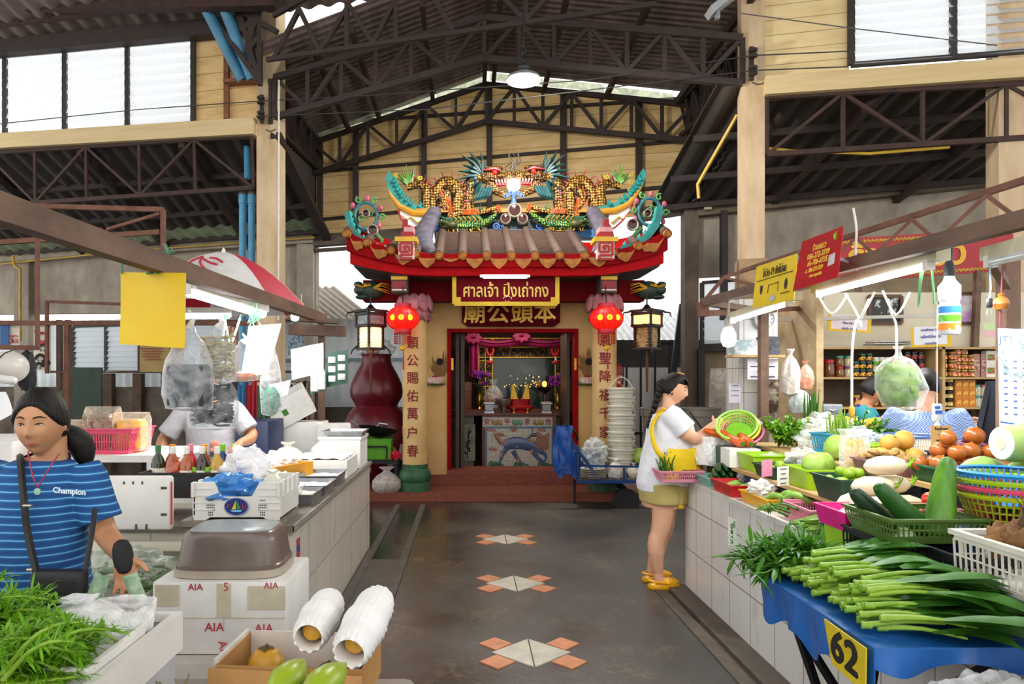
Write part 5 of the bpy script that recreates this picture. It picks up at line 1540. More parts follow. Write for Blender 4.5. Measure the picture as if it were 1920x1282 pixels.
obj('green_print',MB().lathe([(.02,0),(0,.002)],12,(-.04,-.151,.105),Matrix.Rotation(PI/2,3,'X')),mat('3f6a3a'),pc)
carton((-1.6,3.15,0),.46,.34,.42,mat('9a7448',.8,0,.12),'cardboard_box','brown cardboard box under the potato carton',open_=False)
t=thing('bean_bag','torn clear bag full of green beans on the potato carton','bag',(-1.58,3.15,.5))
m=MB()
for k in range(90):
 a=R.uniform(0,6.3);x,y,z=R.uniform(-.2,.2),R.uniform(-.13,.13),R.uniform(.02,.16)
 z*=(1-(x/.28)**2)
 d=V((math.cos(a)*.05,math.sin(a)*.03,R.uniform(-.02,.02)))
 m.tube([V((x,y,z))-d,V((x,y,z+.01)),V((x,y,z))+d],[.006,.009,.005],5)
obj('beans',m,mat('4f7a22',.45,0,.35,14),t)
mm=MB();lump(mm,(0,0,.1),(.25,.17,.13),3,.35,3.2,None,28,16);obj('film',mm,film('eef4ea',.78,.15,10,1.0),t)
wood_b=two('7d6250','5a4436',.5,.2,8,.75,vec_scale=(1,.3,1))
bm=MB()
pA,pB=V((-1.45,2.0,2.03)),V((-1.45,6.9,2.12))
bm.bar(pA,pB,.07,.09)
t=thing('stall_frame','worn wooden beam frame of the left stall with its brown posts','frame',(-1.45,4.5,0))
obj('long_beam',bm,wood_b,t,world=True)
m=MB();m.bar((-1.75,6.75,2.0),(-1.2,6.7,1.98),.1,.1);m.bar((-1.7,6.5,2.08),(-1.24,6.5,2.05),.16,.02);obj('cross_beam',m,wood_b,t,world=True)
for x,y in((-1.45,6.8),(-2.9,6.8),(-2.95,3.5)):obj('post',MB().bar((x,y,0),(x,y,2.1),.06),wood_b,t,world=True)
rust=two('7a5240','5a382a',.5,.2,9,.8)
m=MB()
a0,a1=P(-60,383,5.2),P(306,393,5.2)
m.bar(a0,a1,.035);m.bar(a1,P(306,470,5.2),.03);m.bar(P(0,400,5.2),P(190,430,5.2),.02);m.bar(P(300,400,5.2),P(200,430,5.2),.02);m.bar(P(-10,455,5.2),P(300,435,5.2),.035);m.bar(P(-60,383,5.2),V((-3.8,5.2,0)),.04)
one('awning_frame',m,rust,'rusty pipe awning frame above the left stall, in front of the dark lean-to roof','frame')
m=MB();m.bar(P(-40,605,7.5),P(480,606,7.5),.05);m.bar(P(88,565,7.5),P(88,700,7.5),.03);m.bar(P(88,565,7.5),P(230,570,7.5),.03);m.bar(P(-40,605,7.5),V((P(-40,605,7.5).x,7.5,0)),.05);m.bar(P(126,605,7.5),V((P(126,605,7.5).x,7.5,0)),.05)
one('drying_rail',m,rust,'rusty horizontal rail across the back of the left stall','rail')
for(u0,v0,u1,v1,Y,lb)in((352,545,492,588,3.9,'long glaring white tube lamp under the left stall beam'),(345,590,430,590,6.0,'short white tube lamp behind the yellow sheet')):
 a,b=P(u0,v0,Y),P(u1,v1,Y+(1.0 if Y<5 else .1))
 t=thing('tube_lamp',lb,'lamp',tuple((a+b)/2),0,'tube lamps of the left stall')
 obj('fitting',MB().bar(a+V((0,0,.035)),b+V((0,0,.035)),.1,.05),whitep,t,world=True)
 obj('tube',MB().tube([a,b],.032,12),glow('f4fbff',12),t,world=True)
 for q_ in(a,b):obj('end_cap',MB().box(q_+V((0,0,.012)),(.05,.03,.07)),whitep,t,world=True)
l=area('left_stall_light',V((-1.38,4.5,1.88)),.12,1.1,17,(0,rad(0),0))
for u,v,Y,lb in((553,590,6.2,'bare glowing bulb at the far end of the left stall beam'),(565,582,6.6,'small bare bulb behind the parasol edge')):
 c=P(u,v,Y)
 t=thing('light_bulb',lb,'bulb',tuple(c),0,'bare bulbs of the left stall')
 obj('bulb',MB().lathe([(.0,-.06),(.03,-.05),(.038,-.02),(.03,.015),(.018,.03)],14,c),glow('ffffff',10),t,world=True)
 obj('socket',MB().lathe([(.02,.03),(.02,.07),(.006,.08),(.006,.16)],10,c),mat('e0ddd2',.5),t,world=True)
c=P(288,652,3.2)
t=thing('yellow_sheet','blank bright yellow plastic sheet hung from the left stall beam','sign',tuple(c))
tl,tr,br,bl_=P(227,510,3.22),P(350,512,3.18),P(346,653,3.18),P(225,645,3.22)
m=MB();m.grid(lambda x,w:tl.lerp(tr,x).lerp(bl_.lerp(br,x),w)+V((0,.004*math.sin(x*5+w*3),0)),10,10,.003)
obj('sheet',m,two('e8c40a','dcb406',.5,.25,5,.45,bump=.05),t,world=True)
m=MB();m.tube([P(229,512,3.2),P(230,490,3.25),P(232,478,3.3)],.004,5);m.tube([P(285,513,3.2),P(300,490,3.25),P(312,470,3.3)],.006,5);m.tube([P(275,513,3.19),P(290,507,3.19),P(297,512,3.19)],.006,5)
obj('green_tie',m,mat('3f7a52',.7),t,world=True)
m=MB()
for k in range(9):m.tube([P(300+R.uniform(-6,18),468+R.uniform(-12,22),3.3),P(312+R.uniform(-8,8),480+R.uniform(-8,14),3.27),P(320+R.uniform(-6,10),470+R.uniform(-8,24),3.3)],.004,4)
one('green_twine',m,mat('4f8a6a',.7),'tangle of green twine knotted round the left stall beam above the yellow sheet','twine')
pc_=P(415,620,6.1)
t=thing('parasol','red and white parasol with red line drawing behind the left stall beam','parasol',(pc_.x,6.1,0))
apex=V((pc_.x+.02,6.1,P(415,474,6.1).z))
zr=P(550,578,6.1).z
wm,rm=MB(),MB()
AB=[rad(a)for a in(224,318,352,386,420,480,530,584)]
for k in range(7):
 a0_,a1_=AB[k],AB[k+1]
 def fn(x,w,a0_=a0_,a1_=a1_):
  a=a0_+(a1_-a0_)*x
  rr=.76*w*(1-.04*math.sin(PI*x)*w)
  return apex+V((rr*math.cos(a),rr*math.sin(a),-(apex.z-zr)*(w**1.7)))
 (rm if k%2 else wm).grid(fn,6,8,.004)
cl=[Matrix.Identity(3)]
obj('white_panel',wm,mat('dad8d4',.6,0,.08),t,world=True);obj('red_panel',rm,mat('c01c36',.6,0,.1),t,world=True)
def on_par(a,w,up=.006):
 rr=.76*w
 return apex+V((rr*math.cos(a),rr*math.sin(a),-(apex.z-zr)*(w**1.7)+up))
m=MB()
for L in(((-1.9,.35),(-1.75,.5),(-1.55,.62),(-1.35,.72),(-1.2,.75)),((-1.9,.35),(-2.05,.48),(-1.95,.62),(-1.7,.68),(-1.5,.7),(-1.3,.85)),((-1.75,.42),(-1.55,.5),(-1.35,.55)),((-1.6,.4),(-1.4,.42),(-1.25,.5))):
 m.tube(smooth([on_par(*p)for p in L],4),.009,5)
obj('red_line_drawing',m,mat('c01c36',.6),t,world=True)
obj('pole',MB().tube([(apex.x,6.1,0),apex],.018,8),mat('c9c6c0',.4,.5),t,world=True)
obj('finial',MB().lathe([(.02,0),(.015,.03),(0,.05)],8,apex),whitep,t,world=True)
def hang_bag(u,v0,v1,wpx,Y,label,fill,fcol,seed,squash=.5,fh=.55,tint='f4f6f8'):
 rr=random.Random(seed)
 a=P(u,v0,Y);b=P(u,v1,Y)
 h=a.z-b.z;w=wpx/FPX*Y/2
 t=thing('hanging_bag',label,'bag',tuple(b),0,'filled bags hanging from the left stall beam')
 n=26
 rings=[]
 for k,z in((.3,0),(.9,.03),(1,.2),(1.0,.4),(.9,.6),(.6,.8),(.3,.92),(.22,1.0)):
  rings.append([(w*k*math.cos(2*PI*j/n)*(1+.05*math.sin(j*1.7+z*5+seed)+.05*rr.uniform(-1,1)),w*k*squash*math.sin(2*PI*j/n)*(1+.06*rr.uniform(-1,1)),h*z)for j in range(n)])
 obj('film',MB().loft(rings),film(tint,.8,.2,10,.9),t)
 m=MB()
 if fill=='block':m.rbox((0,0,h*fh*.5+.02),(w*1.5,w*squash*1.5,h*fh),.02)
 elif fill=='noodles':
  for k in range(50):
   z=.03+h*fh*rr.random()
   pts=[V((-w*.75+1.5*w*i/6,rr.uniform(-1,1)*w*squash*.6,z+rr.uniform(-.012,.012)))for i in range(7)]
   m.tube(smooth(pts,2),.0055,4)
 else:
  lump(m,(0,0,h*fh*.5),(w*.85,w*squash*.85,h*fh*.5),seed,.2)
 obj('contents',m,mat(fcol,.4,0,.3,30),t)
 obj('ear',MB().tube([(0,0,h*.98),(.02,0,h*1.08),(0,0,h*1.2)],[.02,.012,.006],6),film(tint,.3,.2,10,.9),t)
hang_bag(354,612,770,94,3.25,'clear bag with a black tub, leftmost of the bags hanging from the left stall beam','block','3a3f42',21,.6,.5)
hang_bag(408,612,718,78,3.4,'clear bag of pale dried noodles hanging upper right of the black tub bag','noodles','c9bc92',22,.5,.7)
hang_bag(398,685,806,96,3.5,'clear bag of black dried strips hanging below the pale noodles','noodles','22242a',23,.5,.6)
hang_bag(455,640,715,60,3.9,'glaring white bag of orange snacks hanging under the tube lamp','lump','c87a4a',24,.5,.25,'ffffff')
hang_bag(508,640,780,40,4.4,'clear bag of green packets hanging beside the glaring white bags','lump','3f8a6a',25,.5,.4)
def sheet(name,pts,mt,label,cat,th=.003,wob=.006,group=None):
 a,b,c_,d=[V(p)for p in pts]
 m=MB();m.grid(lambda x,w:a.lerp(b,x).lerp(d.lerp(c_,x),w)+V((0,wob*math.sin(x*7+w*4),0)),8,8,th)
 return one(name,m,mt,label,cat,group)
paper=mat('f2f2ee',.7,0,.05)
brightfilm=film('ffffff',.12,.3,6,.5)
sheet('white_pouch',(P(466,612,4.2),P(528,606,4.2),P(502,700,4.2),P(452,708,4.2)),paper,'plastic bag painted plain white for lamp glare, tilted under the tube lamp of the left stall','pouch')  # opaque white stands in for lamp glare on a plastic bag
sheet('white_pouch',(P(545,655,4.6),P(606,642,4.6),P(607,698,4.6),P(548,712,4.6)),paper,'square plastic bag painted plain white for lamp glare, hanging nearest the shrine','pouch')  # the lamp's glare is put into this bag's white
sheet('white_pouch',(P(503,722,4.5),P(545,712,4.5),P(540,740,4.5),P(504,752,4.5)),paper,'plain white card hanging low beneath the green packets','pouch')
for k,(u0,v0,u1,v1,lb)in enumerate(((582,690,612,735,'green blister card at the left of the hanging cards'),(612,655,652,722,'large green blister card nearest the shrine'))):
 c=P((u0+u1)/2,(v0+v1)/2,4.9)
 t=thing('blister_card',lb,'card',tuple(c),0,'green blister cards')
 a,b=P(u0,v0+6,4.9),P(u1,v1,4.9)
 tl,tr,br,bl_=P(u0,v0+8,4.92),P(u1,v0,4.88),P(u1,v1-4,4.88),P(u0,v1+4,4.92)
 m=MB();m.grid(lambda x,w:tl.lerp(tr,x).lerp(bl_.lerp(br,x),w),3,3,.003);obj('card',m,mat('1f4a34',.6,0,.2),t,world=True)
 m=MB()
 for i in range(2):
  for j in range(3):
   p=tl.lerp(tr,.28+.45*i).lerp(bl_.lerp(br,.28+.45*i),.22+.28*j)-V((0,.01,0))
   m.rbox(p,(.055,.015,.045),.008)
 obj('blister',m,mat('d8dcd8',.3),t,world=True)
m=MB()
for k in range(14):m.tube([P(468+R.uniform(-12,18),575+R.uniform(-10,10),4.6),P(480+R.uniform(-14,14),590,4.6),P(474+R.uniform(-10,16),600+R.uniform(-6,14),4.6)],.004,4)
for u,du in((424,-4),(420,6),(452,-10)):m.tube([P(u,590,4.2),P(u+du,622,4.2),P(u+du*2.4,662,4.2)],.006,4)
one('plastic_straps',m,mat('9fd8b4',.5),'pale green plastic straps and twine dangling from the left stall beam','straps')
for u0,u1,v0,v1,cl,lb in((445,462,715,800,'2f6f9a','blue cloth hanging behind the stall keeper'),(462,482,715,800,'a81c2a','red cloth hanging beside the blue cloth'),(482,503,722,806,'4f7a62','green cloth hanging beside the red cloth'),(503,545,735,806,'1c1618','black cloth hanging right of the green cloth'),(545,575,720,830,'231e1c','dark sack hanging behind the white pouch')):
 a,b=P(u0,v0,7.0),P(u1,v1,7.0)
 m=MB();m.grid(lambda x,w:(a.x+(b.x-a.x)*x,7.0+.03*math.sin(x*16),a.z+(b.z-a.z)*w-.04*math.sin(x*5)),14,5,.01)
 one('hanging_cloth',m,mat(cl,.8,0,.2),lb,'cloth','cloths on the line behind the left stall')
one('clothes_line',MB().tube([P(430,714,7.02),P(580,716,7.02)],.01,5).bar((P(430,714,7.02).x,7.02,0),P(430,714,7.02),.03).bar((P(580,716,7.02).x,7.02,0),P(580,716,7.02),.03),rust,'brown rail with two thin posts carrying the hanging cloths','rail')
one('stock_bench',MB().bx(-2.0,-1.0,6.35,7.1,.55,.6).bx(-1.98,-1.93,6.37,6.42,0,.55).bx(-1.07,-1.02,6.37,6.42,0,.55).bx(-1.98,-1.93,7.03,7.08,0,.55).bx(-1.07,-1.02,7.03,7.08,0,.55),wood_b,'low wooden bench beyond the left counter carrying foam boxes','bench')
for c,d,rt,lb in(((-1.62,6.7,.6),(.45,.35,.5),0,'grey white foam box, the bottom one beyond the left counter'),((-1.3,6.65,.6),(.32,.3,.48),.2,'white foam box with a sloped lid beside the wok')):
 t=carton(c,*d,styro,'foam_box',lb,open_=False,rz=rt)
t=thing('tilted_foam_box','open white foam box tipped on its side with a green mark','box',(-1.66,6.65,1.14),0,None,(rad(12),rad(-28),.2))
m=MB();m.bx(-.2,.2,-.15,-.135,0,.26);m.bx(-.2,.2,.135,.15,0,.26);m.bx(-.2,-.185,-.15,.15,0,.26);m.bx(.185,.2,-.15,.15,0,.26);m.bx(-.2,.2,-.15,.15,0,.015)
obj('box_body',m,styro,t);obj('green_mark',MB().box((-.06,-.152,.13),(.05,.003,.06)),mat('3f7a2a'),t)
t=thing('cooking_wok','black wok with a steel handle lying on top of the green crate','wok',(-1.17,8.85,.76),.3,None,(rad(-8),rad(10),.3))
obj('pan',MB().lathe([(.04,0),(.14,.03),(.22,.08),(.26,.12),(.25,.125),(.21,.085),(.13,.04),(0,.015)],28),mat('26282c',.35,.6,.15),t)
m=MB();m.tube([(-.06,-.24,.12),(-.05,-.29,.16),(.05,-.29,.16),(.06,-.24,.12)],.012,7);m.tube([(-.24,.08,.12),(-.35,.13,.18)],.015,7);obj('handle',m,steel,t)
tray('green_crate',(-1.15,8.85,.49),.36,.28,.26,mat('5aa01c',.45,0,.12),'bright lime green plastic crate beside the gourd furnace','crate',taper=.95)
m=MB().bx(-1.36,-.88,8.66,9.04,.44,.488)
for x in(-1.33,-.91):
 for y in(8.69,9.01):m.bx(x-.02,x+.02,y-.02,y+.02,.106,.44)
m.bar((-1.33,8.67,.75),(-1.33,8.67,.44),.02);m.bar((-1.33,8.67,.66),(-1.02,8.67,.66),.02);m.bar((-1.02,8.67,.66),(-1.02,8.67,.44),.02)
one('dark_trolley',m,mat('1c1a1c',.5,.2),'low black rack under the green crate on the shrine step','rack')
crumple('red_packet',(-.94,8.78,.49),(.09,.07,.05),'bright pink red packet on the black rack',mat('d81c4a',.35,0,.2),31,cat='packet')
c=V(((706-PU)/FPX*9.7,9.7,0))
t=thing('gourd_furnace','big dark red gourd shaped paper furnace left of the shrine','furnace',tuple(c))
prof=[(.2,.0),(.28,.12),(.4,.35),(.455,.6),(.44,.8),(.36,.96),(.28,1.04),(.3,1.08),(.345,1.15),(.355,1.22),(.34,1.32),(.28,1.45),(.21,1.57),(.19,1.66),(.21,1.7),(0,1.71)]
obj('gourd_body',MB().lathe([(r_*1.055,z*1.1)for r_,z in prof],36,c),two('4a0a16','6b1422',.5,.25,3,.3),t,world=True)
m=MB()
for k in range(7):
 a=rad(-40+R.uniform(-18,22));z=R.uniform(.4,.85)
 rr=1.055*.435+.006
 lump(m,c+V((rr*math.cos(a),rr*math.sin(a),z)),(.01,.08,.13),k,.6,4,Matrix.Rotation(a,3,'Z'),12,8)
obj('flaked_patch',m,two('cdb8a8','a88d80',.5,.2,8,.8),t,world=True)
bg=P(703,712,8.75)
t=thing('wrapped_bundle','clear plastic bag of gold and red paper offerings on top of the gourd furnace','bag',(c.x,9.7,1.84))
m=MB()
for k in range(10):m.box((R.uniform(-.14,.12),R.uniform(-.08,.08),R.uniform(.03,.17)),(.12,.09,.03),Matrix.Rotation(R.uniform(-1,1),3,'Y')@Matrix.Rotation(R.uniform(-1,1),3,'Z'))
obj('paper_offerings',m,two('c8861c','a8201c',.55,.03,9,.5),t)
mm=MB();lump(mm,(0,0,.11),(.25,.18,.15),6,.35,3,None,26,16);obj('film',mm,film('f4f6f8',.7,.15,10,.9),t)
c=P(725,914,8.62)
t=thing('rice_bag','knotted clear bag of brown rice on the shrine step left of the column','bag',(c.x,8.62,.105))
mm=MB();lump(mm,(0,0,.09),(.17,.14,.1),2,.1);obj('rice',mm,mat('b89a72',.8,0,.2,40),t)
obj('film',MB().lathe([(.15,0),(.18,.04),(.185,.12),(.13,.19),(.05,.24),(.04,.26),(.1,.3)],18),film('ffffff',.62),t)
def poster(u0,v0,u1,v1,Y,mt,label,name='poster',dv=0,cat='poster'):
 t=thing(name,label,cat,tuple(P((u0+u1)/2,v1,Y)))
 m=MB();quad(m,[P(u0,v0,Y),P(u1,v0+dv,Y),P(u1,v1+dv,Y),P(u0,v1,Y)],.006);obj('sheet',m,mt,t,world=True)
 return t
t=poster(63,606,95,695,7.52,mat('d8cfbc',.7),'cream poster with a red map pin and black cartoon faces on the left')
m=MB();c=P(79,632,7.5);m.tube([c+V((.05*math.cos(a),0,.05*math.sin(a)))for a in[2*PI*k/16 for k in range(17)]],.012,5);m.prism([(c.x-.04,c.z-.045),(c.x+.04,c.z-.045),(c.x,c.z-.1)],7.49,7.51)
c2=P(69,621,7.5);m.tube([c2+V((.025*math.cos(a),0,.025*math.sin(a)))for a in[2*PI*k/12 for k in range(13)]],.006,5);obj('red_pin',m,mat('a81c2a'),t,world=True)
m=MB()
for u,v,r_ in((80,655,.05),(75,674,.05),(86,683,.04),(72,688,.04)):
 p=P(u,v,7.5);m.tube([p+V((r_*math.cos(a),0,r_*1.1*math.sin(a)))for a in[PI*k/10 for k in range(11)]],.014,5);m.ell(p+V((-.02,0,-.01)),(.008,.004,.012),None,6,4);m.ell(p+V((.02,0,-.01)),(.008,.004,.012),None,6,4)
obj('drawn_faces',m,mat('1c1a1a'),t,world=True)
t=poster(262,648,345,697,8.6,two('b0945a','8d7a48',.5,.2,4,.7),'tan printed notice banner on the back left wall below the yellow sheet',dv=0)
m=MB()
for k in range(5):m.box(P(285+R.uniform(-2,2),653+5*k,8.58),(.28-.02*k,.004,.012));m.box(P(328,653+5*k,8.58),(.14,.004,.012))
obj('red_print',m,mat('8a3a2a'),t,world=True)
poster(425,612,445,690,8.6,two('8a3a34','c9b08a',.5,.06,20,.7),'dark red printed poster strip behind the blue downpipe')
t=poster(540,612,570,665,7.6,two('3f5a70','8d9aa0',.5,.06,22,.6),'blue grey printed poster near the left stall cross beam')
t=poster(0,606,16,650,7.5,mat('2f5a8f',.6),'blue sign edge at the far left of the back stall','sign',0,'sign')
t=poster(12,606,36,650,7.53,mat('d8cfc0',.6),'cream sign with two red letters at the far left','sign',0,'sign')
m=MB();m.text('G',.12,P(19,636,7.51));m.text('G',.12,P(27,636,7.51));obj('lettering',m,mat('b8202a'),t,world=True)
c=P(18,715,4.2)
t=thing('motorbike_helmet','scuffed white open motorbike helmet hanging at the far left','helmet',tuple(P(18,722,4.2)))
c=P(18,688,4.2)
obj('shell',MB().ell(c,(.1,.12,.1),None,24,16),two('d8d4cc','b4b0a8',.5,.2,5,.35),t,world=True)
obj('trim_band',MB().tube([c+V((-.1+.02*k,-.09-.02*math.sin(k),-.04-.0*k))for k in range(6)],.012,6),mat('2a2a2c'),t,world=True)
m=MB();m.tube([c+V((.0,-.1,.05)),c+V((.05,-.12,.08)),c+V((.07,-.05,.11)),P(30,655,4.2)],.004,5);obj('strap',m,mat('1c1c1e'),t,world=True)
m=MB();lump(m,P(50,697,4.3),(.055,.05,.13),4,.3);one('dark_bag',m,mat('14161e',.7),'black cloth bag hanging beside the white helmet','bag')
one('hook_rail',MB().bar(P(-60,650,4.3),P(70,652,4.3),.03).bar(P(70,652,4.3),P(70,652,4.3)*1+V((0,0,.75)),.02),rust,'short rusty rail carrying the helmet and the black bag','rail')
one('roll_of_paper',MB().tube([P(-20,708,4.0),P(24,713,4.0)],.025,10,round_=True),wht,'white rolled paper under the helmet at the far left','roll')
sheet('price_sheet',(P(-25,735,3.4),P(10,735,3.4),P(28,775,3.35),P(-25,800,3.35)),two('e4e4e4','7a8ab8',.66,.02,40,.6),'white printed price sheet beside the woman in blue','sheet')
t=carton((-2.95,4.2,0),.7,.6,1.15,wht,'ice_chest','white ice chest behind the woman in blue','chest',open_=False)
t=carton((-1.98,6.1,0),.55,.5,1.15,mat('16264f',.5,0,.15),'blue_cabinet','tall dark blue plastic cabinet behind the pink basket','cabinet',open_=False)
one('green_door_panel',MB().box((P(163,770,9.5).x,9.5,.84),(.42,.04,1.68)),mat('22382a',.6,0,.2),'dark green shutter panel against the low back wall','panel')
# ================================================================ front table, front boxes (nearest the camera)
t=thing('front_table','white edged table heaped with leafy greens at the lower left corner','table',(-1.5,1.5,0))
obj('tabletop',MB().bx(-2.2,-.855,.9,2.03,.75,.785),two('8d8a84','6a6862',.5,.2,5,.4),t,world=True)
obj('raised_edge',MB().bx(-.875,-.85,.9,2.04,.7,.81).bx(-2.2,-.85,2.02,2.04,.7,.81),wht,t,world=True)
obj('apron_panel',MB().bx(-.872,-.855,.95,2.0,.35,.7),two('b9bcc0','9a9ca0',.5,.2,3,.5),t,world=True)
for sx in(-2.15,-.9):
 for sy in(.95,1.98):obj('leg',MB().bar((sx,sy,0),(sx,sy,.75),.04),steel,t,world=True)
def leaf_mat(c1,c2,c3=None,rough=.42,name='leaf'):
 t=NT(name)
 f=t.noise(16,4,.6)
 t.p(Base_Color=t.ramp(f,[(.3,c1),(.7,c2)]),Roughness=rough)
 tl=t.n('BsdfTranslucent',{'Color':(*srgb(c2),1)})
 mx=t.n('MixShader',{0:.28,1:t.b.outputs[0],2:tl.outputs[0]})
 t.t.links.new(mx.outputs[0],t.out.inputs[0])
 return t.m
lf_bright=leaf_mat('4f8a12','86bf22');lf_dark=leaf_mat('1f4a12','356b1c');lf_mid=leaf_mat('2f6a14','558f22');stem_g=leaf_mat('7aa828','a8c848')
def blade(m,p,d,L,w,droop=.3,n=5,up=V((0,0,1)),fold=.25,tip=1.0):
 """a leaf blade: starts at p, goes along d, bends down"""
 d=V(d).normalized()
 side=d.cross(up)
 side=side.normalized()if side.length>1e-3 else V((1,0,0))
 q=V(p);rows=[]
 for i in range(n+1):
  f=i/n
  ww=w*max(0,math.sin(PI*min(1,.06+.94*f**tip)))**.7*.5
  nn=side.cross(d)
  rows.append([q-side*ww+nn*ww*fold,q,q+side*ww+nn*ww*fold])
  d=(d-up*droop/n).normalized()
  q=q+d*(L/n)
 m.loft(rows,caps=False,closed=False)
def herb(name,label,base,dirv,n,L,mt_s,mt_l,seed,leafw=.012,leafL=.035,per=14,spread=.25,droop=.9,group=None):
 rr=random.Random(seed)
 t=thing(name,label,'herbs',tuple(base),0,group)
 st,lv=MB(),MB()
 for k in range(n):
  d=(V(dirv)+V((rr.uniform(-1,1),rr.uniform(-1,1),rr.uniform(-.4,.9)))*spread).normalized()
  p=V((rr.uniform(-.04,.04),rr.uniform(-.08,.08),rr.uniform(0,.05)))
  pts=[p.copy()]
  ll=L*rr.uniform(.75,1.15)
  for i in range(7):
   p=p+d*ll/7;d=(d-V((0,0,droop/7))*(1 if i>1 else .2)).normalized()
   p.z=max(p.z,.008)
   pts.append(p.copy())
  st.tube(pts,[.007,.003],5)
  for j in range(per):
   f=.3+.7*rr.random()
   i=min(int(f*7),6)
   b=pts[i].lerp(pts[i+1],f*7-i)
   blade(lv,b,(rr.uniform(-1,1)+d.x*.6,rr.uniform(-1,1)+d.y*.6,rr.uniform(-.3,.9)),leafL*rr.uniform(.7,1.4),leafw*rr.uniform(.7,1.4),rr.uniform(.2,.9),3)
 obj('stems',st,mt_s,t);obj('leaves',lv,mt_l,t)
 return t
herb('herb_bunch','feathery bright green herb bunch at the lower left, nearest the table edge',(-1.14,1.55,.81),(.75,.2,.34),52,.24,stem_g,lf_bright,41,.006,.04,60,.34,1.7)
herb('herb_bunch','feathery herb bunch lying farther back on the front table',(-1.36,1.74,.81),(.7,.1,.22),46,.27,stem_g,lf_bright,42,.007,.042,56,.34,1.5)
herb('celery_bunch','thick stemmed leafy bunch sweeping in from the lower left corner',(-1.5,1.36,.84),(.9,.12,.2),26,.36,stem_g,lf_bright,43,.02,.045,22,.2,1.2)
herb('leafy_bunch','broad leafed bunch at the left frame edge of the front table',(-1.62,1.86,.8),(.5,.0,.4),14,.2,stem_g,lf_mid,44,.05,.08,10,.35,1.0)
herb('herb_bunch','fine green herb sprigs spilling over the white table edge',(-1.02,1.55,.82),(.5,.3,.1),12,.2,stem_g,lf_bright,45,.006,.035,26,.4,1.6)
c=V((-1.02,1.93,.79))
bag(c+V((-.05,-.05,0)),.12,.11,'white carrier bag with pale vegetables on the far corner of the front table','a8b89a','ffffff',.4,seed=51,tie=True,name='carrier_bag')
bag(c+V((.06,-.03,0)),.08,.09,'crumpled clear bag at the edge of the front table','c8d0c0','ffffff',.5,seed=52,tie=False,name='carrier_bag')
crumple('plastic_bag',(-1.72,2.0,.8),(.1,.08,.09),'grey clear bag behind the leafy bunch at the left frame edge',film('f0f2f4',.5,.2,10,.9),53)
tray('foam_tray',(-.95,1.72,.786),.15,.3,.05,styro,'white foam tray of herbs on the right edge of the front table','tray',taper=.9)
lt=thing('low_table','low grey plastic topped table in the near foreground','table',(-.62,2.0,0))
obj('tabletop',MB().rbox((-.62,1.82,.48),(.9,.95,.04),.04),two('a8a29a','8a847c',.5,.2,4,.3),lt,world=True)
for sx in(-1.0,-.24):
 for sy in(1.42,2.22):obj('leg',MB().bar((sx,sy,0),(sx,sy,.46),.04),steel,lt,world=True)
kraft=two('b8894f','a3763f',.5,.2,4,.75,bump=.05)
t=thing('fruit_carton','open brown cardboard tray of fruit in the near foreground','carton',(-.535,2.22,.5),rad(-4))
m=MB();Lc,Wc,Hc=.46,.28,.125
m.bx(-Lc/2,Lc/2,-Wc/2,-Wc/2+.006,0,Hc);m.bx(-Lc/2,Lc/2,Wc/2-.006,Wc/2,0,Hc);m.bx(-Lc/2,-Lc/2+.006,-Wc/2,Wc/2,0,Hc);m.bx(Lc/2-.006,Lc/2,-Wc/2,Wc/2,0,Hc);m.bx(-Lc/2,Lc/2,-Wc/2,Wc/2,0,.006)
obj('tray_body',m,kraft,t)
m=MB()
quad(m,[(-.25,-.148,.02),(.0,-.16,.0),(.0,-.145,.115),(-.25,-.142,.12)],.004);quad(m,[(.03,-.165,-.005),(.235,-.17,.0),(.23,-.145,.11),(.03,-.145,.11)],.004)
obj('folded_flap',m,mat('c08f56',.75,0,.12),t)
obj('inner_lining',MB().bx(-Lc/2+.007,Lc/2-.007,Wc/2-.012,Wc/2-.007,.01,Hc+.01).bx(-Lc/2-.012,-Lc/2,-.12,.14,Hc-.01,Hc+.012),mat('d8d2c8',.6),t)
def round_fruit(c,r,mt,label,name,cat,group,top=None,seed=0):
 t=thing(name,label,cat,tuple(c),0,group)
 m=MB();lump(m,(0,0,r*.95),(r,r,r*.95),seed,.05,2);obj('fruit_body',m,mt,t)
 m=MB();m.tube([(0,0,r*1.85),(.004,0,r*2.1)],[r*.12,r*.07],6)
 for k in range(4):blade(m,(0,0,r*1.88),(math.cos(k*1.6),math.sin(k*1.6),.2),r*.5,r*.4,.5,3)
 obj('stem',m,top or mat('5a4a22',.7),t)
 return t
mang=two('d09a2a','7a5212',.6,.08,14,.4)
round_fruit((-.66,2.24,.51),.06,mang,'yellow brown mangosteen sized fruit at the left of the fruit carton','yellow_fruit','fruit',None,None,1)
dkp=two('4a1024','2a0a16',.5,.2,10,.3)
for k,(x,y,lb)in enumerate(((-.38,2.26,'dark purple passion fruit at the right back of the fruit carton'),(-.44,2.16,'dark purple passion fruit between the two foam sleeves'),(-.36,2.15,'dark purple passion fruit at the right front of the fruit carton'))):
 round_fruit((x,y,.51),.05,dkp,lb,'passion_fruit','fruit','passion fruits in the fruit carton',None,2+k)
net_m=mat('f0efec',.8,0,.05)
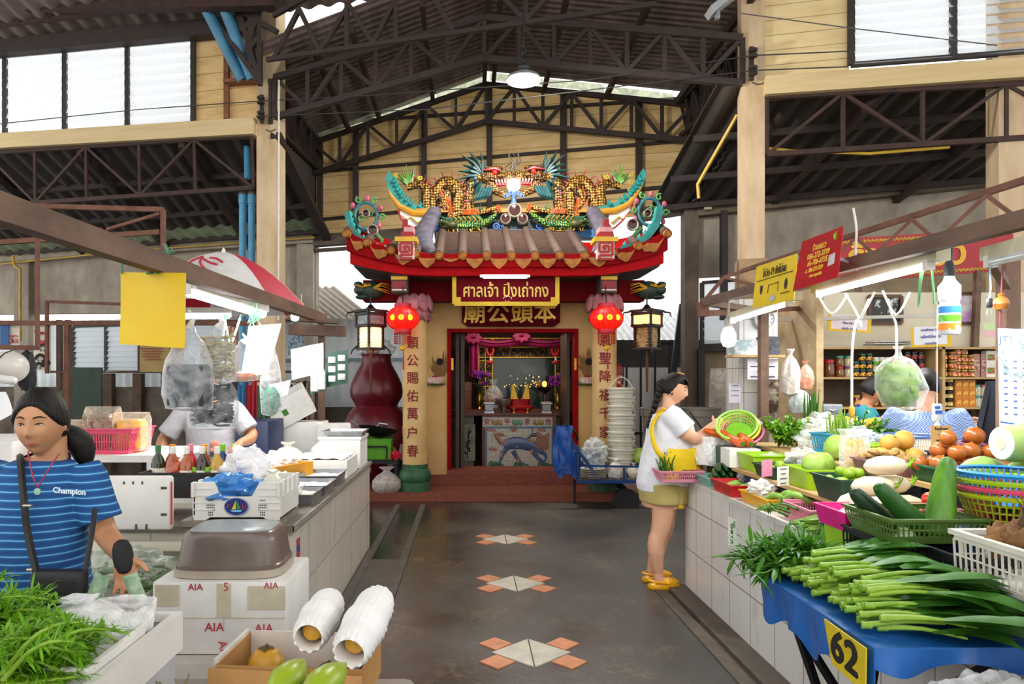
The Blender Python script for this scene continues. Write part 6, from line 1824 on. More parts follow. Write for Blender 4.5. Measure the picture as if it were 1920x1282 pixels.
def netsleeve(a,b,r,label):
 a,b=V(a),V(b)
 t=thing('foam_sleeve_fruit',label,'fruit',tuple(a),0,'fruit in white foam sleeves')
 d=(b-a).normalized();x=d.cross(V((0,0,1))).normalized();y=x.cross(d)
 L=(b-a).length
 m=MB();n=40;rows=[]
 steps=24
 for i in range(steps+1):
  f=i/steps
  k=.82+.3*math.sin(PI*min(1,max(0,f)))**.7-.02*(f>.5)+.04*math.sin(f*17)
  rows.append([a+d*L*f+(x*math.cos(2*PI*j/n)+y*math.sin(2*PI*j/n))*r*k*(1+.045*(1 if(j//2+i)%2 else-1)*1.5)for j in range(n)])
 m.loft(rows,caps=False)
 inner=[[a+d*L*f+(x*math.cos(2*PI*j/n)+y*math.sin(2*PI*j/n))*r*k for j in range(n)]for f,k in((0,.82),(.0,.76),(.5,.95),(1,.76))]
 m.loft([rows[-1]]+inner[::-1][:2],caps=False);m.loft([rows[0],inner[1]]+[inner[2]],caps=False)
 obj('foam_net',m,net_m,t,world=True,sharp=60)
 m=MB();rings=[[a+d*(L*f)+(x*math.cos(2*PI*j/16)+y*math.sin(2*PI*j/16))*r*k for j in range(16)]for f,k in((.1,.1),(.14,.5),(.25,.72),(.7,.72),(.85,.5),(.9,.1))]
 m.loft(rings);obj('fruit_body',m,mang,t,world=True)
netsleeve(P(578,1196,2.0),P(620,1125,2.28),.052,'left white foam net sleeve with a yellow fruit lying across the carton')
netsleeve(P(655,1225,1.92),P(712,1120,2.22),.056,'right white foam net sleeve with a yellow fruit lying across the carton')
mgm=two('a8b82a','7a9a22',.5,.25,6,.35)
for a,b,lb in(((515,1300,1.55),(570,1236,1.72),'pointed yellow green mango, the left of two at the bottom edge'),((580,1305,1.5),(648,1243,1.7),'pointed yellow green mango, the right of two at the bottom edge')):
 p0,p1=P(*a),P(*b)
 d=(p1-p0)
 m=MB();m.tube([p0+d*f for f in(0,.15,.35,.55,.75,.9,1.0)],[.012,.032,.042,.038,.026,.012,.004],14,flat=.85)
 one('green_mango',m,mgm,lb,'mango','mangoes at the bottom edge')
t=carton((-.52,1.6,.5),.34,.24,.06,mat('b08a58',.6,0,.1),'fruit_tray','shallow brown tray with a clear cover at the bottom edge','tray')
obj('clear_cover',MB().rbox((0,0,.064),(.35,.25,.008),.01),film('ffffff',.55),t)
c=P(335,1285,1.72)
c=V((-.73,1.72,.5))
one('glass_jar',MB().lathe([(.045,0),(.05,.01),(.05,.1),(.038,.13),(.04,.15)],18,c),film('e8f0ee',.55,.08,6,.2),'clear glass jar of dried stalks at the bottom left','jar')
m=MB()
for k in range(16):m.tube([c+V((R.uniform(-.03,.03),R.uniform(-.03,.03),.02)),c+V((R.uniform(-.04,.04),R.uniform(-.03,.03),.12)),c+V((R.uniform(-.07,.06),R.uniform(-.04,.04),R.uniform(.17,.25)))],[.005,.0025],5)
one('dried_stalks',m,two('8a7a5a','5a5a3a',.5,.15,20,.7),'dried brown stalks standing in the glass jar','stalks')
# ================================================================ right stall
t=thing('tiled_counter','white tiled vegetable counter along the right of the aisle','counter',(2.3,3.2,0))
obj('tiled_body',MB().bx(1.576,3.3,1.0,4.93,0,.775),tile_right,t,world=True)
obj('countertop',MB().bx(1.566,3.3,.98,4.95,.775,.8),two('d8d6d0','b4b0a6',.5,.2,5,.35),t,world=True)
stk=obj('green_sticker',MB().bx(1.5735,1.5755,3.99,4.12,.5,.68),mat('e4e8dc',.5),t,world=True)
m=MB();m.text('ตลาด',.055,(1.572,4.055,.59),(0,0,-1),(0,-1,0),bold=.001);m.text('ดี',.05,(1.572,4.02,.65),(0,-1,0),(0,0,1));obj('lettering',m,mat('1f7a3a'),stk,world=True)
navy=mat('1c2850',.5,0,.15)
woodl=two('c9a870','a8854f',.5,.2,6,.65,vec_scale=(1,.3,1))
t=thing('display_steps','stepped wooden display boards on the right counter under the vegetable baskets','display',(2.3,3.4,.8))
m=MB();m.bx(1.72,2.25,2.7,4.45,.915,.935);m.bx(1.98,2.72,2.45,4.9,1.035,1.055);obj('board',m,woodl,t,world=True)
m=MB()
for y in(2.75,3.3,3.85,4.35):m.bx(1.76,1.95,y-.2,y+.06,.8,.914)
for y in(2.6,3.2,3.8,4.5):m.bx(2.05,2.66,y-.12,y+.3,.8,1.034)
obj('support_crate',m,navy,t,world=True)
def pl(u,v,z):return G(u,v,z)
pinkb=mat('d88a9c',.4,0,.1);limeb=mat('9ac81c',.4,0,.1);dgrn=mat('17402c',.45,0,.12);redb=mat('b8141e',.4,0,.1);yelb=mat('dca012',.4,0,.1);magb=mat('d81c7c',.4,0,.1);tealb=mat('2a8aa8',.4,0,.12);blackb=mat('191a1c',.5,0,.2);oliveb=mat('4f6a2c',.45,0,.12);mauve=mat('8f6268',.45,0,.12)
def gl(c1,c2,sc=5,thr=.5,rough=.35,vs=None):return two(c1,c2,thr,.18,sc,rough,vec_scale=vs)
tray('pink_basket',(1.47,4.78,.8),.3,.22,.075,pinkb,'pale pink slatted basket of green stems at the far end of the right counter','basket','pink slatted baskets',0,.86,80)
herb('vegetable_bunch','cut green stems bundled in the left of the pink slatted basket',(1.4,4.8,.83),(-.1,-.15,.6),26,.12,lf_mid,lf_mid,61,.006,.02,2,.3,.2)
crumple('shallot_heap',(1.54,4.74,.82),(.06,.05,.03),'heap of brown shallot skins in the right of the pink slatted basket',gl('8a4a2a','5a2a30',12),62,cat='vegetable')
tray('red_tray',(1.69,4.22,.8),.24,.32,.07,redb,'red plastic tray of small gourds at the far front of the right counter','tray',None,0,.9)
tray('yellow_tray',(1.73,3.82,.8),.27,.36,.06,yelb,'yellow plastic tray beside the red tray on the right counter','tray',None,0,.9)
tray('pink_basket',(1.735,3.36,.8),.25,.3,.085,pinkb,'pale pink slatted basket with empty bottom behind the ridged gourds','basket','pink slatted baskets',0,.88,80)
def veg(name,pts,rs,mt,label,cat,group=None,n=12,flat=1,stem=None,ribs=0):
 m=MB();q=smooth([V(p)for p in pts],4)
 m.tube(q,rs,n,flat=flat,round_=True)
 if ribs:
  k=len(m.v)//n
  m.v=[tuple(V(p)+(V(p)-q[min(max((i//n)-2,0),len(q)-1)])*(.16 if(i%n)%2 else-.06))for i,p in enumerate(m.v)]
 if stem is None:return one(name,m,mt,label,cat,group)
 t=thing(name,label,cat,tuple(pts[0]),0,group)
 obj('vegetable_body',m,mt,t,world=True)
 d=(q[0]-q[1]).normalized()
 obj('stem',MB().tube([q[0]+d*rs[0]*.7,q[0]+d*(rs[0]*.7+.02)],[rs[0]*.5,rs[0]*.45],8),stem,t,world=True)
 return t
ridge=gl('4f7a1c','7aa032',8)
for k,(dy,dz,lb)in enumerate(((0,0,'nearest the white bag'),(.07,0,'in the middle of the row'),(.035,.035,'on top of the other two'),(.14,.0,'nearest the pink basket'))):
 veg('ridged_gourd',[(1.56,3.1+dy,.822+dz),(1.66,3.08+dy,.83+dz),(1.82,3.0+dy,.826+dz)],[.014,.022,.024,.016],ridge,'long ridged green gourd lying across the counter edge, %s'%lb,'gourd','ridged gourds on the counter edge',14,1,lf_mid,1)
for k,(x,y,z,a)in enumerate(((1.63,3.75,.83,.3),(1.68,3.7,.85,.5),(1.66,3.6,.86,.1))):
 veg('snake_gourd',[(x,y,z),(x+.03,y-.06,z+.05),(x+.1,y-.1-a*.1,z+.02)],[.012,.018,.014],gl('8ab84a','5f9a2c',9),'light green curled gourd, %s of three on the yellow tray'%('leftmost','middle','rightmost')[k],'gourd','light green gourds on the yellow tray',10)
crumple('plastic_bag',(1.66,3.86,.84),(.07,.07,.05),'white plastic bag of sprouts on the left of the yellow tray',film('f8f8f4',.25,.3,10,.9),63)
for k in range(5):
 x,y=1.64+.03*(k%3),4.12+.06*k
 veg('pale_gourd',[(x,y,.84),(x+.05,y-.01,.85),(x+.1,y+.01,.842)],[.012,.018,.012],gl('9ab85a','6f9a34',9),'small pale green gourd lying in the red tray','gourd','small gourds in the red tray',10)
cuc=gl('16401c','2a5a24',6)
tray('teal_tray',(1.72,4.58,.8),.3,.26,.06,mat('7ab0a4',.4),'pale teal tray heaped with dark green cucumbers','tray',None,0,.85)
for k in range(13):
 r_,c_=divmod(k,5)
 x,y,z=1.62+.05*c_+.02*r_,4.52+.03*(c_%2),.85+.035*r_
 a=R.uniform(-.3,.3)
 veg('cucumber',[(x-.02-.03*a,y-.08,z),(x,y,z+.015),(x+.03+.04*a,y+.09,z+.01)],[.015,.021,.015],cuc,'dark green cucumber in the heap on the pale teal tray','cucumber','cucumbers on the teal tray',10)
limem=gl('6f9a1a','9ab82a',7)
lp=None
def fruits(name,c,L,Wd,n,r,mt,label,cat,group,layers=2,top=None):
 rr=random.Random(n*7)
 proto=None
 k=0
 nx=max(1,int(L/(2.05*r)));ny=max(1,int(Wd/(2.05*r)))
 for l in range(layers):
  for i in range(nx-l):
   for j in range(ny-l):
    if k>=n:return
    x=c[0]+(i-(nx-1-l)/2)*2.05*r+rr.uniform(-.15,.15)*r;y=c[1]+(j-(ny-1-l)/2)*2.05*r+rr.uniform(-.15,.15)*r
    z=c[2]+l*1.6*r
    if proto is None:
     m=MB();lump(m,(0,0,r),(r,r*.95,r*.95),n,.07,2,None,14,9)
     proto=thing(name,label,cat,(x,y,z),0,group)
     obj('fruit_body',m,mt,proto)
     obj('stem_end',MB().lathe([(r*.16,r*1.88),(r*.1,r*(2.0 if top else 1.96)),(0,r*(2.1 if top else 1.97))],7),top or mat('5a6a2a',.6),proto)
    else:dup(proto,(x,y,z),None,rot=(rr.uniform(-.6,.6),rr.uniform(-.6,.6),rr.uniform(0,6)),scale=rr.uniform(.9,1.12))
    k+=1
tray('green_tray',(1.84,3.98,.935),.24,.26,.07,dgrn,'dark green tray of limes beside the lime yellow basket','tray','dark green lime trays')
fruits('lime',(1.84,3.98,.945),.2,.22,13,.026,limem,'green lime in the far dark green tray','lime','limes in the far green tray')
tray('green_tray',(1.8,3.22,.9355),.22,.26,.11,dgrn,'deep dark green tray of limes in front of the daikon pile','tray','dark green lime trays',0,.8)
fruits('lime',(1.8,3.22,1.0),.19,.22,16,.027,limem,'yellowish green lime in the near dark green tray','lime','limes in the near green tray')
cabb=leaf_mat('8ab83a','c2d878',name='cabbage_leaf')
def cabbage(c,r,label,group='cabbages',wrap=False):
 t=thing('cabbage',label,'cabbage',tuple(c),R.uniform(0,6),group)
 def fn(q,p):
  return q*(1+.05*math.sin(9*math.atan2(p.y,p.x)+p.z*3)+.06*mnoise.noise(p*4))
 obj('head',MB().ell((0,0,r*.9),(r,r,r*.92),None,26,16,fn),cabb,t)
 m=MB()
 for k in range(5):
  a=k*1.256
  def gf(u,v,a=a):
   th=(u-.5)*1.3+a;ph=v*1.9-.75
   rr=r*(1.04+.12*max(0,v-.75))
   return V((rr*math.cos(th)*math.cos(ph),rr*math.sin(th)*math.cos(ph),r*.9+rr*.95*math.sin(ph)))
  m.grid(gf,6,7,.003)
 obj('outer_leaf',m,cabb,t)
 return t
for k,(x,y,lb)in enumerate(((1.85,3.62,'near'),(1.86,4.3,'far'))):
 tray('lime_basket',(x,y,.936),.22,.24,.1,limeb,'lime yellow plastic basket, the %s one on the display step'%lb,'basket','lime yellow baskets',0,.85)
for x,y,z,r_,lb in((1.83,3.6,1.0,.06,'pale cabbage half sunk in the near lime yellow basket'),(1.9,3.66,1.0,.062,'pale cabbage at the back of the near lime yellow basket'),(2.08,3.82,1.056,.075,'biggest cabbage, standing highest behind the lime yellow basket'),(2.02,3.55,1.056,.055,'small cabbage between the big cabbage and the corn pack')):
 cabbage((x,y,z),r_,lb)
def card(name,u,v,w,h,Y,mt,label,lines=None,ink='2a3a8a',rz=0,cat='card',group=None,tilt=0,xs=1.0):
 c=P(u,v,Y)
 t=thing(name,label,cat,tuple(c),rz,group,(tilt,0,rz))
 obj('sheet',MB().box((0,0,h/2),(w,.003,h)),mt,t)
 if lines:
  m=MB()
  n=len(lines)
  for i,s_ in enumerate(lines):
   if s_ is None:continue
   if s_[0]=='-':m.box((0,-.003,h-h*(i+.5)/n),(w*.1*len(s_),.001,h/n*.22));continue
   m.text(s_,h/n*.62,(0,-.003,h-h*(i+.55)/n),ext=.0005,bold=.0004,sx=xs)
  obj('lettering',m,mat(ink,.6),t)
 return t
card('pink_card',1438,893,.085,.09,3.72,mat('e08aa8',.6),'pink card clipped to the front of the display step',rz=.5,group='cards on the display step')
card('price_card',1468,910,.09,.1,3.6,mat('ecece8',.6),'white price card beside the pink card',['------','----','------','-----'],'6a6a70',.5,group='cards on the display step')
tray('grey_tray',(1.92,4.62,.936),.2,.2,.07,mat('c9ccc8',.4),'pale grey tray behind the far lime yellow basket','tray')
tray('green_basket',(1.81,4.75,.8),.16,.16,.1,dgrn,'dark green basket behind the cucumber heap','basket')
dk=two('e8dfc6','d8cba8',.5,.25,4,.4)
D_=[(1.70,2.88,.965),(1.78,2.98,.965),(1.86,2.92,.965),(1.72,3.0,.965),(1.74,2.93,1.045),(1.83,2.97,1.045),(1.80,2.94,1.13)]
DL=['at the front left of the bottom layer','in the middle of the bottom layer','at the right of the bottom layer','at the back left of the bottom layer','on the left of the second layer','on the right of the second layer','alone on top of the pile']
for(x,y,z),lb in zip(D_,DL):
 t=thing('daikon','short fat white daikon radish %s'%lb,'radish',(x,y,z),0,'daikon radish pile')
 a=R.uniform(-.15,.25)
 obj('root',MB().tube([(-.09,a*.05,0),(-.07,a*.03,0),(-.03,0,.002),(.03,0,.004),(.07,-a*.03,.002),(.088,-a*.05,0)],[.006,.028,.041,.042,.03,.012],16,round_=False),dk,t)
 m=MB();m.tube([(.085,0,0),(.105,-.005,.006)],[.014,.01],8)
 for k in range(3):m.tube([(.1,0,.003),(.115,.01*(k-1),.02),(.118,.02*(k-1),.04)],[.004,.002],4)
 obj('leaf_stub',m,lf_bright,t)
crumple('pink_bag',(1.66,2.86,.9),(.09,.08,.035),'pale pink plastic sheet under the daikon pile',film('f0c0c4',.2,.35,8,.9),64)
tom=mat('c8321a',.18,0,.2,6,coat=.5)
tray('tomato_basket',(1.86,2.78,.936),.2,.18,.05,mat('c08a70',.5,0,.1),'shallow salmon basket of tomatoes between daikon and big gourd','basket')
fruits('tomato',(1.86,2.76,.945),.18,.16,12,.03,tom,'ripe red tomato in the salmon basket','tomato','tomatoes in the salmon basket',2,lf_mid)
pot=two('d8a848','b8863a',.5,.2,7,.6,bump=.15)
tray('mauve_tray',(1.97,3.22,1.056),.2,.2,.07,mauve,'dusky mauve tray under the ginger beside the onions','tray')
tray('potato_tray',(2.2,3.52,1.056),.34,.26,.06,mauve,'dusky mauve tray of potatoes behind the ginger','tray')
fruits('potato',(2.2,3.52,1.07),.34,.26,16,.047,pot,'yellow potato in the mauve tray','potato','potatoes in the mauve tray',3)
m=MB()
for k in range(26):lump(m,(1.97+R.uniform(-.08,.08),3.22+R.uniform(-.09,.09),1.12+R.uniform(0,.05)),(R.uniform(.018,.03),R.uniform(.014,.022),.016),k,.5,4,Matrix.Rotation(R.uniform(0,6),3,'Z'),12,9)
tag(one('ginger_heap',m,two('a8864a','8a6a34',.5,.2,20,.7),'heap of knobbly ginger root in the mauve tray','ginger',sharp=80),kind='stuff')
oni=two('b86a2a','8f4a1c',.5,.22,6,.25,vec_scale=(3,3,.6))
tray('onion_tray',(2.14,2.94,1.056),.3,.28,.07,mat('1a5a3c',.45,0,.12),'green tray heaped with brown onions on the top step','tray',None,0,.82)
fruits('onion',(2.14,2.95,1.1),.34,.3,28,.038,oni,'brown skinned onion in the green tray','onion','onions in the green tray',3,mat('a8804a',.7))
m_=gl('5a1c34','7a3048',9)
tray('shallot_tray',(2.42,3.3,1.056),.24,.24,.09,navy,'navy tray of purple shallots behind the onions','tray')
fruits('shallot',(2.42,3.3,1.12),.22,.22,26,.025,m_,'purple shallot in the navy tray behind the onions','shallot','shallots in the navy tray',3)
m=MB()
for k in range(9):m.tube([(2.56+R.uniform(-.03,.03),3.05+R.uniform(-.03,.03),1.1),(2.57+R.uniform(-.03,.03),3.05+R.uniform(-.03,.03),1.2),(2.58+R.uniform(-.05,.05),3.05,1.29)],[.012,.016,.006],6)
one('orange_chillies',m,mat('d8621a',.35,0,.2),'bundle of orange chillies standing beside the shallots','chillies')
wm_=gl('8aa85a','6f8f44',5,vs=(1,1,1))
t=thing('cut_winter_melon','big cut winter melon with its white face towards the aisle','melon',(2.05,2.62,1.2))
mel=[V((2.02,2.58,1.262)),V((2.06,2.58,1.262)),V((2.16,2.6,1.265)),V((2.3,2.64,1.268)),V((2.36,2.66,1.268)),V((2.4,2.67,1.268))]
obj('rind',MB().tube(mel,[.064,.071,.077,.074,.05,.012],24),gl('a8c070','86a44c',4),t,world=True)
d=(mel[0]-mel[1]).normalized()
obj('cut_face',MB().tube([mel[0]+d*.004,mel[0]-d*.004],[.06,.062],24),two('eef2dc','d4dcb8',.62,.12,22,.5),t,world=True)
obj('seed_core',MB().tube([mel[0]+d*.006,mel[0]],[.024,.026],12),two('d8d0b0','b8c090',.5,.2,60,.6),t,world=True)
for a,r_,lb in(((2.0,2.66,1.135),.062,'small pale green winter melon under the left of the cut melon'),((2.16,2.64,1.13),.062,'small pale green winter melon under the right of the cut melon')):
 veg('winter_melon',[(a[0]-.03,a[1],a[2]),(a[0]+.02,a[1]+.01,a[2]+.003),(a[0]+.07,a[1]+.02,a[2])],[r_*.9,r_*1.08,r_*.9],wm_,lb,'melon','small winter melons',18,1,mat('6a6a3a',.7))
tray('melon_tray',(2.12,2.66,1.056),.38,.2,.03,mat('1a5a3c',.45,0,.12),'shallow green tray under the small winter melons','tray')
def colander(c,r,h,mt,label,group,rot=None,bars=44,rimm=None):
 t=thing('colander',label,'colander',tuple(c),0,group,rot)
 m=MB()
 for k in range(bars):
  a=2*PI*k/bars
  m.bar((r*.72*math.cos(a),r*.72*math.sin(a),0),(r*.98*math.cos(a),r*.98*math.sin(a),h),.0045,.003)
 for f in(0,.25,.5,.75):
  rr=r*(.72+.26*f)
  m.tube([(rr*math.cos(a),rr*math.sin(a),h*f)for a in[2*PI*k/32 for k in range(33)]],.0028,4)
 m.lathe([(r*.72,0),(r*.72,.003),(0,.003)],28)
 obj('basket_body',m,mt,t)
 obj('rim',MB().lathe([(r*.97,h-.004),(r*1.06,h-.006),(r*1.08,h+.004),(r*1.0,h+.01),(r*.96,h+.004)],36,caps=False),rimm or mt,t)
 return t
cb=V((1.92,2.42,.99))
for k,(cl,lb)in enumerate((('a8b81c','bottom yellow green'),('d8486a','pink'),('a0c01c','upper lime green'),('1a7ac0','top blue'))):
 colander(cb+V((0,0,.026*k)),.155,.105,mat(cl,.35,0,.1),'%s colander in the nested stack near the right edge'%lb,'nested colanders near the right edge')
one('stack_crate',MB().bx(1.7,2.1,2.25,2.6,.801,.985),navy,'navy crate under the nested colanders','crate')
for k,(dx_,cl,rl,lb)in enumerate(((.05,'b81c6a','e88aa8','magenta'),(.02,'d8c81c','d8d83a','yellow'),(-.0,'8ad03a','a8e05a','light green'))):
 colander(V((1.86+dx_,4.72-.01*k,1.1+.02*k)),.13,.08,mat(cl,.4,0,.1),'%s colander leaning in the stack by the coriander'%lb,'leaning colanders by the coriander',(rad(38),rad(-24),0),36,mat(rl,.4,0,.08))
one('far_crate',MB().bx(1.72,2.1,4.6,4.9,.801,1.05),dgrn,'dark green crate under the leaning colanders','crate')
car=gl('d8621a','c05012',7)
for k,(a,b,lb)in enumerate((((1.78,4.7,1.12),(1.66,4.76,1.15),'pointing at the shopper'),((1.8,4.5,1.09),(1.77,4.66,1.12),'in the middle of the three'),((1.86,4.5,1.09),(1.86,4.66,1.13),'nearest the magenta colander'))):
 veg('carrot',[a,V(a).lerp(V(b),.5),b],[.032,.028,.016],car,'fat orange carrot %s'%lb,'carrot','fat carrots by the colanders',12,1,lf_mid)
one('carrot_box',MB().bx(1.7,1.9,4.42,4.58,.936,1.055),styro,'small white foam box under the carrots','box')
herb('coriander_heap','bushy heap of coriander behind the lime baskets',(2.12,4.55,1.06),(-.3,-.4,.9),40,.17,lf_mid,lf_bright,71,.025,.03,22,.7,.7)
herb('spring_onion_bundle','upright bundle of green shoots tied at the middle of the display',(2.22,4.05,1.06),(0,0,1),34,.2,stem_g,lf_bright,72,.01,.03,2,.09,.0)
herb('chive_bundle','tall bundle of green chives tied with a blue band',(2.45,4.85,1.06),(.05,0,1),34,.3,lf_mid,lf_mid,73,.006,.04,2,.06,.0)
herb('morning_glory_heap','heap of green leaves in front of the yellow flower basin',(2.6,4.6,1.06),(.4,-.5,.5),40,.2,lf_mid,lf_mid,74,.02,.05,12,.6,.9)
m=MB();lump(m,(2.36,4.7,1.14),(.1,.09,.1),5,.08);pk=thing('cut_pumpkin','dark skinned pumpkin cut open to its yellow flesh','pumpkin',(2.36,4.7,1.05));obj('rind',m,gl('2a3a26','3f4f30',8),pk,world=True)
obj('yellow_flesh',MB().box((2.3,4.62,1.16),(.1,.012,.17),Matrix.Rotation(rad(24),3,'Y')@Matrix.Rotation(.5,3,'Z')),mat('e8b412',.5,0,.15),pk,world=True)
fz=film('fafcfa',.74,.18,9,1.0)
for k,(x,y,z,rx,ry,rz_,lb)in enumerate(((2.3,4.45,1.06,.16,.12,.09,'big clear bag of vegetables in the middle of the display'),(2.42,4.62,1.06,.15,.12,.11,'white bag bulging behind the middle of the display'),(2.18,4.25,1.06,.11,.1,.07,'clear bag of yellow corn cobs beside the green shoots'),(2.0,4.05,.94,.1,.1,.08,'clear bag over yellow peppers on the lower step'),(2.3,3.9,1.06,.1,.1,.07,'clear bag of dried chillies'),(2.33,4.15,1.06,.12,.1,.08,'clear bag of green parsley left of the white basket'),(1.95,4.3,.94,.12,.1,.05,'flat white plastic sheet by the grey tray'),(1.8,4.36,.84,.07,.07,.05,'clear bag between cucumbers and limes'))):
 crumple('plastic_bag',(x,y,z),(rx,ry,rz_),lb,fz,80+k,'crumpled bags on the vegetable display')
m=MB()
for k in range(60):lump(m,(2.34+R.uniform(-.12,.12),4.44+R.uniform(-.08,.08),1.08+R.uniform(0,.1)),R.uniform(.012,.025),k,.4,3,None,7,5)
tag(one('mixed_vegetables',m,two('d8b04a','7aa03a',.5,.1,12,.5),'mixed yellow and green cut vegetables in the big clear bag','vegetables'),kind='stuff')
herb('parsley_heap','curly parsley inside the clear bag left of the white basket',(2.33,4.13,1.06),(0,0,1),40,.1,lf_mid,lf_mid,75,.02,.02,20,.9,.8)
veg('yellow_pepper',[(2.0,4.05,.98),(2.03,4.0,1.03),(2.06,3.98,1.05)],[.014,.012,.004],mat('d8c81c',.3),'pale yellow pepper on the lower step, left of two','pepper','yellow peppers')
veg('yellow_pepper',[(2.05,4.02,.98),(2.08,3.97,1.01),(2.13,3.96,1.02)],[.014,.012,.004],mat('c8c828',.3),'pale yellow pepper on the lower step, right of two','pepper','yellow peppers')
t=thing('corn_pack','wrapped pack of yellow corn cobs standing by the daikon pile','corn',(1.93,3.4,1.056))
m=MB()
for k in range(3):m.tube([(-.03+.03*k,0,.0),(-.03+.03*k,0,.08),(-.03+.03*k,0,.15)],[.02,.022,.01],10,round_=True)
obj('cob',m,mat('e0b01c',.4,0,.25,60),t);obj('wrap',MB().loft([[(sx*.06*k,sy*.03*k,z)for sx,sy in((-1,-1),(1,-1),(1,1),(-1,1))]for k,z in((1,-.0),(1.05,.1),(.9,.17),(1.2,.2))]),film('ffffff',.7),t)
tray('blue_basket',(2.2,4.0,1.056),.2,.28,.13,tealb,'sky blue slatted basket behind the big cabbage','basket',None,.3,.85,60)
tray('lime_crate',(2.24,3.66,1.056),.2,.14,.1,limeb,'lime yellow ribbed crate behind the corn pack','crate')
t=thing('sieve_basket','round white slatted basket with a blue rim in front of the woman in blue check','basket',(2.5,3.85,1.056))
m=MB()
for k in range(60):
 a=2*PI*k/60;m.bar((.1*math.cos(a),.1*math.sin(a),0),(.135*math.cos(a),.135*math.sin(a),.13),.0055,.003)
for f in(.0,.33,.66):m.tube([((.1+.035*f)*math.cos(a),(.1+.035*f)*math.sin(a),.13*f)for a in[2*PI*k/32 for k in range(33)]],.003,4)
obj('basket_body',m,mat('e4e2d4',.5),t);obj('rim',MB().tube([(.138*math.cos(a),.138*math.sin(a),.132)for a in[2*PI*k/40 for k in range(41)]],.008,8),mat('4a6ab8',.4),t)
c=P(1764,850,3.2)
card('kraft_card',1766,853,.1,.14,3.25,two('c9a468','b08a50',.5,.2,8,.7),'brown card with black Thai print standing by the onions',['ร้านเป้าแดง','---','-----',None,None],'2a2018',0,tilt=-.05,xs=.8)
c=P(1757,812,3.3)
t=thing('hanging_scale_tag','white plastic pouch with blue print hanging above the onions','pouch',(c.x,3.3,c.z+.04))
obj('pouch',MB().rbox((0,0,.06),(.045,.015,.09),.012),mat('d0e0e4',.4),t);m=MB();m.box((-.004,-.009,.085),(.026,.002,.014));m.box((.002,-.009,.062),(.032,.002,.016));obj('blue_print',m,mat('2a5ab8'),t)
obj('neck',MB().tube([(0,0,-.06),(0,0,.02)],[.02,.008],8),film('f0f4f6',.4),t);obj('cord',MB().tube([(0,0,.1),(0,0,.6)],.002,4),whitep,t)
tray('lime_box',(1.58,2.8,.8),.13,.2,.1,limeb,'lime green box under the hot pink box','box',None,0,.97)
tray('pink_box',(1.565,2.8,.9),.16,.24,.075,magb,'hot pink box of green okra beside the zucchini basket','box',None,0,.85)
for k in range(5):veg('okra',[(1.53+.02*k,2.73+.02*k,.95),(1.57+.02*k,2.78,.965),(1.61+.015*k,2.84,.95)],[.006,.009,.004],gl('2f4f24','4a6a30',9),'dark green okra pod in the hot pink box','okra','okra pods in the pink box',7)
t=thing('blue_sieve','round blue latticed sieve at the counter edge under the white bag','basket',(1.68,3.0,.8))
m=MB()
for k in range(40):
 a=2*PI*k/40;m.bar((.09*math.cos(a),.09*math.sin(a),0),(.115*math.cos(a),.115*math.sin(a),.08),.007,.003)
for f in(0,.3,.6,.95):m.tube([((.09+.025*f)*math.cos(a),(.09+.025*f)*math.sin(a),.08*f)for a in[2*PI*k/28 for k in range(29)]],.004,4)
obj('basket_body',m,mat('1a5a8f',.45,0,.1),t)
crumple('white_bag',(1.68,3.0,.86),(.115,.1,.05),'crumpled white plastic bag lying on the blue sieve',film('f4f8fa',.15,.3,8,.8),90)
for k,(x,y,L,lb)in enumerate(((1.56,2.58,.2,'black slatted crate under the left of the zucchini basket'),(1.66,2.31,.28,'long black ribbed crate in front of the white yam crate'))):
 tray('black_crate',(x,y,.801),.17,L,.13,blackb,lb,'crate','black crates on the right counter',0,.95,45)
t=tray('green_basket',(1.62,2.49,.935),.33,.3,.085,oliveb,'olive green slatted basket of zucchini on the black crates','basket',None,0,.86,60)
zuc=gl('1f4a1a','33641f',5);zuc2=gl('2c5f12','5c8f1a',4,vs=(4,4,1))
veg('zucchini',[(1.57,2.55,.97),(1.51,2.55,1.02),(1.455,2.55,1.075)],[.034,.036,.026],gl('1c3320','2a4426',5),'darkest zucchini, at the left of the olive basket','zucchini','zucchini in the olive basket',14,1,mat('8a8a5a',.7))
veg('zucchini',[(1.65,2.46,.965),(1.575,2.47,1.03),(1.5,2.47,1.105)],[.036,.038,.028],zuc,'dark green zucchini with a blunt end, second in the olive basket','zucchini','zucchini in the olive basket',14,1,mat('8a8a5a',.7))
veg('wax_gourd',[(1.66,2.4,.985),(1.68,2.42,1.05),(1.715,2.45,1.15),(1.73,2.46,1.2)],[.045,.046,.036,.026],zuc2,'big long green gourd standing up in the olive basket','gourd',None,16,1,mat('5a6a3a',.7))
veg('sweet_potato',[(1.72,2.24,.93),(1.76,2.26,.945),(1.8,2.28,.93)],[.02,.03,.014],gl('6a2a2a','8a3a34',6),'red brown sweet potato in the long black crate','sweet potato')
tray('navy_crate',(1.74,1.86,.8),.36,.62,.075,navy,'navy blue crate under the white yam crate','crate',None,0,1.0,12)
tray('white_crate',(1.74,1.88,.876),.36,.62,.14,mat('d8d4c8',.5,0,.08),'white latticed plastic crate of brown yams at the right edge','crate',None,0,.98,42,.022,.006,None,.15)
yam=two('8a6236','5f4326',.5,.2,9,.85,bump=.5)
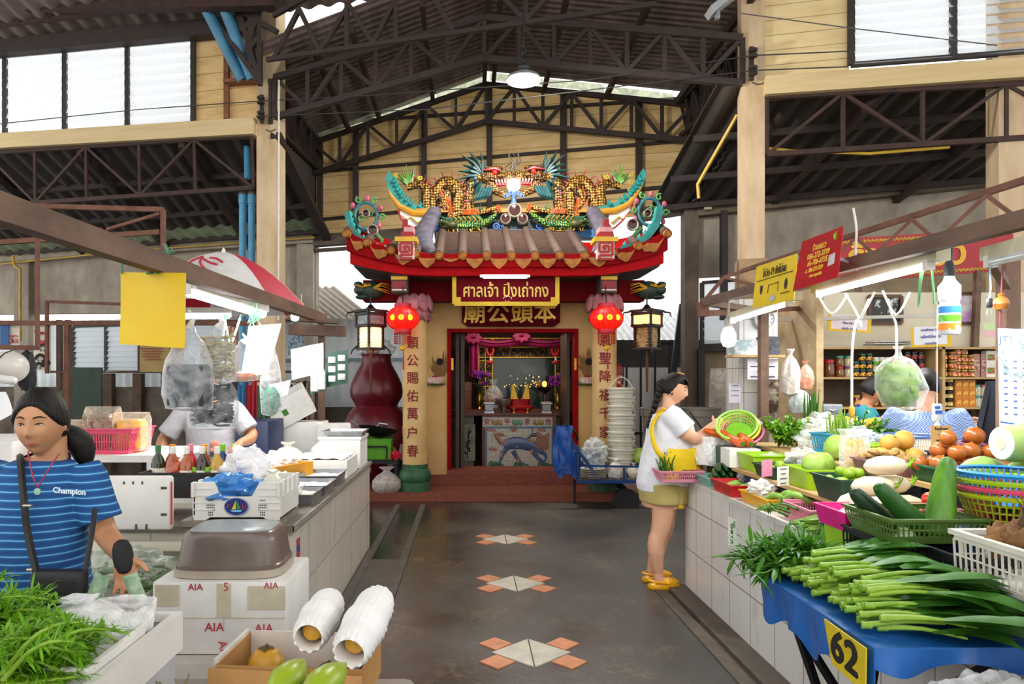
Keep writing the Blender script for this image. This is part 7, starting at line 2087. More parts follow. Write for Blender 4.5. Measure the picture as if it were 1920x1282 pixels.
def yam_root(c,s_,seed,lb):
 t=thing('yam',lb,'yam',tuple(c),0,'yams in the white crate')
 m=MB();rr=random.Random(seed)
 lump(m,(0,0,.05*s_),(.062*s_,.05*s_,.06*s_),seed,.5,2.5,None,20,14)
 for k in range(4):lump(m,(rr.uniform(-.06,.06)*s_,rr.uniform(-.05,.05)*s_,.03*s_+rr.uniform(0,.06)*s_),(.035*s_,.035*s_,.045*s_),seed+k,.5,3,None,12,9)
 obj('root',m,yam,t,sharp=80)
 m=MB();m.tube([(0,0,.1*s_),(.01,0,.14*s_),(.0,0,.165*s_)],[.03*s_,.016*s_,.012*s_],8)
 for k in range(6):m.tube([(0,0,.14*s_),(rr.uniform(-.03,.03),rr.uniform(-.02,.02),.17*s_),(rr.uniform(-.06,.06),rr.uniform(-.04,.04),.19*s_)],[.002,.001],4)
 obj('crown',m,two('5a4026','3f2c1a',.5,.2,30,.9),t)
yam_root((1.66,2.03,.97),.95,3,'knobbly brown yam with a tall neck at the left of the white crate');yam_root((1.74,1.86,.96),1.1,5,'large brown yam in the middle of the white crate');yam_root((1.68,1.72,.95),1.0,9,'brown yam at the right end of the white crate');yam_root((1.84,2.0,.95),1.0,11,'brown yam at the back of the white crate')
veg('chayote',[(1.8,2.16,1.06),(1.84,2.17,1.07),(1.88,2.18,1.06)],[.026,.042,.03],gl('8aa85a','6f9444',6),'pale green squash behind the yams','squash',None,14,1,mat('4a4a2a',.7))
veg('chayote',[(1.93,2.1,1.05),(1.97,2.11,1.06),(2.02,2.12,1.05)],[.026,.04,.03],gl('a8b87a','8aa05a',6),'paler green squash at the right edge behind the yams','squash',None,14,1,mat('4a4a2a',.7))
one('squash_crate',MB().bx(1.94,2.3,1.9,2.24,.801,1.03),navy,'navy crate holding the pale squash at the right edge','crate')
blue=two('0f4a8f','1f63b0',.5,.2,5,.3,bump=.1)
t=thing('leaf_table','folding table under a torn blue tarpaulin, heaped with leafy greens','table',(1.36,2.27,0))
def tarp(u,v):
 x=1.10+.48*u;y=1.84+.72*v
 return V((x,y,.78+.006*mnoise.noise(V((u*5,v*5,1)))))
obj('tarpaulin',MB().grid(tarp,14,20,.006),blue,t,world=True)
def skirt(u,v):
 y=1.84+.72*v
 dr=.13+.05*mnoise.noise(V((v*7,3,0)))+.03*math.sin(v*17)
 return V((1.10-.015*math.sin(v*23)*u,y,.78-dr*u))
m=MB();m.grid(skirt,6,36,.004)
m.grid(lambda u,v:V((1.10+.48*v,1.84-.015*math.sin(v*14)*u,.78-u*(.06+.02*math.sin(v*9)))),4,18,.004)
obj('hanging_skirt',m,blue,t,world=True)
m=MB()
for a,b in(((1.14,1.9,.74),(1.45,2.55,0)),((1.14,2.58,.74),(1.45,1.98,0)),((1.5,1.9,.74),(1.2,2.55,.0)),((1.14,2.45,.74),(1.22,2.0,.02))):m.bar(a,b,.022)
obj('leg',m,mat('1a1a1c',.4,.5),t,world=True)
sgn=thing('number_sign','yellow number sign with black figures hung at the corner of the blue table','sign',(1.09,1.94,.5))
m=MB();tl,tr,br,bl_=V((1.075,2.05,.785)),V((1.075,1.835,.78)),V((1.07,1.83,.66)),V((1.072,2.0,.67));m.grid(lambda x,w:tl.lerp(tr,x).lerp(bl_.lerp(br,x),w),4,4,.004);obj('plate',m,two('d8c01c','b8a010',.5,.2,8,.5),sgn,world=True)
m=MB();m.text('62',.12,(1.07,1.935,.725),(0,-1,-.05),(0,0,1),ext=.003,bold=.004,sx=1.2);obj('lettering',m,mat('14120e',.6),sgn,world=True)
crumple('plastic_bag',(1.36,1.78,.5),(.17,.06,.12),'clear plastic bag hanging under the near edge of the blue table',film('f2f2f2',.62,.15,8,1.0),95)
kale_l=leaf_mat('356a20','559434');kale_s=leaf_mat('7fae2c','a8cc4a')
def kale(label,loc,rz,seed,first=None,n=11):
 rr=random.Random(seed)
 t=thing('kale_bunch',label,'greens',loc,rz,'bunches of leafy greens on the blue table')
 st,lv=MB(),MB()
 for k in range(n):
  y0,z0=rr.uniform(-.045,.045),rr.uniform(.008,.05)
  x0=rr.uniform(-.03,.03)
  L=rr.uniform(.17,.22)
  dy=rr.uniform(-.25,.25)+y0*2.2;dz=rr.uniform(.0,.12)
  p1=V((x0+L*.5,y0+dy*L*.3,z0+dz*L*.5+.01));p2=V((x0+L,y0+dy*L*.8,z0+dz*L))
  st.tube(smooth([V((x0,y0,z0)),p1,p2],3),[.009,.0065,.004],7)
  st.tube([V((x0-.006,y0,z0)),V((x0+.02,y0,z0))],[.011,.009],7)
  for q in range(2):
   blade(lv,p2-V((.03+.05*q,0,-.004)),(1,dy*.9+rr.uniform(-.3,.3),.18+rr.uniform(-.1,.15)),rr.uniform(.15,.26),rr.uniform(.065,.11),rr.uniform(.2,.6),8,fold=.3,tip=1.5)
 obj('stems',st,kale_s,t);obj('leaves',lv,kale_l,t)
 return t
KL=['farthest bunch of thick stemmed greens, beside the water spinach','second bunch of greens from the far end of the blue table','third bunch of greens from the far end of the blue table','fourth bunch of greens, its stems crossing the middle of the blue table','bunch of greens resting on top of the middle of the heap','fifth bunch of greens from the far end, in the bottom layer','bunch of greens high on the near half of the heap','sixth bunch of greens, its stems pointing at the aisle','nearest bunch of greens, its broad leaves hanging over the table corner','small bunch of greens on top near the table corner']
for k,(x,y,z,a)in enumerate(((1.17,2.53,.76,.0),(1.16,2.44,.76,-.08),(1.17,2.36,.765,-.15),(1.16,2.26,.765,-.05),(1.22,2.4,.815,-.1),(1.16,2.15,.765,-.15),(1.2,2.24,.815,-.2),(1.15,2.05,.765,-.18),(1.16,1.96,.765,-.3),(1.2,2.08,.82,-.25))):
 kale(KL[k],(x,y-.0,z+.026),a,100+k)
herb('water_spinach','dark water spinach with narrow leaves hanging over the far end of the blue table',(1.42,2.62,.8),(-1,-.08,.12),60,.36,leaf_mat('4a7a1c','6a9a2a'),leaf_mat('2c6416','569428'),120,.016,.1,12,.2,1.5)
herb('leaf_sprig','thin green sprig hanging at the edge of the counter by the gourds',(1.58,3.4,.83),(-.9,.1,.3),5,.14,lf_mid,lf_mid,121,.01,.05,8,.4,1.2)
one('spinach_shelf',MB().bx(1.3,1.575,2.66,2.9,.78,.8),blue,'blue board clipped to the counter under the water spinach','board')
t=thing('stall_frame','brown wooden beam frame of the right stall with hooks and braces','frame',(1.56,3.2,0))
fa,fb=P(1318,567,4.4),P(1985,395,1.75)
obj('long_beam',MB().bar(fa,fb,.04,.05),wood_b,t,world=True)
m=MB();m.bar(fa+V((0,.02,-.07)),P(1560,575,7.2),.04);m.bar(fa,fa+V((0,0,-.09)),.06)
for k in range(5):
 f=.25+.14*k
 p=fa.lerp(fb,f)
 m.bar(p+V((.02,0,.0)),p+V((.16,-.05,.15)),.012);m.bar(p+V((.16,-.05,.15)),p+V((.22,-.15,.02)),.012)
m.bar(fa.lerp(fb,.1)+V((.15,0,.17)),fb+V((.2,0,.17)),.02);m.bar(fa,P(1357,520,4.35),.022);m.bar(P(1357,520,4.35),P(1420,500,4.3),.02);m.bar(P(1357,520,4.35),P(1420,535,4.3),.015)
obj('lattice_brace',m,rust,t,world=True)
obj('post',MB().bar(P(1890,590,2.9),P(1890,470,2.9),.055),wood_b,t,world=True)
obj('post',MB().bar(P(1845,470,2.6),P(1890,540,2.9),.03),wood_b,t,world=True)
obj('post',MB().bar((P(1890,590,2.9).x,2.9,0),P(1890,470,2.9),.06),wood_b,t,world=True)
obj('post',MB().bar((P(1357,520,5.2).x+.3,5.2,0),(P(1357,520,5.2).x+.3,5.2,2.05),.06),wood_b,t,world=True)
obj('post',MB().bar(fa,(P(1357,520,5.2).x+.3,5.2,2.03),.04),wood_b,t,world=True)
obj('post',MB().bar(fb,(fb.x+.45,1.9,2.0),.05),wood_b,t,world=True)
obj('post',MB().bar((fb.x+.45,1.9,0),(fb.x+.45,1.9,2.05),.06),wood_b,t,world=True)
for k,(a,b,Ya,Yb,lb,on)in enumerate((((1375,600),(1478,568),4.04,3.3,'far',1),((1537,550),(1737,498),3.0,2.32,'middle',1),((1860,490),(1950,470),2.05,1.75,'unlit near',0))):
 a,b=P(*a,Ya),P(*b,Yb)
 t=thing('tube_lamp','%s tube lamp under the right stall beam'%('far glowing','long glowing middle','unlit near')[k],'lamp',tuple((a+b)/2),0,'tube lamps of the right stall')
 d=(b-a).normalized()
 obj('fitting',MB().bar(a-d*.06+V((.015,0,.028)),b+d*.06+V((.015,0,.028)),.05,.04),two('d8d0b0','b8b094',.5,.2,8,.5),t,world=True)
 obj('tube',MB().tube([a,b],.014,10),glow('f6fbff',14)if on else mat('c8ccd0',.2),t,world=True)
 m=MB();m.box(a-d*.012,(.03,.02,.035));m.box(b+d*.012,(.03,.02,.035));obj('lamp_holder',m,whitep,t,world=True)
area('right_stall_light',V((1.72,3.0,1.86)),.1,1.6,17,(0,rad(-8),rad(0)))
area('right_stall_back_light',V((2.9,4.8,2.1)),.1,1.2,22,(0,0,0))
c=P(1366,655,4.1)
t=thing('glowing_bulb','big glowing bulb hanging at the far end of the right stall beam','bulb',tuple(P(1366,652,4.1)))
obj('bulb',MB().lathe([(.0,-.02),(.03,-.012),(.043,.02),(.042,.06),(.03,.09),(.022,.1)],16,P(1366,645,4.1)),glow('ffffff',8),t,world=True)
obj('socket',MB().lathe([(.022,.1),(.024,.15),(.008,.17),(.005,.3)],12,P(1366,645,4.1)),mat('a8a49a',.4),t,world=True)
def psign(name,corners,label,mt,texts,ink,extra=None):
 tl,tr,br,bl_=[P(*c)for c in corners]
 t=thing(name,label,'sign',tuple((bl_+br)/2))
 n=(tr-tl).cross(bl_-tl).normalized()
 m=MB();m.grid(lambda x,w:tl.lerp(tr,x).lerp(bl_.lerp(br,x),w),4,4,.004);obj('board',m,mt,t,world=True)
 f=1 if n.dot(V((0,0,EYE))-tl)>0 else-1
 X,Y_=(tr-tl).normalized(),(tl-bl_).normalized()
 m=MB()
 for s_,x,w,sz,sx in texts:m.text(s_,sz,tl.lerp(tr,x).lerp(bl_.lerp(br,x),w)+n*f*.005,X,Y_,ext=.0008,bold=.0008,sx=sx)
 obj('lettering',m,mat(ink,.5),t,world=True)
 for x in(.25,.75):
  p=tl.lerp(tr,x).lerp(bl_.lerp(br,x),.5);q=fa.lerp(fb,(p.y-fa.y)/(fb.y-fa.y))
  obj('hanger',MB().tube([p-n*f*.006,q],.006,6),steel,t,world=True)
 return t,(lambda x,w,o=.005:tl.lerp(tr,x).lerp(bl_.lerp(br,x),w)+n*f*o),X,Y_
t,at_,X_,Y_=psign('yellow_notice',((1420,500,3.4),(1496,475,2.98),(1490,562,2.98),(1412,578,3.4)),'yellow hanging notice with black Thai print and icons',mat('e0c010',.5,0,.08),[('โควิด-19 ยังไม่จบ',.5,.24,.05,.72)],'1a1812')
m=MB();a,b=at_(.06,.38),at_(.94,.36);m.bar(a,b,.003)
for s_ in(0,1):
 p=at_(.2+.6*s_,.6)
 poly=[(-.016,.02),(.016,.02),(.014,-.012),(0,-.026),(-.014,-.012)]if not s_ else[(.016*math.cos(q),.026*math.sin(q))for q in[2*PI*i/14 for i in range(14)]]
 m.add([p+X_*x+Y_*y for x,y in poly]+[p+X_*x+Y_*y-X_.cross(Y_)*.001 for x,y in poly],[tuple(range(len(poly)))])
for s_ in(.38,.62):m.bar(at_(s_,.52),at_(s_,.72),.002)
m.bar(at_(.38,.54),at_(.62,.52),.002);m.bar(at_(.7,.8),at_(.9,.79),.003)
obj('icons',m,mat('1a1812',.5),t,world=True)
p=at_(.5,.86,.006);m=MB();m.add([p+X_*.032*math.cos(q)+Y_*.015*math.sin(q)for q in[2*PI*i/20 for i in range(20)]],[tuple(range(20))]);obj('white_oval',m,mat('b8c0b8',.5),t,world=True)
t,at_,X_,Y_=psign('red_shop_sign',((1506,453,2.9),(1583,424,2.6),(1572,520,2.6),(1488,546,2.9)),'red hanging shop sign with yellow Thai name and phone numbers',mat('b00a1c',.25,0,.08),[('ร้านแมว',.5,.24,.036,.9),('086-272-3599',.5,.4,.034,.86),('086-706-6935',.48,.54,.034,.86),('Line : 086-272-3599',.42,.68,.026,.72),('maew vegetable',.5,.8,.02,.75)],'e8b81c')
m=MB();p=at_(.86,.16,.006);m.ell(p,(.008,.003,.014),None,8,6);m.ell(p+V((.008,0,.014)),(.006,.003,.01),None,8,6);obj('green_logo',m,mat('8ac82c',.5),t,world=True)
obj('white_label',MB().add([at_(.76,.5),at_(.9,.48),at_(.9,.7),at_(.76,.72)],[(0,1,2,3)]),mat('c8c0bc',.5),t,world=True)
def cord(pts,r,mt,label,name='knotted_rope',cat='cord',group=None):
 return one(name,MB().tube(smooth([P(*p)for p in pts],4),r,6),mt,label,cat,group)
wc=mat('e8e6dc',.6)
cord(((1665,560,2.55),(1672,590,2.55),(1680,610,2.55),(1681,672,2.5)),.0045,wc,'white cord holding the bagged cabbage',group='white cords of the right stall')
cord(((1655,545,2.6),(1680,590,2.55),(1706,548,2.5)),.0045,wc,'white cord looped in a V above the bagged cabbage',group='white cords of the right stall')
cord(((1535,555,3.0),(1560,588,2.95),(1590,552,2.9)),.0045,wc,'white cord looped in a V at the left end of the middle lamp',group='white cords of the right stall')
cord(((1585,550,2.9),(1608,590,2.85),(1615,612,2.85),(1606,600,2.85),(1598,650,2.85),(1597,740,2.85),(1597,790,2.85)),.005,wc,'long white cord with a knot hanging down to the yellow clip',group='white cords of the right stall')
cord(((1610,530,2.8),(1604,480,2.8),(1606,430,2.8),(1600,390,2.8)),.005,wc,'white cord going up to the beam beside the red sign',group='white cords of the right stall')
cord(((1630,560,2.75),(1612,600,2.8),(1640,548,2.7)),.0045,wc,'short white cord looped beside the knot',group='white cords of the right stall')
m=MB();lump(m,P(1597,772,2.85),(.012,.01,.03),3,.3);one('yellow_clip',m,mat('e8a81c',.4),'yellow clip at the end of the long white cord','clip')
cord(((1750,462,2.35),(1738,490,2.35),(1728,520,2.35),(1722,575,2.35),(1728,500,2.35),(1745,490,2.35),(1752,570,2.35)),.004,mat('6aa86a',.6),'green plastic strap looped over the beam near the spray bottle','loop_of_strap','strap')
for k,(u,v,Y)in enumerate(((1727,470,2.35),(1748,465,2.3),(1680,492,2.55))):
 cord(((u+14,v-8,Y),(u,v-6,Y),(u-4,v+6,Y),(u+8,v+14,Y)),.006,wc,'white S hook on the right stall beam, %s'%('beside the green strap','nearest the spray bottle','above the bagged cabbage')[k],'s_hook','hook','white hooks on the beam')
t=thing('spray_bottle','white spray bottle with coloured labels hanging from the beam','bottle',tuple(P(1780,627,2.4)))
h=.19
obj('bottle_body',MB().lathe([(.03,0),(.034,.01),(.034,.1),(.028,.112),(.034,.125),(.034,.17),(.018,.19),(.016,.205)],18),mat('d8d8dc',.3,0,.05),t)
obj('blue_label',MB().lathe([(.0348,.075),(.0348,.098)],18,caps=False),mat('2a7ab8',.5),t);obj('green_label',MB().lathe([(.0346,.045),(.0346,.068)],18,caps=False),two('5aa81c','e0e0e0',.55,.02,14,.5),t);obj('orange_label',MB().lathe([(.0346,.015),(.0346,.038)],18,caps=False),two('e8861c','e0e0e0',.55,.02,14,.5),t)
obj('black_neck',MB().lathe([(.018,.205),(.016,.24),(.01,.26),(.012,.3),(.006,.36)],12),mat('1c1c1e',.5),t)
t=thing('bagged_cabbage','green cabbage in a clear bag hanging in front of the woman in blue check','cabbage',tuple(P(1690,772,2.5)))
cc=P(1684,718,2.5)
def fn(q,p):return q*(1+.06*math.sin(7*math.atan2(p.y,p.x)+p.z*4)+.08*mnoise.noise(p*3))
lfm=leaf_mat('6aa828','b8d878')
obj('head',MB().ell(cc,(.052,.05,.078),None,26,18,fn),lfm,t,world=True)
m=MB()
for k in range(9):
 def gf(u,v,a0=k*2.4,l=k%3):
  th=(u-.5)*1.9+a0;ph=1.35-v*2.3
  rr=.056+.004*l+.012*(abs(u-.5)*2)**2*math.sin(v*20+k)*.7+.012*(1-v)**3*math.sin(u*14)
  return cc+V((rr*1.02*math.cos(th)*math.cos(ph)**.7 if math.cos(ph)>0 else 0,rr*math.sin(th)*math.cos(ph)**.7 if math.cos(ph)>0 else 0,-.082*math.sin(ph)*(1.05 if v<.5 else 1)))
 m.grid(gf,18,16,.002)
obj('outer_leaf',m,lfm,t,world=True,sharp=85)
m=MB()
rings=[]
for k,z in((.3,-.1),(.8,-.085),(1.15,-.02),(1.1,.05),(.7,.085),(.2,.1),(.12,.12),(.3,.135)):
 rings.append([cc+V((.066*k*math.cos(a)*(1+.05*math.sin(a*5+z*30))+(.03 if z<-.0 else 0)*max(0,math.cos(a)),.06*k*math.sin(a),z))for a in[2*PI*j/24 for j in range(24)]])
m.loft(rings);m.grid(lambda u,v:cc+V((.05+.04*u,-.03,-.11+.12*v*(1-u))),4,4)
obj('film',m,film('ffffff',.9,.1,12,.6),t,world=True,sharp=85)
t=thing('wall_calendar','tall white calendar with blue header hanging at the right edge','calendar',tuple(P(1900,845,2.6)))
m=MB();tl,tr,br,bl_=P(1872,615,2.7),P(1990,620,2.5),P(1990,850,2.5),P(1876,840,2.7)
pt=lambda x,w:tl.lerp(tr,x).lerp(bl_.lerp(br,x),w)
m.grid(lambda x,w:pt(x,w),4,6,.004);obj('sheet',m,mat('dfe4ee',.6,0,.04),t,world=True)
o_=V((-.002,-.004,0))
obj('blue_header',MB().add([pt(0,0)+o_,pt(1,0)+o_,pt(1,.055)+o_,pt(0,.055)+o_],[(0,3,2,1)]).add([pt(0,.13)+o_,pt(1,.07)+o_,pt(1,.1)+o_,pt(0,.15)+o_],[(0,3,2,1)]),mat('1c4aa8',.5),t,world=True)
obj('red_stamp',MB().add([pt(.03,.17)+o_,pt(.22,.17)+o_,pt(.22,.21)+o_,pt(.03,.21)+o_],[(0,3,2,1)]),mat('b81c2a',.5),t,world=True)
m=MB()
for i in range(9):
 for j in range(3):m.bar(pt(.08+.16*j,.27+.055*i)+o_,pt(.14+.16*j,.27+.055*i)+o_,.002,.006)
m.bar(pt(0,.78)+o_,pt(1,.82)+o_,.002,.006);m.text('JTT',.04,pt(.14,.1)+o_,(tr-tl),(0,0,1))
obj('lettering',m,mat('2a4aa0',.5),t,world=True)
t=thing('gourd_ornament','brown dried gourd hanging from the post at the right','ornament',tuple(P(1877,585,2.4)))
obj('gourd_body',MB().lathe([(.0,-.026),(.018,-.02),(.026,0),(.02,.018),(.008,.027),(.012,.034),(.0,.042)],16,P(1877,570,2.4)),two('a86a2a','7a4a1a',.5,.2,12,.4),t,world=True)
obj('cord',MB().tube([P(1878,552,2.4),P(1880,500,2.4)],.003,5).tube([P(1876,584,2.4),P(1876,612,2.4)],.003,5),mat('6a1c2a',.6),t,world=True)
t=thing('power_plug','black two pin plug dangling on a blue grey cord','plug',tuple(P(1855,592,2.4)))
obj('plug_body',MB().rbox(P(1855,568,2.4),(.018,.014,.032),.005),mat('1a1a1c',.5),t,world=True);m=MB();c=P(1855,575,2.4);m.tube([c+V((-.006,0,-.01)),c+V((-.008,0,-.028))],.0018,5);m.tube([c+V((.006,0,-.01)),c+V((.008,0,-.028))],.0018,5);obj('pin',m,steel,t,world=True)
obj('cord',MB().tube([P(1855,560,2.4),P(1858,540,2.4),P(1856,500,2.4)],.003,5),mat('7a9ab0',.5),t,world=True)
crumple('hanging_clear_bag',P(1905,705,2.2),(.045,.03,.06),'clear plastic bag with white rolls hanging at the right edge',film('e8f0f0',.85,.15,8,.7),97)
m=MB();a=P(1858,715,3.0)
m.grid(lambda u,w:a+V((-.02-.06*w+(.09+.1*w)*u,.02*math.sin(u*9),-.27*w)),10,8,.02)
one('dark_jacket',m,mat('141828',.8,0,.2),'dark navy jacket hanging behind the calendar','jacket')
t=thing('pinned_slips','green and pink printed slips pinned beside the calendar','slips',tuple(P(1860,640,3.4)))
m=MB();m.box(P(1858,612,3.4),(.07,.003,.03));obj('green_slip',m,mat('b8d09a',.6),t,world=True);m=MB();m.box(P(1858,626,3.4),(.07,.003,.03));obj('pink_slip',m,mat('d8a8b0',.6),t,world=True)
WY=6.75
x0,x1=P(1455,0,WY).x,P(2150,0,WY).x
struct('wall_shop_back',MB().bx(x0,x1,WY,WY+.08,0,EYE-(548-PV)/FPX*WY),two('e4ddc6','d2c8ac',.5,.25,2,.8))
struct('wall_shop_side',MB().bx(x0-.06,x0,WY-.9,WY+.08,0,2.3),two('c9b48c','8a6f4c',.5,.2,3,.85))
t=thing('red_banner','long red shop banner with golden Thai letters and fret border above the back wall','banner',tuple(P(1725,522,6.9)))
c0,c1,c2,c3=P(1560,448,6.9),P(1900,428,6.6),P(1900,506,6.6),P(1560,530,6.9)
m=MB();quad(m,[c0,c1,c2,c3],.03);obj('board',m,mat('a80c1a',.4,0,.12),t,world=True)
Xd=(c1-c0).normalized()
m=MB()
bp=lambda x,w:c0.lerp(c1,x).lerp(c3.lerp(c2,x),w)+V((0,-.006,0))
for w in(.09,.91):
 for k in range(44):
  x=k/44
  m.bar(bp(x,w),bp(x+.017,w),.01,.012);m.bar(bp(x,w-.035),bp(x,w+.035),.01,.01);m.bar(bp(x+.008,w+.035),bp(x+.018,w+.035),.01,.01)
obj('fret_border',m,mat('c8941c',.4),t,world=True)
m=MB();m.text('ร้านแมว',.34,bp(.42,.5),Xd,(0,0,1),ext=.003,bold=.008);obj('lettering',m,mat('e8b01c',.4),t,world=True)
for a,b in((c3+V((.3,.06,0)),(c3.x+.3,c3.y+.06,0)),(c2+V((-.3,.06,0)),(c2.x-.3,c2.y+.2,0))):obj('post',MB().bar(a,b,.05),wood_b,t,world=True)
t=thing('jar_shelf','pale wooden shelf unit full of jars on the back wall of the shop','shelf',(4.2,6.6,0))
SZ=lambda v:EYE-(v-PV)/FPX*6.55
sx0,sx1,sxd=P(1500,0,6.55).x,P(1885,0,6.55).x,P(1737,0,6.55).x
m=MB()
for v in(652,707,762):m.bx(sx0,sx1,6.4,6.72,SZ(v)-.018,SZ(v))
obj('shelf_board',m,woodl,t,world=True)
for x in(sx0,sxd-.015,sxd+.05,sx1):obj('upright',MB().bx(x,x+.025,6.4,6.72,.8,SZ(648)),woodl,t,world=True)
obj('back_panel',MB().bx(sx0,sx1,6.72,6.745,.8,SZ(650)),mat('4a3a2a',.8),t,world=True)
obj('base_counter',MB().bx(sx0,sx1,6.35,6.74,0,.8),mat('8a7458',.7),t,world=True)
JP={}
def jar(kind,u,v,label,group,w=None,h=None):
 """kind: (body, lid, label colours, width, height)"""
 body,lid,lab,w,h=kind
 base=V((P(u,0,6.5).x,6.5,SZ(v)))
 if kind not in JP:
  t=thing('jar' if lid else 'carton',label,'jar' if lid else 'carton',tuple(base),0,group)
  if lid:
   obj('jar_body',MB().lathe([(w*.47,0),(w*.5,h*.05),(w*.5,h*.72),(w*.42,h*.8)],14),mat(body,.15,0,.35,60,coat=.4),t)
   obj('lid',MB().lathe([(w*.45,h*.8),(w*.46,h),(0,h)],14),mat(lid,.35),t)
   if lab:obj('paper_label',MB().lathe([(w*.508,h*.15),(w*.508,h*.58)],14,caps=False),two(lab[0],lab[1],.5,.03,30,.5),t)
  else:
   obj('carton_body',MB().box((0,0,h/2),(w,w*.8,h)),mat(body,.5,0,.1),t)
   obj('paper_label',MB().box((0,-w*.402,h*.5),(w*.8,.004,h*.45)),two(lab[0],lab[1],.5,.03,30,.5),t)
  JP[kind]=t
 else:dup(JP[kind],base,R.uniform(-.4,.4)if lid else 0,label,group)
g1='jars on the upper left shelf';g2='jars on the upper right shelf';g3='jars on the lower right shelf'
ORD=('first','second','third','fourth','fifth','sixth')
K1=('6a3a12','b8141e',None,.1,.165)
jar(K1,1534,707,'big brown pickle jar with a red lid, left of two on the shelf',g1);jar(K1,1554,707,'big brown pickle jar with a red lid, right of two on the shelf',g1)
jar(('6a1a1c','c01420',None,.07,.12),1513,707,'dark red jar at the left end of the upper left shelf',g1)
K2=('8a6a34','3f9a7a',None,.075,.1)
for i,(u,v,l)in enumerate(((1574,707,'bottom'),(1574,687,'top'))):jar(('7a4a22',('b8141e','2f8a7a')[i],None,.075,.1),u,v,'%s jar of brown nuts in the two jar stack beside the big pickles'%l,g1)
for i,(u,v,l)in enumerate(((1591,707,'bottom'),(1591,687,'top'))):jar(('c9b88a',('7a4a8a','3f9a8a')[i],None,.075,.1),u,v,'%s pale garlic jar in the two jar stack left of the cans'%l,g1)
K3=('1c1814','2f5a4a',('e8a81c','2a1a14'),.062,.075)
for c_ in range(3):
 for r_ in range(3 if c_ else 2):jar(K3,1604+12.5*c_,707-14.5*r_,'black and yellow can, %s from the bottom, %s column'%(ORD[r_],ORD[c_]),'black and yellow cans')
K4=('d8e0b8','e8e6dc',('6aa02a','22401a'),.055,.095)
for c_ in range(3):
 for r_ in range(2):jar(K4,1642+11*c_,707-18.5*r_,'green labelled white jar, %s row, %s from the left'%(('bottom','top')[r_],ORD[c_]),'green labelled white jars')
K5=('a81420','b81c24',('e8c040','b8141e'),.06,.1)
for c_ in range(2):
 for r_ in range(2):jar(K5,1676+12*c_,707-19.5*r_,'bright red tin, %s row, %s from the left, beside the green jars'%(('bottom','top')[r_],ORD[c_]),'bright red tins')
K6=('17130f','14110f',('b8341c','2a1410'),.068,.08)
for c_ in range(3):
 for r_ in range(3):jar(K6,1700+13*c_,707-15.6*r_,'red dot black jar, %s row from below, %s column'%(ORD[r_],ORD[c_]),'black jars with red dots')
K7=('6a4212','b8862a',('c8342a','e8c86a'),.068,.08)
for c_,n_ in enumerate((4,3,3)):
 for r_ in range(n_):jar(K7,1751+17*c_,707-15.6*r_,'brown paste jar, %s from below in the %s stack, upper right shelf'%(ORD[r_],ORD[c_]),g2)
K8=('7a4a14','c89a3a',('c8422a','f0d890'),.062,.07)
for c_,n_ in enumerate((4,4,3)):
 for r_ in range(n_):jar(K8,1794+13*c_,707-13.7*r_,'small amber jar, %s from below in the %s stack by the paste jars'%(ORD[r_],ORD[c_]),'small amber jars')
K9=('a87a6a',None,('8a4a3a','c8b0a0'),.058,.22)
for k in range(2):jar(K9,1828+14*k,707,'tall speckled pack, %s of two beside the red and white cartons'%('left','right')[k],'tall speckled packs')
K10=('e0ded0',None,('b81c24','5a9a3a'),.085,.125)
for c_ in range(2):
 for r_ in range(2):jar(K10,1853+18*c_,707-24.5*r_,'red and white carton, %s row, %s column at the shelf end'%(('bottom','top')[r_],('left','right')[c_]),'red and white cartons')
K11=('16120f','1a1714',('d8b82a','e8e0c8'),.062,.075)
for c_ in range(3):
 for r_ in range(4 if c_<3 else 3):jar(K11,1754+12.7*c_,762-14.6*r_,'black jar with a yellow label, %s row from below, %s column'%(ORD[r_],ORD[c_]),g3)
K12=('c87a14',None,('e8a83a','8a4a12'),.062,.085)
for c_ in range(3):
 for r_ in range(3):jar(K12,1794+12.6*c_,762-16.6*r_,'orange packet, %s row from below, %s column, lower right shelf'%(ORD[r_],ORD[c_]),'orange packets')
for c_,(b_,l_)in enumerate((('c9c8a0','3f9a8a'),('d0caa8','c86a8a'),('7a4a1a','6a3a7a'),('7a4212','3f8a7a'),('8a5a1c','2f7a6a'))):
 for r_ in range(2):jar((b_,l_,None,.06,.105),1832+12.5*c_,762-20.5*r_,'screw top jar, %s row, %s from the left, lower right shelf'%(('bottom','top')[r_],ORD[c_]),'screw top jars')
K13=('8a1418','c8a01c',('d8b03a','8a1418'),.06,.11)
for k in range(6):jar(K13,1606+17*k,762,'dark red sauce jar, %s from the left on the lower left shelf'%ORD[k],'dark red sauce jars')
def picture(u0,v0,u1,v1,label,mt,cat='picture'):
 a,b=P(u0,v1,WY-.02),P(u1,v0,WY-.02)
 t=thing('framed_picture',label,cat,((a.x+b.x)/2,WY-.02,a.z),0,'framed pictures on the shop wall')
 m=MB()
 for p,q in(((a.x,a.z),(b.x,a.z)),((b.x,a.z),(b.x,b.z)),((b.x,b.z),(a.x,b.z)),((a.x,b.z),(a.x,a.z))):m.bar((p[0],WY-.015,p[1]),(q[0],WY-.015,q[1]),.03)
 obj('frame',m,mat('5a3a1c',.5),t,world=True)
 obj('print',MB().bx(a.x,b.x,WY-.01,WY-.005,a.z,b.z),mt,t,world=True)
picture(1630,555,1690,606,'framed black and white photograph behind the hanging cords',two('1a1a1a','d8d8d4',.55,.03,5,.4))
picture(1765,550,1834,606,'framed pink toned picture behind the spray bottle',two('c89ac8','e0dcd8',.5,.05,4,.4))
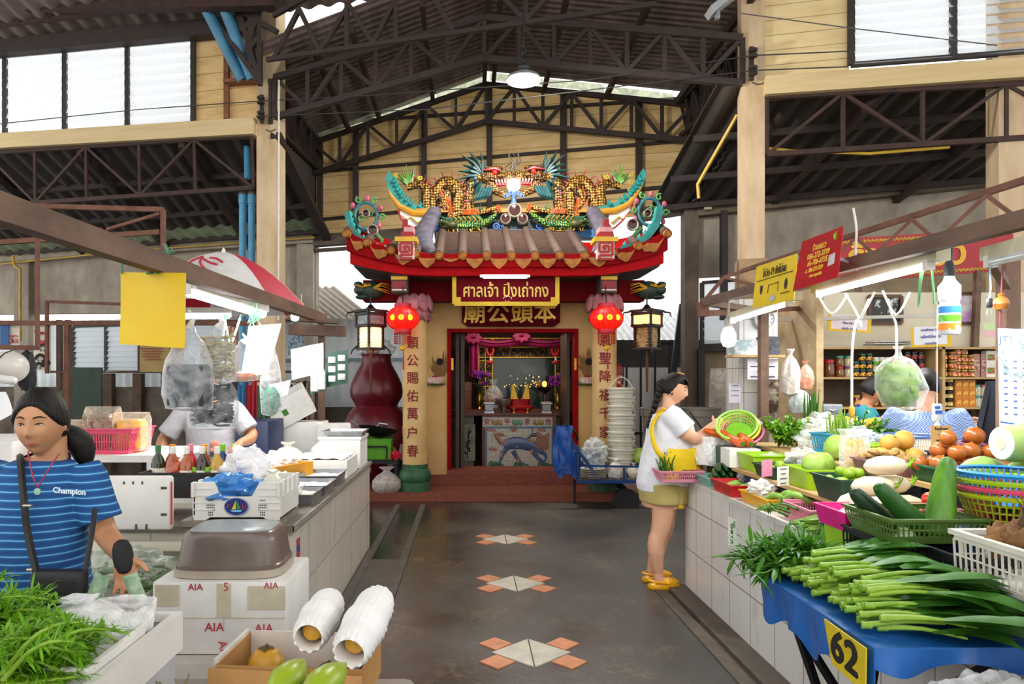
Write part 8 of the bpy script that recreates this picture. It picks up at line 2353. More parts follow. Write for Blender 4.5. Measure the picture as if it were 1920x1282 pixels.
def note(u0,v0,u1,v1,Y,label,lines,tape='e0b81c',paperc='e8d8d8',ink='6a6ab0',dz=0):
 a,b=P(u0,v1,Y),P(u1,v0,Y)
 t=thing('price_note',label,'note',((a.x+b.x)/2,Y,a.z),0,None,(0,dz,0))
 w,h=b.x-a.x,b.z-a.z
 obj('paper',MB().box((0,0,h/2),(w,.004,h)),mat(paperc,.6,0,.05),t)
 m=MB();e=.03
 for bx_ in((-w/2,-w/2+e,0,h),(w/2-e,w/2,0,h),(-w/2,w/2,0,e*.7)):m.bx(bx_[0],bx_[1],-.005,-.002,bx_[2],bx_[3])
 obj('yellow_tape',m,mat(tape,.5,0,.08),t)
 m=MB()
 for i,s_ in enumerate(lines):m.text(s_,h/len(lines)*.5,(0,-.006,h-h*(i+.5)/len(lines)),ext=.0008,bold=.0008,sx=.8)
 obj('lettering',m,mat(ink,.6),t)
note(1551,590,1632,622,6.3,'pinkish price note with yellow tape edges above the shelf',['พริกแกงเขียวหวาน','กิโลละ 240 บาท','ครึ่งกิโล 120 บาท'],dz=.06)
note(1708,612,1783,650,6.3,'white handwritten note with yellow tape edges below the spray bottle',['การหน้าราคา 2 ถุง','หมู่สับหน้าร้อย 3 ไก่','มะขามเปียก'],paperc='e6e6ea',dz=-.04)
one('note_rail',MB().bar(P(1440,600,6.3),P(1800,590,6.3),.03).bar(P(1440,600,6.3),(P(1440,600,6.3).x,6.3,0),.04),mat('c8c4b8',.5),'pale rail carrying the price notes in the shop','rail')
one('newspapers',MB().box(P(1665,645,6.5),(.36,.2,.012)).box(P(1668,641,6.5),(.34,.2,.012),Matrix.Rotation(.1,3,'Z')),two('c8c4bc','5a5854',.6,.05,18,.7),'stack of newspapers on top of the jar shelf','newspapers')
c=P(1433,598,5.6)
t=thing('wall_clock','round white wall clock behind the far tube lamp','clock',tuple(c-V((0,0,.09))))
rx=Matrix.Rotation(PI/2,3,'X')
obj('case',MB().lathe([(.085,0),(.088,.02),(.075,.024),(.072,.012),(0,.012)],28,c,rx),mat('c8ccd0',.3),t,world=True)
m=MB();
for k in range(12):a=k*PI/6;m.box(c+V((.058*math.sin(a),-.014,.058*math.cos(a))),(.005,.002,.012),Matrix.Rotation(a,3,'Y'))
m.bar(c+V((0,-.016,0)),c+V((.03,-.016,.02)),.005);m.bar(c+V((0,-.016,0)),c+V((-.045,-.016,.01)),.004);obj('hands',m,mat('2a2a2e'),t,world=True)
one('tiled_post',MB().bx(P(1388,0,5.6).x,P(1460,0,5.6).x,5.62,5.9,0,EYE-(560-PV)/FPX*5.6),tile_mat('d4d0c4','c4c6c8','8a867c',.12,.2),'white tiled post at the left end of the shop','post')
one('rusty_cabinet',MB().bx(P(1432,0,5.5).x,P(1462,0,5.5).x,5.52,5.6,.7,EYE-(705-PV)/FPX*5.5),two('b8b09a','3f2418',.5,.04,4,.7),'rust eaten metal door beside the tiled post','cabinet')
card('white_notice',1430,711,.245,.165,5.48,mat('d8d8e0',.6),'white typed notice taped to the tiled post',['----','--------','----','--------'],'4a4a5a')
card('pasted_notice',1378,755,.1,.16,5.58,mat('cfc8d4',.6),'small pale notice pasted low on the tiled post',['-----','-------','------',None],'8a8a9a')
for k,(u,v,w,h_,cl,lb)in enumerate(((1395,668,.2,.13,'9ab0b4','glass jar box stacked under the far tube lamp'),(1440,665,.14,.16,'1c2026','black radio box beside the clock'))):
 one('shelf_box',MB().box(P(u,v-15,5.5),(w,.12,h_)),two(cl,'d8dcd8' if k==0 else '3f4650',.5,.05,10,.3),lb,'box','boxes at the left of the shop')
one('box_ledge',MB().box(P(1415,668,5.5),(.42,.16,.02)),woodl,'wooden ledge carrying boxes under the clock','ledge')
sheet('plastic_sheet',(P(1333,690,10.2),P(1396,690,10.2),P(1396,800,10.2),P(1328,800,10.2)),film('d8d0c4',.45,.15,5,1.2),'crumpled clear plastic sheet hanging over the brown door','sheet',.004,.03)
for k,(u,v,rx_,rz_,lb,cl)in enumerate(((1482,700,.07,.16,'white plastic bags hanging at the shop entrance','f0e8e0'),(1510,690,.06,.1,'orange and white bag hanging beside the shelf','e0a080'),(1500,735,.08,.1,'grey clear bag hanging lower at the shop entrance','d0dcd8'))):
 bag(P(u,v+40,5.3),rx_,rz_*2.2,lb,'c8b8a8',cl,.3,'hanging_bag','bags hanging at the shop entrance',True,130+k)
t=thing('drawer_unit','small clear plastic drawer unit under the jar shelf','drawers',tuple(V((P(1548,0,6.1).x,6.1,1.02))))
m=MB();m.rbox((0,0,.13),(.2,.2,.28),.01);obj('drawer_case',m,mat('b8bcc0',.3,0,.1),t)
for k in range(3):
 d_=obj('drawer',MB().rbox((0,-.1,.05+.085*k),(.18,.02,.075),.006),mat('8d969c',.2,0,.2),t);obj('drawer_handle',MB().tube([(-.03,-.115,.055+.085*k),(0,-.12,.045+.085*k),(.03,-.115,.055+.085*k)],.006,5),whitep,d_)
one('back_counter',MB().bx(P(1470,0,6.2).x,P(1870,0,5.6).x,5.85,6.3,0,1.02),mat('9a8a70',.7),'long wooden work counter behind the vegetable display','counter')
ybm=mat('c8a01c',.4,0,.12)
for k,(x,y,r_,fl,lb)in enumerate(((2.84,5.12,.12,1,'left'),(3.16,5.16,.17,1,'middle'),(2.86,4.83,.14,1,'nearest'))):
 z=1.056
 t=thing('yellow_basin','%s yellow plastic basin of orange flowers at the back of the stall'%lb,'basin',(x,y,z),0,'yellow basins of flowers')
 obj('basin_body',MB().lathe([(r_*.7,0),(r_*.98,.1),(r_*1.04,.11),(r_*.96,.11),(r_*.66,.012),(0,.012)],28),ybm,t)
 m=MB()
 for q in range(70):
  a,rr=R.uniform(0,6.3),r_*.9*math.sqrt(R.random())
  lump(m,(rr*math.cos(a),rr*math.sin(a),.1+.05*(1-rr/r_)+R.uniform(0,.02)),.02,q,.3,3,None,7,5)
 tag(obj('flowers',m,mat('e0a812',.6,0,.25,20),t),kind='stuff')
one('basin_stand',MB().bx(2.73,3.4,4.68,5.34,1.0,1.055).bx(2.76,2.82,4.7,4.76,0,1).bx(3.3,3.36,4.7,4.76,0,1).bx(2.76,2.82,5.26,5.32,0,1).bx(3.3,3.36,5.26,5.32,0,1),mat('8a7a60',.7),'plain stand under the yellow flower basins','stand')
for k,(u,v,lb)in enumerate(((1652,795,'steel bowl stacked with pink and green plates beside the woman in teal'),(1700,795,'steel bowl of orange shreds behind the white basket'))):
 c=P(u,v,6.05);c.z=1.02
 t=thing('steel_bowl',lb,'bowl',tuple(c),0,'steel bowls on the work counter')
 obj('bowl_body',MB().lathe([(.05,0),(.12,.05),(.15,.09),(.16,.09),(.13,.045),(0,.01)],24),steel,t)
 obj('bowl_contents',MB().lathe([(.145,.085),(.1,.11),(0,.115)],20),mat(('d8486a','d8862a')[k],.5,0,.3,30),t)
 if k==0:obj('green_plate',MB().lathe([(.13,.11),(.15,.125),(0,.12)],24),mat('3fb04a',.4),t)
t=thing('white_tub','white rectangular tub of dried shrimp at the right of the work counter','tub',tuple(V((P(1800,0,4.6).x,4.6,1.12))))
ring=lambda k,z:[V((sx*.14*k,sy*.09*k,z))for sx,sy in((-1,-1),(1,-1),(1,1),(-1,1))]
obj('tub_body',MB().loft([ring(.85,0),ring(1,.1),ring(1.04,.1),ring(.95,.1),ring(.85,.03)]),wht,t)
m=MB()
for k in range(40):m.tube([(R.uniform(-.12,.12),R.uniform(-.07,.07),.08),(R.uniform(-.12,.12),R.uniform(-.07,.07),.11),(R.uniform(-.12,.12),R.uniform(-.07,.07),.13)],.007,4)
tag(obj('dried_shrimp',m,two('d8a890','2a2a3a',.55,.1,9,.6),t),kind='stuff')
one('tub_stand',MB().bx(3.2,3.7,4.45,4.75,0,1.12),mat('8a7a60',.7),'plain wooden stand under the tub of dried shrimp','stand')
blf=mat('14407a',.4,.2,.12)
Yc=8.0
t=thing('push_cart','blue steel push cart loaded with buckets and bags in front of the shrine','cart',(2.0,Yc,0))
px=lambda u:P(u,0,Yc).x
pzv=lambda v:P(0,v,Yc).z
m=MB();zd=pzv(903)
m.bx(px(1083),px(1240),Yc,Yc+.6,zd,zd+.03);obj('deck',m,two('6a5238','1c3f70',.5,.2,5,.6),t,world=True)
m=MB()
for y in(Yc,Yc+.6):
 m.bar((px(1083),y,zd),(px(1240),y,zd),.035);m.bar((px(1095),y,pzv(873)),(px(1215),y,pzv(875)),.022);m.bar((px(1083),y,zd),(px(1083),y,pzv(838)),.03);m.bar((px(1170),y,zd),(px(1170),y,pzv(873)),.02)
 m.bar((px(1127),y,zd),(px(1053),y,pzv(803)),.035)
m.bar((px(1083),Yc,pzv(838)),(px(1083),Yc+.6,pzv(838)),.025)
obj('frame',m,blf,t,world=True)
m=MB();m.tube(smooth([V((px(1053),Yc,pzv(803))),V((px(1062),Yc,pzv(796))),V((px(1085),Yc+.3,pzv(812))),V((px(1098),Yc+.6,pzv(832)))],4),.018,8);obj('handle',m,mat('1a1c22',.4,.3),t,world=True)
for y in(Yc+.02,Yc+.58):
 c=V((px(1175),y,pzv(941)))
 r_=Matrix.Rotation(PI/2,3,'X')
 w_=obj('wheel',MB().lathe([(.1,-.03),(.14,-.035),(.155,-.015),(.155,.015),(.14,.035),(.1,.03)],28,c,r_),mat('141416',.7),t,world=True)
 m=MB();m.lathe([(.1,-.02),(.1,.02),(.03,.03),(.03,-.03)],24,c,r_,caps=False)
 for k in range(8):a=k*PI/4;m.bar(c,c+V((.1*math.cos(a),0,.1*math.sin(a))),.02)
 obj('wheel_hub',m,mat('2a2c30',.4,.4),w_,world=True)
m=MB();m.bar((px(1175),Yc,pzv(941)),(px(1175),Yc+.6,pzv(941)),.025);m.bar((px(1175),Yc,pzv(941)),(px(1150),Yc+.1,zd),.025);m.bar((px(1085),Yc+.3,zd),(px(1085),Yc+.3,0),.03);obj('axle',m,mat('2a2c30',.4,.5),t,world=True)
bk=two('d8d4c4','bcb8a6',.5,.2,5,.5)
zb=zd+.03
bx_=px(1175)
for k in range(9):
 t=thing('white_bucket','%s white bucket from the bottom of the tall stack on the cart'%('first','second','third','fourth','fifth','sixth','seventh','eighth','topmost')[k],'bucket',(bx_+R.uniform(-.008,.008),Yc+.3,zb+.105*k),0,'stacked white buckets')
 obj('bucket_body',MB().lathe([(.125,0),(.15,.2),(.165,.205),(.168,.225),(.158,.23),(.145,.2),(.118,.008),(0,.008)],28),bk,t)
 obj('rib',MB().lathe([(.15,.165),(.158,.168),(.158,.178),(.15,.18)],28,caps=False),bk,t)
 a=R.uniform(-.4,.5)
 if k==8:hp=[(-.16+.32*f,-.03-.0*f,.2+.16*math.sin(PI*f))for f in[i/12 for i in range(13)]]
 else:hp=[(.165*math.cos(a+1.2*f-.6),.17*math.sin(a+1.2*f-.6),.2-.06*math.sin(PI*f))for f in[i/8 for i in range(9)]]
 obj('bucket_handle',MB().tube(hp,.006,5),whitep,t)
t=thing('blue_bucket','blue and grey rubbish bucket behind the cart handle','bucket',(px(1115),Yc+.35,zb));obj('bucket_body',MB().lathe([(.12,0),(.16,.3),(.17,.3),(.15,.29),(0,.28)],24),mat('1c3f78',.4),t);obj('rim',MB().tube([(.165*math.cos(a),.165*math.sin(a),.3)for a in[2*PI*k/24 for k in range(25)]],.012,6),mat('8a9098',.4),t)
for k in range(6):
 o=one('plate_stack',MB().lathe([(.1,0),(.15,.012),(.155,.018),(.1,.008),(0,.006)],24,(px(1115),Yc+.1,zb+.02*k)),whitep,'white plate, %s from the bottom of the wrapped pile on the cart'%ORD[k],'plate','wrapped white plates on the cart')
crumple('clear_sack',(px(1118),Yc+.14,zb+.14),(.15,.12,.16),'large crumpled clear sack over the plates on the cart',film('f0f2f2',.6,.15,7,1.0),141)
bag((px(1158),Yc+.12,zb),.1,.22,'white bag with a green sticker on the cart','c8a890','f4f0ea',.35,seed=142)
bag((px(1195),Yc+.15,zb),.09,.17,'tan paper sack beside the bucket stack on the cart','b8966a','e8dcc8',.3,seed=143)
tray('blue_crate',(px(1218),Yc+.3,zb),.26,.36,.17,mat('142a5a',.45),'navy crate at the right end of the cart','crate')
cabbage((px(1212),Yc+.25,zb+.14),.11,'bright green cabbage on the navy crate of the cart','cart cabbage')
m=MB()
for k in range(26):
 x=px(1048)+.12*R.random();y=Yc-.02+R.uniform(-.05,.03)
 L=R.uniform(.45,.62)
 m.grid(lambda u,w,x=x,y=y,L=L,k=k:V((x+(.02+.012*w)*(u-.5)*2+.03*math.sin(w*3+k)+(R.random()-.5)*.0+w*(.06 if k%2 else-.04),y+.01*math.sin(w*9+k),pzv(798)-L*w)),1,8)
one('blue_streamers',m,mat('1450a8',.35,0,.25),'bunch of bright blue plastic strips hanging on the cart handle','strips')
for k,(u,v,Y,lb)in enumerate(((1240,850,9.3,'left grey white pail behind the shopper'),(1312,850,9.3,'right grey white pail with a rope handle behind the shopper'))):
 c=P(u,0,Y);zt=P(0,764,Y).z
 t=thing('tall_pail',lb,'pail',(c.x,Y,0),0,'tall pails behind the shopper')
 obj('pail_body',MB().lathe([(.2,0),(.26,zt-.12),(.275,zt-.11),(.275,zt-.03),(.285,zt-.02),(.285,zt),(.26,zt),(.2,.02)],30),two('a8a498','8a867a',.5,.2,4,.5),t)
 m=MB();m.tube([(-.2,-.2,zt-.05),(-.05,-.3,zt-.3),(.15,-.28,zt-.45),(.26,-.1,zt-.5)],.008,5);obj('pail_handle',m,mat('3a3a3a'),t)
t=thing('fire_extinguisher','red fire extinguisher on the side of the right couplet column','extinguisher',tuple(P(1158,735,9.0)))
c=P(1158,735,9.0)
obj('cylinder',MB().lathe([(.05,0),(.055,.02),(.055,.3),(.04,.36),(.02,.38)],18,c),mat('a8101c',.3),t,world=True);obj('valve',MB().box(c+V((0,0,.41)),(.05,.03,.05)).tube([c+V((.02,-.02,.4)),c+V((.07,-.03,.3)),c+V((.06,-.03,.1))],.01,6),mat('1c1c1e'),t,world=True);obj('paper_label',MB().lathe([(.056,.1),(.056,.22)],18,c,caps=False),two('d8c890','b81c20',.5,.03,20,.5),t,world=True)
# ================================================================ people
skin1=mat('c08a62',.5,0,.08,6,sss=.08);skin2=mat('d8a584',.48,0,.06,6,sss=.08);skin3=mat('a87250',.5,0,.08,6)
hairm=two('0c0908','1a1310',.5,.2,60,.5,vec_scale=(1,1,.15),bump=.4,spec=.3)
lipm=mat('a8584e',.4,0,.1);eyew=mat('b0a698',.3,0,.05);iris=mat('160e0a',.15,0,.1)
def remesh(mb,voxel,smooth_=3):
 me=bpy.data.meshes.new('volume')
 me.from_pydata(mb.v,[],mb.f)
 o=bpy.data.objects.new('volume',me)
 COL.objects.link(o)
 md=o.modifiers.new('r','REMESH');md.mode='VOXEL';md.voxel_size=voxel
 sm=o.modifiers.new('s','SMOOTH');sm.iterations=smooth_;sm.factor=.5
 dg=bpy.context.evaluated_depsgraph_get();dg.update()
 r=bpy.data.meshes.new_from_object(o.evaluated_get(dg))
 out=MB()
 out.add([tuple(v.co)for v in r.vertices],[tuple(p.vertices)for p in r.polygons])
 bpy.data.objects.remove(o);bpy.data.meshes.remove(me);bpy.data.meshes.remove(r)
 return out
HR=(.074,.092,.113)
def headfn(q,p):
 q=V(q);x,f,z=p.x,-p.y,p.z
 if z<0:q.x*=1-.26*min(1,-z*1.05)**1.5
 if z<-.1 and p.y>0:q.y*=1-.45*min(1,(-.1-z)*1.4)
 if z<-.5:q.z*=.97
 if f>0:
  g_=lambda cx,cz,sx,sz:math.exp(-((x-cx)/sx)**2-((z-cz)/sz)**2)
  d=.019*g_(0,-.16,.13,.13)+.012*g_(0,.05,.09,.2)+.005*g_(.13,-.2,.08,.07)+.005*g_(-.13,-.2,.08,.07)
  d+=.004*g_(0,.32,.6,.12)-.008*(g_(.36,.1,.2,.13)+g_(-.36,.1,.2,.13))+.005*(g_(.5,-.2,.22,.2)+g_(-.5,-.2,.22,.2))
  d+=.007*g_(0,-.47,.26,.12)-.004*g_(0,-.63,.3,.06)+.011*g_(0,-.82,.25,.14)
  q.y-=d*f**.5
 return q
def hpt(x,z,out=0):
 """a point on the face: x, z as fractions of the head's half width and height"""
 y=-math.sqrt(max(.02,1-x*x-z*z))
 p=V((x,y,z))
 q=headfn(V((p.x*HR[0],p.y*HR[1],p.z*HR[2])),p)
 return q+V((0,-out,0))
def head(body,root,c,rot,skin,hairfn,lid=.5):
 body.ell(c,HR,rot,40,34,headfn)
 for s in(-1,1):body.ell(c+rot@V((s*.072,.012,-.008)),(.009,.02,.032),rot@Matrix.Rotation(s*.3,3,'Z'),10,8)
 def feats(bo):
  o=lambda n,m,mt:obj(n,m,mt,bo,world=True)
  T=Matrix.Translation(c)@rot.to_4x4()
  m=MB(T);m2=MB(T);m3=MB(T);m4=MB(T)
  for s in(-1,1):
   e=hpt(s*.37,.09,-.0035)
   m.ell(e,(.0135,.006,.0048),None,12,8);m2.ell(e+V((-.002,-.0035,-.0005)),(.0045,.003,.0045),None,10,8)
   m4.tube(smooth([hpt(s*.2,.09,.001),hpt(s*.3,.125,.002),hpt(s*.42,.128,.002),hpt(s*.56,.095,.001)],4),[.001,.0019,.0018,.001],6)
   m3.tube(smooth([hpt(s*.17,.29,.0),hpt(s*.32,.325,.001),hpt(s*.46,.32,.001),hpt(s*.62,.265,0)],4),[.0018,.0026,.0024,.001],6)
  o('eye',m,eyew);o('iris',m2,iris);o('eyebrow',m3,hairm);o('eyelash',m4,hairm)
  m=MB(T);m.tube(smooth([hpt(-.28,-.48,-.001),hpt(-.1,-.45,.001),hpt(0,-.455,.001),hpt(.1,-.45,.001),hpt(.28,-.48,-.001)],4),[.0008,.0032,.003,.0032,.0008],8);m.tube(smooth([hpt(-.25,-.49,-.002),hpt(-.12,-.52,.0),hpt(.12,-.52,.0),hpt(.25,-.49,-.002)],4),[.0008,.0042,.0042,.0008],8)
  o('lips',m,lipm)
 def fn(q,p):
  q=headfn(q,p)
  d=min(1,max(0,max(hairfn(p),-p.z-.36)/.1))
  return q*(1-.16*d*d*(3-2*d)+.006*math.sin(26*math.atan2(p.y,p.x)))
 obj('hair',MB().ell(c,(HR[0]*1.13,HR[1]*1.1,HR[2]*1.09),rot,72,56,fn),hairm,root,world=True,sharp=60)
 return feats
def hand(m,w,d,nrm,side,curl=.5,s=1.0,spread=.12):
 """palm and five fingers from the wrist w along d; fingers bend towards nrm; side = direction of the thumb"""
 w=V(w);d=V(d).normalized();nrm=V(nrm);nrm=(nrm-d*nrm.dot(d)).normalized();side=V(side);side=(side-d*side.dot(d)-nrm*side.dot(nrm)).normalized()
 rot=Matrix((side,d,nrm)).transposed()
 m.ell(w+d*.045*s,(.04*s,.052*s,.016*s),rot,14,10)
 m.ell(w+d*.06*s,(.041*s,.035*s,.014*s),rot,14,10)
 for k in range(4):
  off=(1.5-k)*.0195*s
  p=w+d*(.083-.005*abs(k-1))*s+side*off
  dd=(d+side*(1.5-k)*spread).normalized()
  L=(.07,.078,.073,.056)[k]*s
  pts=[p-dd*.02*s,p]
  for seg,f in enumerate((.42,.32,.26)):
   a=curl*(.7,.9,.7)[seg]
   dd=(dd*math.cos(a)+nrm*math.sin(a)).normalized()
   p=p+dd*L*f;pts.append(p)
  m.tube(pts,[.0095*s,.0095*s,.009*s,.0083*s,.007*s],8,round_=True)
 p=w+d*.022*s+side*.028*s
 dd=(d*.55+side*.75+nrm*.35).normalized()
 q=p+dd*.035*s;dd2=(dd+d*.5+nrm*.4*curl).normalized();r=q+dd2*.032*s
 m.tube([w+d*.01*s+side*.012*s,p,q,r],[.012*s,.012*s,.0105*s,.0085*s],8,round_=True)
def torso(m,rows,lat):
 """rows: (centre, half width, half depth); lat = sideways direction"""
 lat=V(lat).normalized();fr=V((0,0,1)).cross(lat).normalized()
 rings=[]
 for c,a,b in rows:
  rings.append([V(c)+lat*(a*(abs(math.cos(t))**.8)*(1 if math.cos(t)>0 else-1))+fr*(b*math.sin(t))for t in[2*PI*k/28 for k in range(28)]])
 return m.loft(rings)
def limb(m,pts,rs,n=14):return m.tube(smooth([V(p)for p in pts],4),rs,n,round_=True)
def stripes(c1,c2,c3,pitch):
 t=NT('striped_jersey')
 z=t.n('Mapping',{'Vector':t.tc.outputs['Object']})
 w=t.math('ADD',t.xyz()[2],t.math('MULTIPLY',t.noise(5,2),.012))
 f=t.math('FRACT',t.math('MULTIPLY',w,1/pitch))
 base=t.mix(t.math('LESS_THAN',f,.55),c1,c2)
 base=t.mix(t.math('LESS_THAN',t.math('ABSOLUTE',t.math('SUBTRACT',f,.78)),.07),base,c3)
 t.p(Base_Color=base,Roughness=.85)
 t.bump(t.noise(7,3),.35,.03)
 return t.m
def cloth(col,col2=None,sc=7):
 t=NT('cloth')
 f=t.noise(sc,3)
 t.p(Base_Color=t.ramp(f,[(.3,col2 or col),(.7,col)]),Roughness=.85)
 t.bump(t.noise(9,3,dist=.6),.4,.03)
 return t.m
Y=2.32
pt=lambda u,v,dy=0:P(u,v,Y+dy)
root=thing('person','woman in a blue striped T-shirt with a black crossbody bag holding banknotes','person',(-1.46,Y,0))
hc=pt(78,793)
hrot=Matrix.Rotation(rad(9),3,'Z')@Matrix.Rotation(rad(8),3,'X')
body=MB()
ft=head(body,root,hc,hrot,skin1,lambda p:min(-p.y-.02-.35*max(0,p.z),.68-.7*p.x*p.x-p.z))
nk=V((hc.x+.012,Y+.035,1.24))
limb(body,[hc+V((.01,.03,-.05)),nk,V((nk.x,Y+.05,1.15))],[.052,.05,.062])
cx=-1.475
rows=[((cx,Y+.03,.74),.155,.115),((cx,Y+.03,.84),.15,.115),((cx,Y+.03,.98),.14,.105),((cx,Y+.03,1.08),.145,.105),((cx,Y+.035,1.16),.14,.085),((cx+.005,Y+.04,1.215),.1,.06),((cx+.01,Y+.04,1.235),.06,.05)]
torso(body,rows,(1,0,0))
for s in(-1,1):limb(body,[(cx+s*.08,Y+.04,.78),(cx+s*.085,Y+.04,.45),(cx+s*.085,Y+.05,.06)],[.085,.06,.042]);body.rbox((cx+s*.085,Y,.03),(.085,.22,.06),.03)
shR,elR,wrR=V((cx+.165,Y+.035,1.165)),V((cx+.225,Y+.03,.985)),P(232,1040,2.2)
shL,elL,wrL=V((cx-.165,Y+.035,1.165)),V((cx-.23,Y+.03,.95)),V((cx-.2,Y-.12,.84))
limb(body,[shR,elR,wrR],[.05,.043,.04,.036,.027]);limb(body,[shL,elL,wrL],[.05,.043,.04,.036,.027])
hand(body,wrR,(.2,-.15,-1),(.3,-1,-.2),(1,.1,.1),.55,.95);hand(body,wrL,(.3,-.4,-.8),(.6,-.3,.3),(0,-1,0),.5,.9)
bo=obj('body',remesh(body,.0048,2),skin1,root,world=True,sharp=80)
ft(bo)
sh=MB()
torso(sh,[(c,a+.014,b+.014)for c,a,b in[((cx,Y+.03,.70),.172,.13)]+rows[1:6]]+[((cx+.008,Y+.04,1.228),.085,.06)],(1,0,0))
for a,b in((shR,elR),(shL,elL)):sh.tube([a.lerp(b,-.25),a,a.lerp(b,.5),a.lerp(b,.82)],[.052,.066,.066,.07],16)
obj('striped_shirt',remesh(sh,.006,4),stripes('1a5a9a','10467f','6ab0d0',.026),root,world=True,sharp=80)
obj('neckline',MB().tube([V((cx+.01+.083*math.cos(a),Y+.04+.062*math.sin(a)-.012*(math.sin(a)<0),1.222+.03*math.sin(a)))for a in[2*PI*k/28 for k in range(29)]],.006,6),mat('141c30',.8),root,world=True)
m=MB();m.text('Champion',.026,pt(130,921,-.092),(1,-.0,-.08),(0,0,1),ext=.001,bold=.0006);obj('shirt_lettering',m,mat('d8e4f0',.6),root,world=True)
ptm=MB();pc0=hc+hrot@V((.05,.08,-.05))
limb(ptm,[pc0,pc0+V((.03,.03,-.05)),pc0+V((.04,.04,-.13))],[.03,.045,.04,.016]);obj('ponytail',ptm,hairm,root,world=True)
m=MB()
m.tube([pt(72,832,-.0),pt(52,848,-.06),pt(62,895,-.115),pt(70,912,-.115)],.0022,5);m.tube([pt(112,850,-.02),pt(98,868,-.1),pt(82,895,-.115),pt(72,912,-.115)],.0022,5)
nl=obj('red_necklace',m,mat('a81c3a',.5),root,world=True)
obj('jade_pendant',MB().lathe([(.004,.0),(.011,.001),(.011,.004),(.004,.005)],16,pt(71,921,-.115),Matrix.Rotation(PI/2,3,'X')),mat('8ab89a',.3),nl,world=True)
bagm=mat('101114',.6,0,.2)
bg_=obj('crossbody_bag',MB().rbox(pt(112,1105,-.19),(.17,.06,.12),.025),bagm,root,world=True)
m=MB();m.bar(pt(75,1088,-.235),pt(152,1088,-.235),.005);obj('bag_zip',m,mat('3a3a3e',.4,.4),bg_,world=True)
m=MB();m.tube(smooth([pt(38,858,.1),pt(38,862,-.03),pt(44,930,-.118),pt(52,1000,-.125),pt(70,1080,-.18)],4),.012,6,flat=1.0);m.tube(smooth([pt(178,955,-.05),pt(172,1000,-.12),pt(158,1080,-.18)],4),.009,6);obj('bag_strap',m,bagm,root,world=True)
m=MB();m.tube([pt(44,948,-.132),pt(60,948,-.132)],.006,8);m.tube([pt(52,1068,-.175),pt(62,1068,-.18)],.006,8);obj('strap_buckle',m,mat('a8a49a',.3,.8),root,world=True)
m=MB();limb(m,[wrR+V((-.006,0,.022)),wrR+V((.002,-.006,-.01)),wrR+V((.008,-.012,-.032))],[.029,.031,.027]);obj('black_glove',m,mat('17171a',.8),root,world=True)
wc_=wrR+V((.012,-.075,-.075))
for k,(dx_,rz_,lb)in enumerate(((-.025,-.3,'green banknote folded in the left of her grip'),(.03,.25,'green banknote folded in the right of her grip'))):
 m=MB();m.grid(lambda u,w:wc_+V((dx_*1.5+(u-.5)*.045+.03*w*(1 if k else-1),-.012*math.sin(u*3),.035-w*.08+rz_*(u-.5)*.06)),5,6,.002)
 one('banknote',m,two('a8c0a0','7a9a7a',.5,.1,30,.6),lb,'banknote','banknotes in her hand')
Y=5.0
pt=lambda u,v,dy=0:P(u-4,v,Y+dy)
root=thing('person','woman in a white T-shirt, yellow apron and yellow clogs shopping at the vegetable counter','person',(1.42,Y,0))
hc=pt(1267,729)
hrot=Matrix.Rotation(rad(74),3,'Z')@Matrix.Rotation(rad(16),3,'X')
body=MB()
ft=head(body,root,hc,hrot,skin2,lambda p:min(-p.y+.02-.4*max(0,p.z),.5-p.z))
limb(body,[hc+hrot@V((0,.025,-.05)),pt(1256,765),pt(1250,785)],[.05,.05,.065])
R_=[(1250,948,.15,.16),(1248,905,.165,.175),(1256,860,.16,.175),(1262,825,.155,.165),(1260,795,.165,.14),(1255,775,.13,.095),(1254,764,.07,.07)]
lat=(0,1,0)
rows=[(pt(u,v),a,b)for u,v,a,b in R_]
torso(body,rows,lat)
for dy,(ku,au)in((-.08,(1240,1238)),(.1,(1246,1226))):
 limb(body,[pt(1250,920,dy),pt(ku+4,985,dy),pt(ku-6,1020,dy),pt(au,1072,dy)],[.105,.075,.062,.06,.035]);limb(body,[pt(au,1075,dy),pt(au+4,1088,dy),pt(au+24,1094,dy)],[.034,.036,.03])
shR,elR,wrR=pt(1264,779,-.15),pt(1306,822,-.2),pt(1342,797,-.12)
shL,elL,wrL=pt(1262,779,.15),pt(1300,830,.2),pt(1338,812,.05)
limb(body,[shR,elR,wrR],[.06,.053,.048,.04,.029]);limb(body,[shL,elL,wrL],[.06,.053,.048,.04,.029])
hand(body,wrR,(.7,.2,.35),(.1,.9,-.4),(0,.2,1),.8,.9);hand(body,wrL,(.9,-.2,-.1),(0,-.2,-1),(0,-1,.2),.7,.9)
bo=obj('body',remesh(body,.0062,2),skin2,root,world=True,sharp=80)
ft(bo)
wt=cloth('e8e8ec','d4d6de')
sm_=MB();torso(sm_,[(pt(1248,918),.185,.185)]+[(c,a+.018,b+.018)for c,a,b in rows[1:6]],lat)
for a,b in((shR,elR),(shL,elL)):sm_.tube([a.lerp(b,-.25),a,a.lerp(b,.4),a.lerp(b,.66)],[.06,.08,.08,.082],16)
obj('white_shirt',remesh(sm_,.009,5),wt,root,world=True,sharp=80)
sm_=MB();torso(sm_,[(pt(1251,940),.17,.18),(pt(1249,905),.187,.19)],lat)
for dy in(-.085,.1):sm_.tube([pt(1250,905,dy),pt(1250,944,dy)],[.12,.118],18)
obj('khaki_shorts',remesh(sm_,.009,4),cloth('b8a868','a89858'),root,world=True,sharp=80)
apm=cloth('e8c81c','d8b40c')
m=MB()
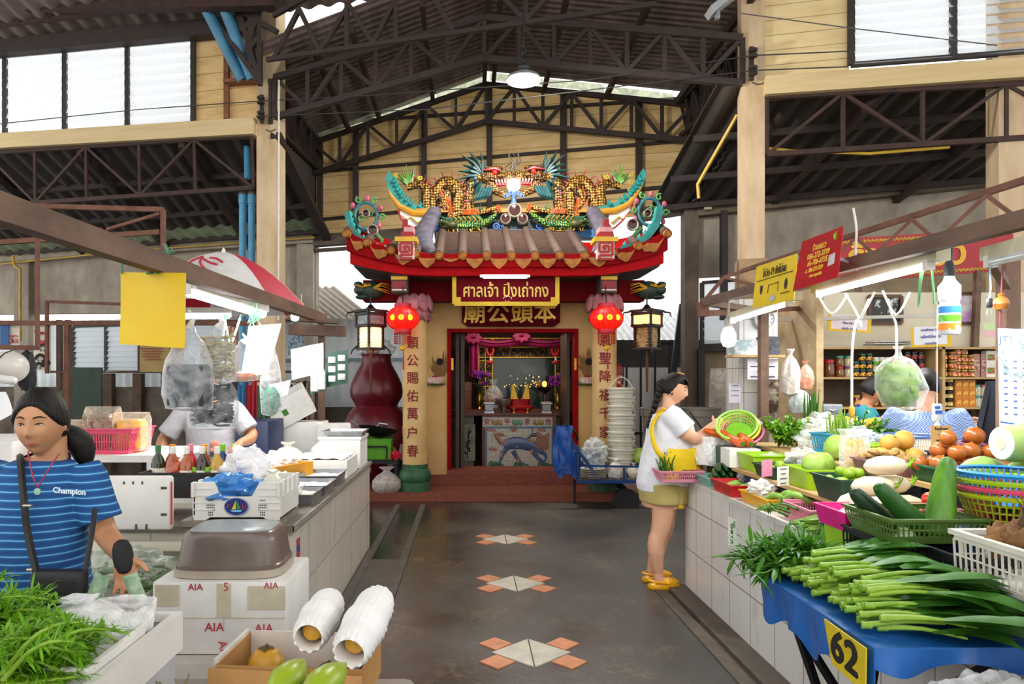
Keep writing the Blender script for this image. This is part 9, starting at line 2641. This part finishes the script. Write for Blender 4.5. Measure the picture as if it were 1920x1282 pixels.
def apf(u,w):
 a=rad(-110+175*u);rr=(.225+.008*math.sin(w*5+u*9))*(1+.05*w)
 c=pt(1262-8*w,826+68*w)
 return c+V((rr*math.cos(a)*1.0,rr*math.sin(a)*(.93+.06*w),.04*(1-w)*-abs(math.sin(a))))
m.grid(apf,16,10,.006);ap=obj('yellow_apron',m,apm,root,world=True)
m=MB();m.tube(smooth([pt(1272,800,-.19),pt(1252,772,-.11),pt(1232,786,-.1),pt(1226,812,-.14),pt(1238,848,-.19),pt(1268,872,-.2)],4),[.016,.02,.02,.018,.022,.034],8,flat=.45);m.tube(smooth([pt(1250,766,-.1),pt(1234,775,0),pt(1250,766,.1)],3),.016,8,flat=.5);obj('apron_strap',m,apm,ap,world=True)
obj('apron_tail',MB().grid(lambda u,w:pt(1276+9*u,915+38*w,-.16+.03*u),3,5,.006),apm,ap,world=True)
m=MB()
bp0=hc+hrot@V((0,.095,.02))
pts=smooth([bp0,pt(1240,735),pt(1232,760,.0),pt(1224,785,.0),pt(1219,800,.0)],5)
for i,p in enumerate(pts):m.ell(p+V((0,.008*(1 if i%2 else-1),0)),.034*(1-.6*i/len(pts)),None,8,6)
obj('braid',m,hairm,root,world=True)
m=MB()
for k in range(12):m.tube([hc+hrot@V((-.055+.01*k,-.06,.092)),hc+hrot@V((-.058+.0105*k,-.088,.07)),hc+hrot@V((-.06+.011*k,-.093+.00004*(k-6)**2,.04+.004*(k%3)))],[.008,.006,.0015],6)
obj('fringe',m,hairm,root,world=True)
m=MB()
for k in range(4):m.ell(hc+hrot@V((-.03+.01*k,.0-.012*k,.122)),.008,None,6,5)
obj('hair_clip',m,mat('c8964a',.4),root,world=True)
clog=mat('e8a808',.4,0,.08)
for dy,au,lb in((-.08,1238,''),(.1,1226,'')):
 c=pt(au+10,0,dy);c.z=0
 t_=obj('clog',MB().loft([[c+V((sh+L*math.cos(a)*(1 if math.cos(a)>0 else .95),w*math.sin(a),z))for a in[2*PI*k/28 for k in range(28)]]for L,w,z,sh in((.115,.043,0,0),(.122,.05,.012,0),(.118,.05,.032,0),(.075,.048,.058,.035),(.05,.042,.072,.04),(.02,.03,.078,.045))]),clog,root,world=True)
 m=MB();m.tube(smooth([c+V((.03,-.05,.05)),c+V((-.05,-.052,.06)),c+V((-.108,0,.062)),c+V((-.05,.052,.06)),c+V((.03,.05,.05))],4),.008,6);m.ell(c+V((.02,-.052,.05)),.011,None,8,6);obj('clog_strap',m,clog,t_,world=True)
 m=MB()
 for i in range(6):m.ell(c+V((.07+.012*(i%3),-.03+.03*(i//3)*1.6,.06-.006*(i%3))),(.005,.005,.006),None,6,5)
 obj('clog_hole',m,mat('5a3c08',.8),t_,world=True)
for s,dy in((1,-.0),):obj('earring',MB().ell(hc+hrot@V((-.078,.012,-.042)),.005,None,8,6),mat('e8e4dc',.2,.5),root,world=True)
bag(pt(1336,872,-.16),.12,.21,'milky plastic carrier bag with dark contents held open by the shopper','8a8278','fafaf6',.15,seed=151,tie=False,name='carrier_bag')
def keeper(label,loc,rz,h,hyaw,hpitch,shirt,sk,arms,lean=0,extra=None,voxel=.01,hairline=None):
 """standing figure at loc; arms = ((elbow), (wrist)) right then left, relative to loc in its own axes, facing -y"""
 root=thing('person',label,'person',loc,rz)
 T=Matrix.Translation(V(loc))@Matrix.Rotation(rz,4,'Z')
 w=lambda x,y,z:T@V((x,y,z))
 k=h/1.6
 body=MB()
 hc=w(0,-.03*k-lean*.9,(1.49-lean*.18)*k)
 hrot=T.to_3x3()@Matrix.Rotation(hyaw,3,'Z')@Matrix.Rotation(hpitch,3,'X')
 ft=head(body,root,hc,hrot,sk,hairline or(lambda p:min(-p.y-.02-.35*max(0,p.z),.55-.4*p.x*p.x-p.z)))
 limb(body,[hc+V((0,0,-.05)),w(0,-lean*.7,1.34*k),w(0,-lean*.6,1.27*k)],[.05,.05,.065])
 rows=[(w(0,0,.8*k),.16,.12),(w(0,0,.92*k),.16,.125),(w(0,-lean*.2,1.05*k),.15,.12),(w(0,-lean*.4,1.18*k),.165,.12),(w(0,-lean*.6,1.27*k),.15,.095),(w(0,-lean*.65,1.325*k),.08,.06)]
 lat=T.to_3x3()@V((1,0,0))
 torso(body,rows,lat)
 for s in(-1,1):limb(body,[w(s*.08,0,.84*k),w(s*.085,-.01,.45*k),w(s*.085,.01,.06)],[.09,.062,.042]);body.rbox(w(s*.085,-.04,.035),(.09,.22,.07),.03,T.to_3x3())
 sm_=MB()
 torso(sm_,[(w(0,0,.78*k),.185,.145)]+[(c,a+.018,b+.018)for c,a,b in rows[1:5]]+[(rows[5][0],.1,.075)],lat)
 for s,(el,wr)in zip((-1,1),arms):
  sh=w(s*.175,-lean*.6,1.26*k);el,wr=w(*el),w(*wr)
  limb(body,[sh,el,wr],[.056,.047,.043,.037,.028])
  d=(wr-el).normalized()
  hand(body,wr,d,T.to_3x3()@V((0,0,-1)),T.to_3x3()@V((-s,-.3,0)),.5,.92)
  sm_.tube([sh.lerp(el,-.3),sh,sh.lerp(el,.5),sh.lerp(el,.8)],[.058,.075,.076,.08],14)
 bo=obj('body',remesh(body,voxel,2),sk,root,world=True,sharp=80)
 ft(bo)
 obj('shirt',remesh(sm_,.011,4),shirt,root,world=True,sharp=80)
 obj('trousers',MB().tube([w(-.085,0,.8*k),w(-.085,0,.12)],[.115,.075],14).tube([w(.085,0,.8*k),w(.085,0,.12)],[.115,.075],14),mat('26262e',.85),root,world=True)
 return root,w,hc,hrot
g=P(395,860,5.0)
r1,w,hc,hr=keeper('stall keeper in a grey printed T-shirt behind the hanging bags of the left stall',(g.x,5.0,0),.1,1.62,-.2,.2,cloth('a8a6a8','949296'),skin3,(((-.33,-.02,1.06),(-.28,-.2,.9)),((.3,-.02,1.1),(.26,-.22,1.06))))
m=MB();m.text('K-REX',.05,w(.06,-.16,.97),w(1,0,0)-w(0,0,0),(0,0,1),ext=.001,bold=.001);obj('shirt_lettering',m,mat('2a2628',.7),r1,world=True)
m=MB();m.ell(w(.07,-.152,1.04),(.035,.012,.035),None,10,8);m.tube([w(.05,-.155,1.02),w(.05,-.16,.995)],.012,6);m.tube([w(.09,-.155,1.02),w(.09,-.16,.995)],.012,6);obj('pink_print',m,mat('c87a6a',.7),r1,world=True)
r2,w,hc,hr=keeper('stall keeper in a teal shirt and blue apron bending over the yellow basins',(3.12,5.55,0),rad(62),1.55,rad(10),rad(28),cloth('1a7a80','146a70'),skin3,(((-.24,-.2,1.02),(-.14,-.38,1.0)),((.24,-.2,1.02),(.14,-.38,1.0))),.14)
m=MB();m.grid(lambda u,q:w((u-.5)*.3,-.2-.06*(1-abs(u-.5)*2)-.05*(1-q),1.2-.45*q),8,8,.006);m.tube([w(-.1,-.2,1.2),w(-.09,-.05,1.3),w(.09,-.05,1.3),w(.1,-.2,1.2)],.012,6);obj('blue_apron',m,cloth('1434a0','0f2a84'),r2,world=True)
def checks(c1,c2,n):
 t=NT('gingham')
 f=t.n('TexChecker',{'Scale':n,'Color1':c1,'Color2':c2,'Vector':t.tc.outputs['Object']})
 t.p(Base_Color=f.outputs[0],Roughness=.85);t.bump(t.noise(8,3),.4,.03)
 return t.m
r3,w,hc,hr=keeper('stall keeper in a fine blue checked blouse behind the bagged cabbage',(2.97,4.42,0),rad(150),1.57,0,rad(15),checks('5a7ab8','a8b8d8',110),skin2,(((-.26,-.06,1.0),(-.2,-.24,.98)),((.26,-.06,1.0),(.2,-.24,.98))))
m=MB();m.ell(hc+hr@V((0,.1,.02)),(.045,.04,.05),hr,12,9);obj('hair_bun',m,hairm,r3,world=True)
